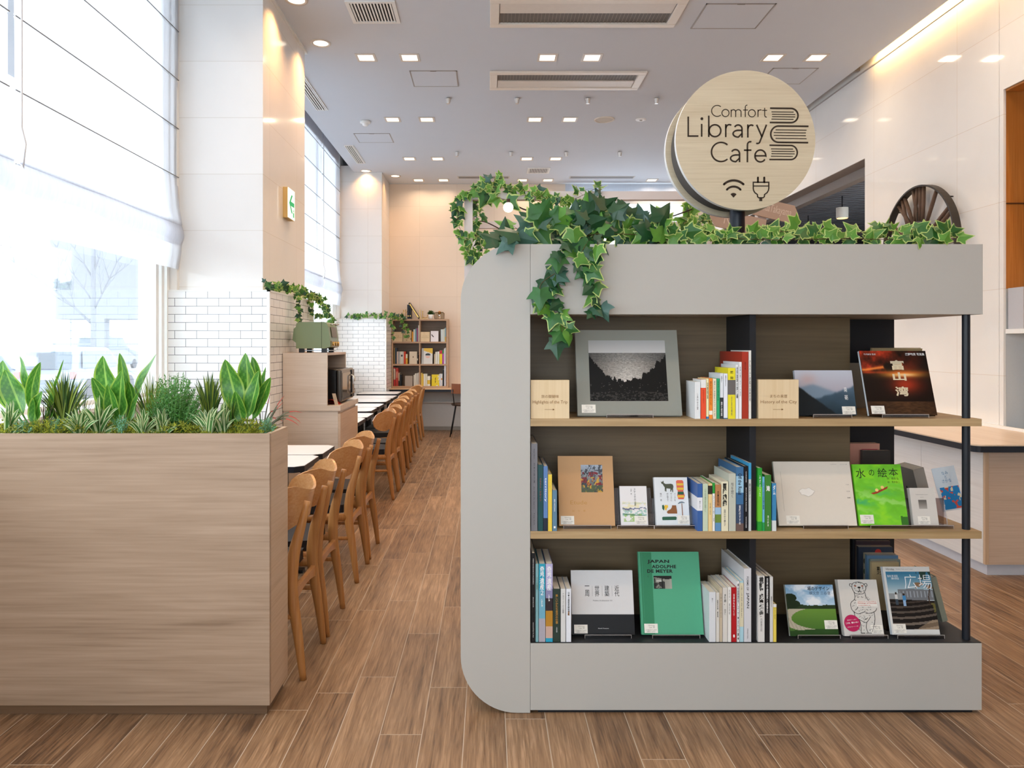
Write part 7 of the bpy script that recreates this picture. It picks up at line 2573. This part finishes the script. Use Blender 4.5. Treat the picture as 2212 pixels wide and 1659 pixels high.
# ivy on the tiled pillar cladding
garland('ivy_garland', [
    ([(-1.62, 5.40, 1.84), (-1.60, 5.7, 1.85), (-1.585, 6.1, 1.84), (-1.575, 6.45, 1.84), (-1.55, 6.8, 1.81), (-1.52, 7.05, 1.70), (-1.50, 7.15, 1.58)], 0.014, 0.048, (0.012, 0.03, 0.016), False),
    ([(-1.60, 6.05, 1.82), (-1.56, 6.1, 1.74), (-1.56, 6.08, 1.66), (-1.56, 6.05, 1.60)], 0.020, 0.045, (0.006, 0.015, 0.012), True),
    ([(-1.60, 6.5, 1.82), (-1.56, 6.62, 1.70), (-1.54, 6.75, 1.66)], 0.022, 0.045, (0.015, 0.015, 0.012), True)],
    'ivy trailing over the top of the near tiled pillar cladding', dark=0.3, rim=0.6, group='ivy on the tiled pillars')
garland('ivy_garland', [
    ([(-2.15, 11.34, 1.845), (-1.95, 11.34, 1.85), (-1.75, 11.34, 1.85), (-1.55, 11.38, 1.85), (-1.48, 11.75, 1.85), (-1.38, 11.95, 1.85)], 0.020, 0.058, (0.02, 0.008, 0.018), False),
    ([(-1.51, 11.6, 1.82), (-1.50, 11.62, 1.66), (-1.50, 11.62, 1.50)], 0.028, 0.055, (0.02, 0.015, 0.012), True),
    ([(-1.38, 11.97, 1.84), (-1.36, 11.94, 1.68), (-1.33, 11.94, 1.52)], 0.020, 0.060, (0.03, 0.01, 0.012), True)],
    'ivy trailing over the far tiled cladding onto the far bookshelf', dark=0.35, rim=0.5, group='ivy on the tiled pillars')

# ================================================================== FAR BOOKSHELF AND COUNTER
KF = 12.0 / 1600


def fz(py):
    return EYE - (py - 745) * KF


def fxx(px):
    return (px - 1056) * KF


M_fw = wood('far_shelf_ash', '#b39072', '#c4a285', '#a07d60', grain='x', rough=0.5)
fs_ = empty('wall_bookshelf', (fxx(907), 12.0, fz(838)), label='wooden six-compartment bookshelf on the far counter', cat='bookshelf')
o = fs_.location
FX0, FX1, FZT = fxx(846), fxx(968), fz(689)
ZC = fz(838)


def fbx(x0, x1, y0, y1, z0, z1, nm, m_=None):
    return MB().box(x0 - o.x, x1 - o.x, y0, y1, z0 - o.z, z1 - o.z).build(nm, m_ or M_fw, fs_)


fbx(FX0, fxx(849), 0, 0.28, ZC, FZT, 'side_panel')
fbx(fxx(964), FX1, 0, 0.28, ZC, FZT, 'side_panel')
fbx(fxx(905.2), fxx(908), 0.002, 0.26, ZC + 0.03, FZT - 0.028, 'divider')
fbx(fxx(849), fxx(964), 0.0, 0.28, FZT - 0.028, FZT, 'top_panel')
fbx(fxx(849), fxx(964), 0.0, 0.28, ZC, ZC + 0.03, 'bottom_panel')
fbx(fxx(849), fxx(964), 0.262, 0.28, ZC + 0.03, FZT - 0.028, 'back_panel', wood('far_shelf_back', '#7d6650', '#8f7660', grain='x'))
for py in (738, 786.3):
    for a, c in ((849, 905.2), (908, 964)):
        fbx(fxx(a), fxx(c), 0.003, 0.261, fz(py) - 0.026, fz(py), 'shelf')


def cp7(cx, cy_):
    return (840 + cx / 7.9, 640 + cy_ / 7.9)


rowz = {1: fz(738), 2: fz(786.3), 3: ZC + 0.03}


def far_book(row, c0, c1, ct, col, lab, bands=None, d=0.17, group='books in the far bookshelf'):
    px0, _ = cp7(c0, 0)
    px1, py = cp7(c1, ct)
    z0 = rowz[row]
    x0, x1, z1 = fxx(px0), fxx(px1), fz(py)
    h = z1 - z0
    r = empty('book', (x0, 12.02, z0), label=lab, cat='book', group=group)
    w_ = x1 - x0 - 0.002
    c = MB()
    c.box(0, w_, 0, d, 0, h)
    mats = [cm(col)]
    for k_, (a, e, cc) in enumerate(bands or ()):
        mats.append(cm(cc))
        c.box(-0.0005, w_ + 0.0005, -0.0008, 0.002, a * h, e * h, k_ + 1)
    c.build('cover', mats, r)
    MB().box(0.003, w_ - 0.003, 0.004, d - 0.003, h - 0.002, h + 0.0006).build('pages', M_page, r)
    return r, w_, h


FB = [
    (1, 392, 416, 603, '#e0962c', 'orange', None), (1, 418, 446, 565, '#cfd2c8', 'pale grey', None), (1, 448, 469, 553, '#6f9aa8', 'teal', None), (1, 471, 497, 545, '#8a4a6c', 'plum', None), (1, 499, 514, 495, '#dcd8cc', 'tall white', None),
    (1, 885, 908, 565, '#c9d2d2', 'pale blue-grey', None), (1, 910, 934, 563, '#dfe2dc', 'white', None), (1, 936, 955, 553, '#d3d8c8', 'pale green', None), (1, 957, 973, 535, '#9fc0cc', 'sky blue', [(0, 0.35, '#e0b45a')]),
    (2, 85, 98, 880, '#b9934c', 'slim tan', None), (2, 100, 133, 880, '#3a4654', 'navy', None), (2, 135, 157, 945, '#dcc8be', 'pale pink', None), (2, 159, 181, 945, '#9a9ca4', 'grey', None), (2, 183, 203, 945, '#e2ddd2', 'ivory', None), (2, 205, 235, 945, '#dcdad2', 'off-white', [(0.6, 0.75, '#4a4a50')]), (2, 237, 252, 945, '#e6d8cc', 'slim cream', None), (2, 254, 285, 942, '#cf4224', 'red', None), (2, 287, 317, 988, '#e0a838', 'yellow', [(0.6, 1.0, '#e8dcc0')]), (2, 481, 497, 1000, '#3a3230', 'small dark', [(0.4, 0.6, '#e0dccc')]),
    (2, 772, 789, 985, '#d8c4a4', 'sand', None), (2, 792, 823, 950, '#e2dcce', 'chalk white', None), (2, 825, 862, 945, '#dedbd0', 'thick white', None), (2, 864, 910, 925, '#e8c82a', 'thick yellow', [(0.75, 1.0, '#c03040')]), (2, 912, 937, 920, '#b04a9c', 'magenta', [(0.75, 1.0, '#3c8a4c')]), (2, 939, 955, 890, '#e0d6dc', 'pale lilac', None), (2, 957, 973, 878, '#e6e2e0', 'tall pale', None),
    (3, 80, 110, 1215, '#c8b8a8', 'red and beige', [(0, 0.35, '#b02a2a'), (0.93, 1.0, '#b02a2a')]), (3, 115, 159, 1225, '#b03a30', 'thick brick red', [(0.45, 0.8, '#c87868')]), (3, 162, 180, 1310, '#cdb9a0', 'slim beige', [(0, 0.4, '#2a2624')]), (3, 190, 210, 1335, '#2a3440', 'black and blue', None),
    (3, 420, 440, 1345, '#dcd6c8', 'small ivory', None), (3, 442, 470, 1320, '#d6d2c6', 'putty white', None), (3, 472, 490, 1315, '#e0ddd4', 'slim chalk', None), (3, 492, 512, 1305, '#dad6cc', 'taller chalk', None),
    (3, 545, 566, 1310, '#e2c46a', 'straw yellow', None), (3, 568, 590, 1325, '#e6c04a', 'golden', None), (3, 592, 620, 1325, '#e6e2d4', 'plain white', None), (3, 622, 652, 1325, '#dfdcca', 'eggshell', None), (3, 655, 706, 1365, '#e8e4d6', 'short white and yellow', [(0.2, 0.6, '#d8b43c')]),
    (3, 862, 888, 1325, '#d6dce2', 'icy white', None), (3, 890, 915, 1325, '#e2e2e2', 'white with orange mark', [(0.5, 0.65, '#d89a5a')]), (3, 918, 941, 1255, '#26282c', 'black', None), (3, 944, 973, 1180, '#dfdde4', 'tall white', None)]
rn = {1: 'top', 2: 'middle', 3: 'bottom'}
for row, c0, c1, ct, col, nm, bd in FB:
    side = 'left' if c0 < 520 else 'right'
    far_book(row, c0, c1, ct, col, '%s book standing in the %s %s compartment of the far bookshelf' % (nm, rn[row], side), bd, group='books in the far bookshelf')


def far_face(row, c0, c1, ct, col, lab, fn=None, tilt=8, blk=False):
    px0, _ = cp7(c0, 0)
    px1, py = cp7(c1, ct)
    z0 = rowz[row]
    x0, x1, z1 = fxx(px0), fxx(px1), fz(py)
    r = empty('index_block' if blk else 'book', (x0, 12.012, z0), (0 if blk else -R(tilt), 0, 0), label=lab, cat='wooden sign' if blk else 'book')
    w_, h = x1 - x0, z1 - z0
    if blk:
        MB().box(0, w_, 0, 0.03, 0, h).build('block', M_block, r)
        lettering(r, '本のある暮らし' if c0 < 500 else '食べることの愉しみ', w_ / 2, h * 0.58, w=w_ * 0.6, h=h * 0.08, m=mat('burnt_brown', '#8a6238', 0.7))
        lettering(r, 'Life with Books' if c0 < 500 else 'Pleasure of Eating', w_ / 2, h * 0.42, w=w_ * 0.75, h=h * 0.08, m=MATS['burnt_brown'])
    else:
        MB().box(0, w_, 0, 0.02, 0, h).build('cover', cm(col), r)
        MB().box(0.002, w_ - 0.002, 0.003, 0.017, h - 0.002, h + 0.0006).build('pages', M_page, r)
        if fn:
            picture('cover_art', r, 0, w_, 0, h, fn, 20, 24, y=-0.0008)
    return r


far_face(1, 72, 233, 608, '', 'pale wooden index block at the left of the far bookshelf', blk=True)
far_face(1, 540, 697, 608, '', 'pale wooden index block in the right top compartment of the far bookshelf', blk=True)
far_face(1, 240, 380, 572, '#cdb28c', 'tan book with speckled cover facing out in the far bookshelf', lambda U, V: lay(base(U, '#cdb490'), (vnoise(U, V, 9, 9, 2, 1) > 0.72), '#8a6a48'))
far_face(1, 712, 843, 590, '#e2dcdc', 'white book with dark brush stroke facing out in the far bookshelf', lambda U, V: lay(base(U, '#e4dedf'), (np.abs(V - 0.72 + U * 0.7 - 0.0) < 0.06) & (U > 0.1) & (U < 0.4), '#3a3030'))
far_face(2, 347, 478, 942, '#d8c8b0', 'plain cream book facing out in the far bookshelf', lambda U, V: lay(base(U, '#d8c8b0'), ((np.abs(U - 0.5) < 0.03) & (np.abs(V - 0.55) < 0.06)), '#5a4a3a'))
far_face(2, 555, 743, 885, '#d8d4cc', 'large book with yellow corner and half circles facing out in the far bookshelf', lambda U, V: lay(lay(lay(lay(base(U, '#d9d6d0'), (U < 0.2), '#b4b2ac'), (V > 0.85 - 0.25 * (U - 0.2)) & (U > 0.2), '#e0b84a'), (((U - 0.57) / 0.24) ** 2 + ((V - 0.52) / 0.17) ** 2 < 1) & (V > 0.53), '#3c4448'), (((U - 0.57) / 0.20) ** 2 + ((V - 0.50) / 0.14) ** 2 < 1) & (V < 0.5), '#e4b4a4'))
far_face(3, 272, 403, 1358, '#a89c90', 'plain taupe book facing out in the far bookshelf')
far_face(3, 728, 858, 1335, '#dcc838', 'yellow-splashed book facing out in the far bookshelf', lambda U, V: lay(lay(base(U, '#e6e2d4'), (vnoise(U, V, 3, 3, 12, 3) > 0.38), '#dcc42c'), (np.abs(U - 0.5) < 0.06) & (np.abs(V - 0.55) < 0.25) & (vnoise(U, V, 5, 14, 7, 1) > .4), '#6a5a20'))

# on top of the far shelf
ZT = FZT


def tp(c):
    return fxx(840 + c / 7.9)


for c0, c1, ct, cc, nm in ((308, 342, 140, '#22262e', 'taller black'), (345, 375, 165, '#1c1f26', 'second black')):
    r = empty('book', (tp(c0), 12.04, ZT), label=nm + ' ring file standing on top of the far bookshelf', cat='book')
    hh_ = fz(640 + ct / 7.9) - ZT
    MB().box(0, tp(c1) - tp(c0) - 0.002, 0, 0.18, 0, hh_).build('cover', cm(cc), r)
    MB().cyl(((tp(c1) - tp(c0)) / 2, -0.002, 0.05), 0.01, 0.002, axis='y', n=14).build('finger_hole', M_brass, r)
r = empty('book', (tp(497), 12.05, ZT + 0.002), (0, -R(33), 0), label='black and gold book leaning on top of the far bookshelf', cat='book')
MB().box(0, 0.030, 0, 0.16, 0, 0.30).build('cover', cm('#3a3028'), r)
MB().box(0.006, 0.024, -0.001, 0.0, 0.02, 0.28).build('gold_spine', M_brass, r)
r = empty('bookend', (tp(270), 12.08, ZT), label='brass letter-shaped bookend left of the black files', cat='bookend')
b = MB().box(-0.04, 0.05, -0.03, 0.03, 0, 0.006)
for x in (-0.03, 0.005, 0.045):
    b.cyl((x, 0, 0.006), 0.005, 0.15, n=8)
b.tube([(-0.03, 0, 0.15), (0.007, 0, 0.09), (0.045, 0, 0.15)], 0.005, n=6)
b.build('bookend', M_brass, r)
r = empty('bookend', (tp(590), 12.08, ZT), label='brass L-shaped bookend right of the leaning book', cat='bookend')
b = MB().box(-0.06, 0.07, -0.03, 0.03, 0, 0.006).box(-0.065, -0.058, -0.03, 0.03, 0.006, 0.155)
b.cyl((-0.02, 0, 0.006), 0.006, 0.12, n=8).cyl((-0.02, 0, 0.12), 0.014, 0.01, n=10).tube([(-0.02, 0, 0.03), (0.02, 0, 0.022), (0.055, 0, 0.03), (0.06, 0, 0.07)], 0.006, n=6)
b.build('bookend', M_brass, r)
r = empty('potted_plant', (tp(706), 12.08, ZT), label='small green plant in a white pot on the far bookshelf', cat='potted plant')
MB().lathe([(0.001, 0), (0.028, 0), (0.038, 0.075), (0.034, 0.075), (0.032, 0.066), (0.001, 0.066)], n=20).build('pot', M_white, r)
b = MB()
for i in range(60):
    a, e = rnd.uniform(0, 6.28), rnd.uniform(0.2, 1.3)
    d = Vector((math.cos(a) * math.cos(e), math.sin(a) * math.cos(e), math.sin(e)))
    t = d * rnd.uniform(.04, .09) + Vector((0, 0, 0.07))
    blade(b, (Vector((0, 0, 0.065)), Vector((t.x * .3, t.y * .3, t.z * .9)), t), 0.014, lance, mats=(0,), n=4)
b.build('leaves', ML_grass, r, fix=False)
r = empty('brass_ornament', (tp(858), 12.08, ZT), label='openwork brass ornament with a ball on the far bookshelf', cat='ornament')
b = MB()
for y in (-0.03, 0.03):
    b.tube([(-0.075, y, 0.004), (-0.075, y, 0.095), (-0.06, y, 0.11), (0.06, y, 0.11), (0.075, y, 0.095), (0.075, y, 0.004), (-0.075, y, 0.004)], 0.005, n=6)
for x in (-0.05, -0.025, 0.03, 0.055):
    b.box(x - 0.006, x + 0.006, -0.03, 0.03, 0.004, 0.108)
b.build('frame', mat('antique_brass', '#6f5636', 0.35, metal=0.7), r)
MB().sphere((0, 0.0, 0.105), 0.028, 16, 10).build('ball', mat('amber_ball', '#b5702a', 0.3), r)
MB().sphere((0, -0.035, 0.055), 0.020, 12, 8).build('lens', mat('chrome', '#d6d3ce', 0.2, metal=0.8), r)

fc = empty('far_counter', (0, 12.0, 0), label='long wood counter with dark edge along the far wall', cat='counter')
MB().box(-1.575, 2.6, -0.25, 0.305, ZC - 0.012, ZC - 0.0005).build('worktop', wood('counter_ash', '#cdaa88', '#dcbb9a', grain='x'), fc)
MB().box(-1.575, 2.6, -0.256, 0.305, ZC - 0.05, ZC - 0.0125).build('edge_band', M_edge, fc)
MB().box(-1.575, 2.6, 0.16, 0.305, 0.06, ZC - 0.051).build('front_panel', mat('counter_panel', '#c9c4be', 0.6), fc)
MB().box(-1.575, 2.6, 0.10, 0.159, 0.455, 0.475).build('ledge', mat('counter_panel', '#c9c4be', 0.6), fc)
MB().box(-1.575, 2.6, 0.17, 0.305, 0, 0.0595).build('toe_kick', mat('kick_grey', '#9c958c', 0.6), fc)
st_ = empty('bar_chair', (-0.40, 11.45, 0), label='brown bentwood chair with thin black legs at the far counter', cat='chair')
b = MB()
b.grid(lambda u, v: (-0.17 + 0.34 * u, -0.17 - 0.10 * (1 - abs(2 * u - 1) ** 2), 0.66 + 0.15 * v), 12, 3)
b.grid(lambda u, v: (-0.17 + 0.34 * u, -0.158 - 0.10 * (1 - abs(2 * u - 1) ** 2), 0.66 + 0.15 * v), 12, 3)
b.build('backrest', mat('walnut_shell', '#7a4426', 0.4), st_)
MB().lathe([(0.001, 0.46), (0.17, 0.465), (0.19, 0.485), (0.17, 0.50), (0.001, 0.495)], n=24).build('seat', mat('walnut_dark', '#3c2a20', 0.4), st_)
for sx in (-1, 1):
    for sy in (-1, 1):
        MB().tube([(sx * 0.11, sy * 0.11, 0.47), (sx * 0.19, sy * 0.19, 0.0)], 0.009, n=8).build('leg', M_black, st_)
    MB().tube([(sx * 0.13, -0.12, 0.48), (sx * 0.15, -0.21, 0.72)], 0.008, n=8).build('back_support', M_black, st_)

# ================================================================== RIGHT-HAND COUNTER
M_cw = wood('counter_side_window_lit', '#dcd9d5', '#e8e5e1', '#cfcac4', grain='y', rough=0.45, scale=0.7)  # side paler than the front: window light put into its colour
M_cf = wood('counter_oak_front', '#c2aa94', '#d0baa4', '#b09780', grain='x', rough=0.45, scale=0.8)
M_ct = wood('counter_top_wood', '#e0c6a8', '#ecd6bc', '#d4b797', grain='y', rough=0.3, scale=0.8)
rc = empty('service_counter', (3.0, 4.475, 0), label='pale wood service counter with black-edged top against the right wall', cat='counter')
Lc = 2.60
MB().box(0.03, 0.645, 0.03, Lc, 0, 0.0695).build('toe_kick', mat('kick_white', '#c9cbd2', 0.5), rc)
MB().box(0.0195, 0.645, 0.0195, Lc, 0.07, 0.7595).build('body', M_cf, rc)
for i in range(4):
    y0 = 0.02 + i * (Lc - 0.02) / 4
    MB().box(0, 0.019, y0 + 0.0015, y0 + (Lc - 0.02) / 4 - 0.0015, 0.072, 0.752).build('side_panel', M_cw, rc)
MB().box(0.022, 0.645, 0, 0.019, 0.072, 0.752).build('front_panel', M_cf, rc)
MB().box(-0.001, 0.0212, 0.0, 0.0185, 0.072, 0.752).build('corner_strip', wood('corner_ash', '#c0a283', '#ccb092', grain='z'), rc)


def rtop(g, z0, z1, nm, m_):
    x0, y0, rr_ = -0.11 + g, -0.075 + g, 0.05
    p = [(0.645, y0)] + [(x0 + rr_ - rr_ * math.sin(R(a)), y0 + rr_ - rr_ * math.cos(R(a))) for a in range(0, 91, 10)] + [(x0, Lc), (0.645, Lc)]
    MB().prism(p, z0, z1, axis='z').build(nm, m_, rc)


rtop(0.0, 0.7605, 0.797, 'edge_band', M_edge)
rtop(0.004, 0.7972, 0.805, 'worktop', M_ct)
MB().box(0.63, 0.658, 0, Lc, 0.8055, 0.825).build('upstand', M_wallwhite, rc)
# shelf board and display in the wood-lined recess
rs = empty('recess_shelf', (4.1, 4.2, 1.48), label='white shelf board under the cherry-wood recess at the right edge', cat='shelf')
MB().box(-0.435, 0.455, -3.0, 1.055, 0, 0.032).build('board', M_white, rs)
ap = empty('display_panel', (3.68, 5.12, 1.513), label='grey textile display box on the shelf at the right edge', cat='display box')
MB().box(0, 0.04, -0.02, 0.13, 0, 0.288).build('end_panel', mat('textile_light', '#bdbdc0', 0.9, noise_amt=0.08, noise_scale=200), ap)
MB().box(0.0405, 0.55, 0.11, 0.13, 0, 0.284).build('back_panel', mat('textile_taupe', '#8a7d72', 0.9, noise_amt=0.06, noise_scale=200), ap)
ms_ = empty('menu_stand', (3.84, 5.16, 1.513), label='black slanting easel with a small wooden piece at the right edge', cat='stand')
MB().tube([(-0.06, 0, 0.0), (0.06, 0.02, 0.27)], 0.006, n=8).build('leg', M_black, ms_)
MB().tube([(0.14, 0, 0.0), (0.06, 0.02, 0.27)], 0.006, n=8).build('leg', M_black, ms_)
MB().box(-0.02, 0.12, -0.02, 0.0, 0.02, 0.045).build('ledge', M_oak, ms_)

# ================================================================== WALL CLOCK
ck = empty('wall_clock', (3.60, 6.20, 2.21), label='large round skeleton clock with stick numerals on the cream wall', cat='clock')
M_ckm = mat('clock_iron', '#35302b', 0.5)
M_cks = wood('clock_stick_wood', '#5a4232', '#6f5540', '#3f2d20', grain='z', rough=0.7)


def ring(r0, r1, x0, x1, nm, n=72):
    b = MB()
    vs, fs = [], []
    for i in range(n):
        a = 2 * math.pi * i / n
        for (x, rr_) in ((x0, r0), (x0, r1), (x1, r1), (x1, r0)):
            vs.append((x, rr_ * math.sin(a), rr_ * math.cos(a)))
    for i in range(n):
        for k_ in range(4):
            fs.append((i * 4 + k_, i * 4 + (k_ + 1) % 4, ((i + 1) % n) * 4 + (k_ + 1) % 4, ((i + 1) % n) * 4 + k_))
    b.add(vs, fs, 0, False)
    return b.build(nm, M_ckm, ck)


ring(0.506, 0.520, -0.03, 0.03, 'outer_ring')
ring(0.208, 0.224, -0.025, 0.02, 'inner_ring')
NUM = {1: 'I', 2: 'II', 3: 'III', 4: 'IIII', 5: 'V', 6: 'VI', 7: 'VII', 8: 'VIII', 9: 'IX', 10: 'X', 11: 'XI', 12: 'XII'}
for hnum, s in NUM.items():
    segs, cur = [], 0.0
    for chh in s:
        if chh == 'I':
            segs.append((cur + 0.018, cur + 0.018))
            cur += 0.044
        elif chh == 'V':
            segs += [(cur + 0.045, cur + 0.012), (cur + 0.045, cur + 0.08)]
            cur += 0.092
        else:
            segs += [(cur + 0.012, cur + 0.075), (cur + 0.075, cur + 0.012)]
            cur += 0.092
    a = R(hnum * 30)
    rv = Vector((0, -math.sin(a), math.cos(a)))
    tv = Vector((0, -math.cos(a), -math.sin(a)))
    b = MB()
    for t0, t1 in segs:
        t0, t1 = t0 - cur / 2, t1 - cur / 2
        b.tube([rv * 0.222 + tv * t0 * 0.8, rv * 0.36 + tv * (t0 + t1) / 2, rv * 0.508 + tv * t1 * 1.1], [0.014, 0.016, 0.015], n=8)
    b.build('numeral', M_cks, ck)
for a, L_, nm in ((2, 0.30, 'minute_hand'), (-4, 0.20, 'hour_hand')):
    d = Vector((0, -math.sin(R(a)), math.cos(R(a))))
    MB().tube([d * -0.04 + Vector((-0.02, 0, 0)), d * L_ + Vector((-0.02, 0, 0))], [(0.007, 0.003), (0.003, 0.003)], n=6).build(nm, M_black, ck)
MB().cyl((-0.026, 0, 0), 0.026, 0.05, axis='x', n=20).build('movement', M_black, ck)
b = MB()
for a in (0, 90, 180, 270):
    b.tube([(0.01, 0.02 * math.sin(R(a)), 0.02 * math.cos(R(a))), (0.01, 0.21 * math.sin(R(a)), 0.21 * math.cos(R(a)))], 0.003, n=6)
for a in (45, 225, 135, 315):
    b.tube([(0.028, 0.51 * math.sin(R(a)), 0.51 * math.cos(R(a))), (0.0605, 0.51 * math.sin(R(a)), 0.51 * math.cos(R(a)))], 0.006, n=6)
b.build('spoke', M_black, ck)
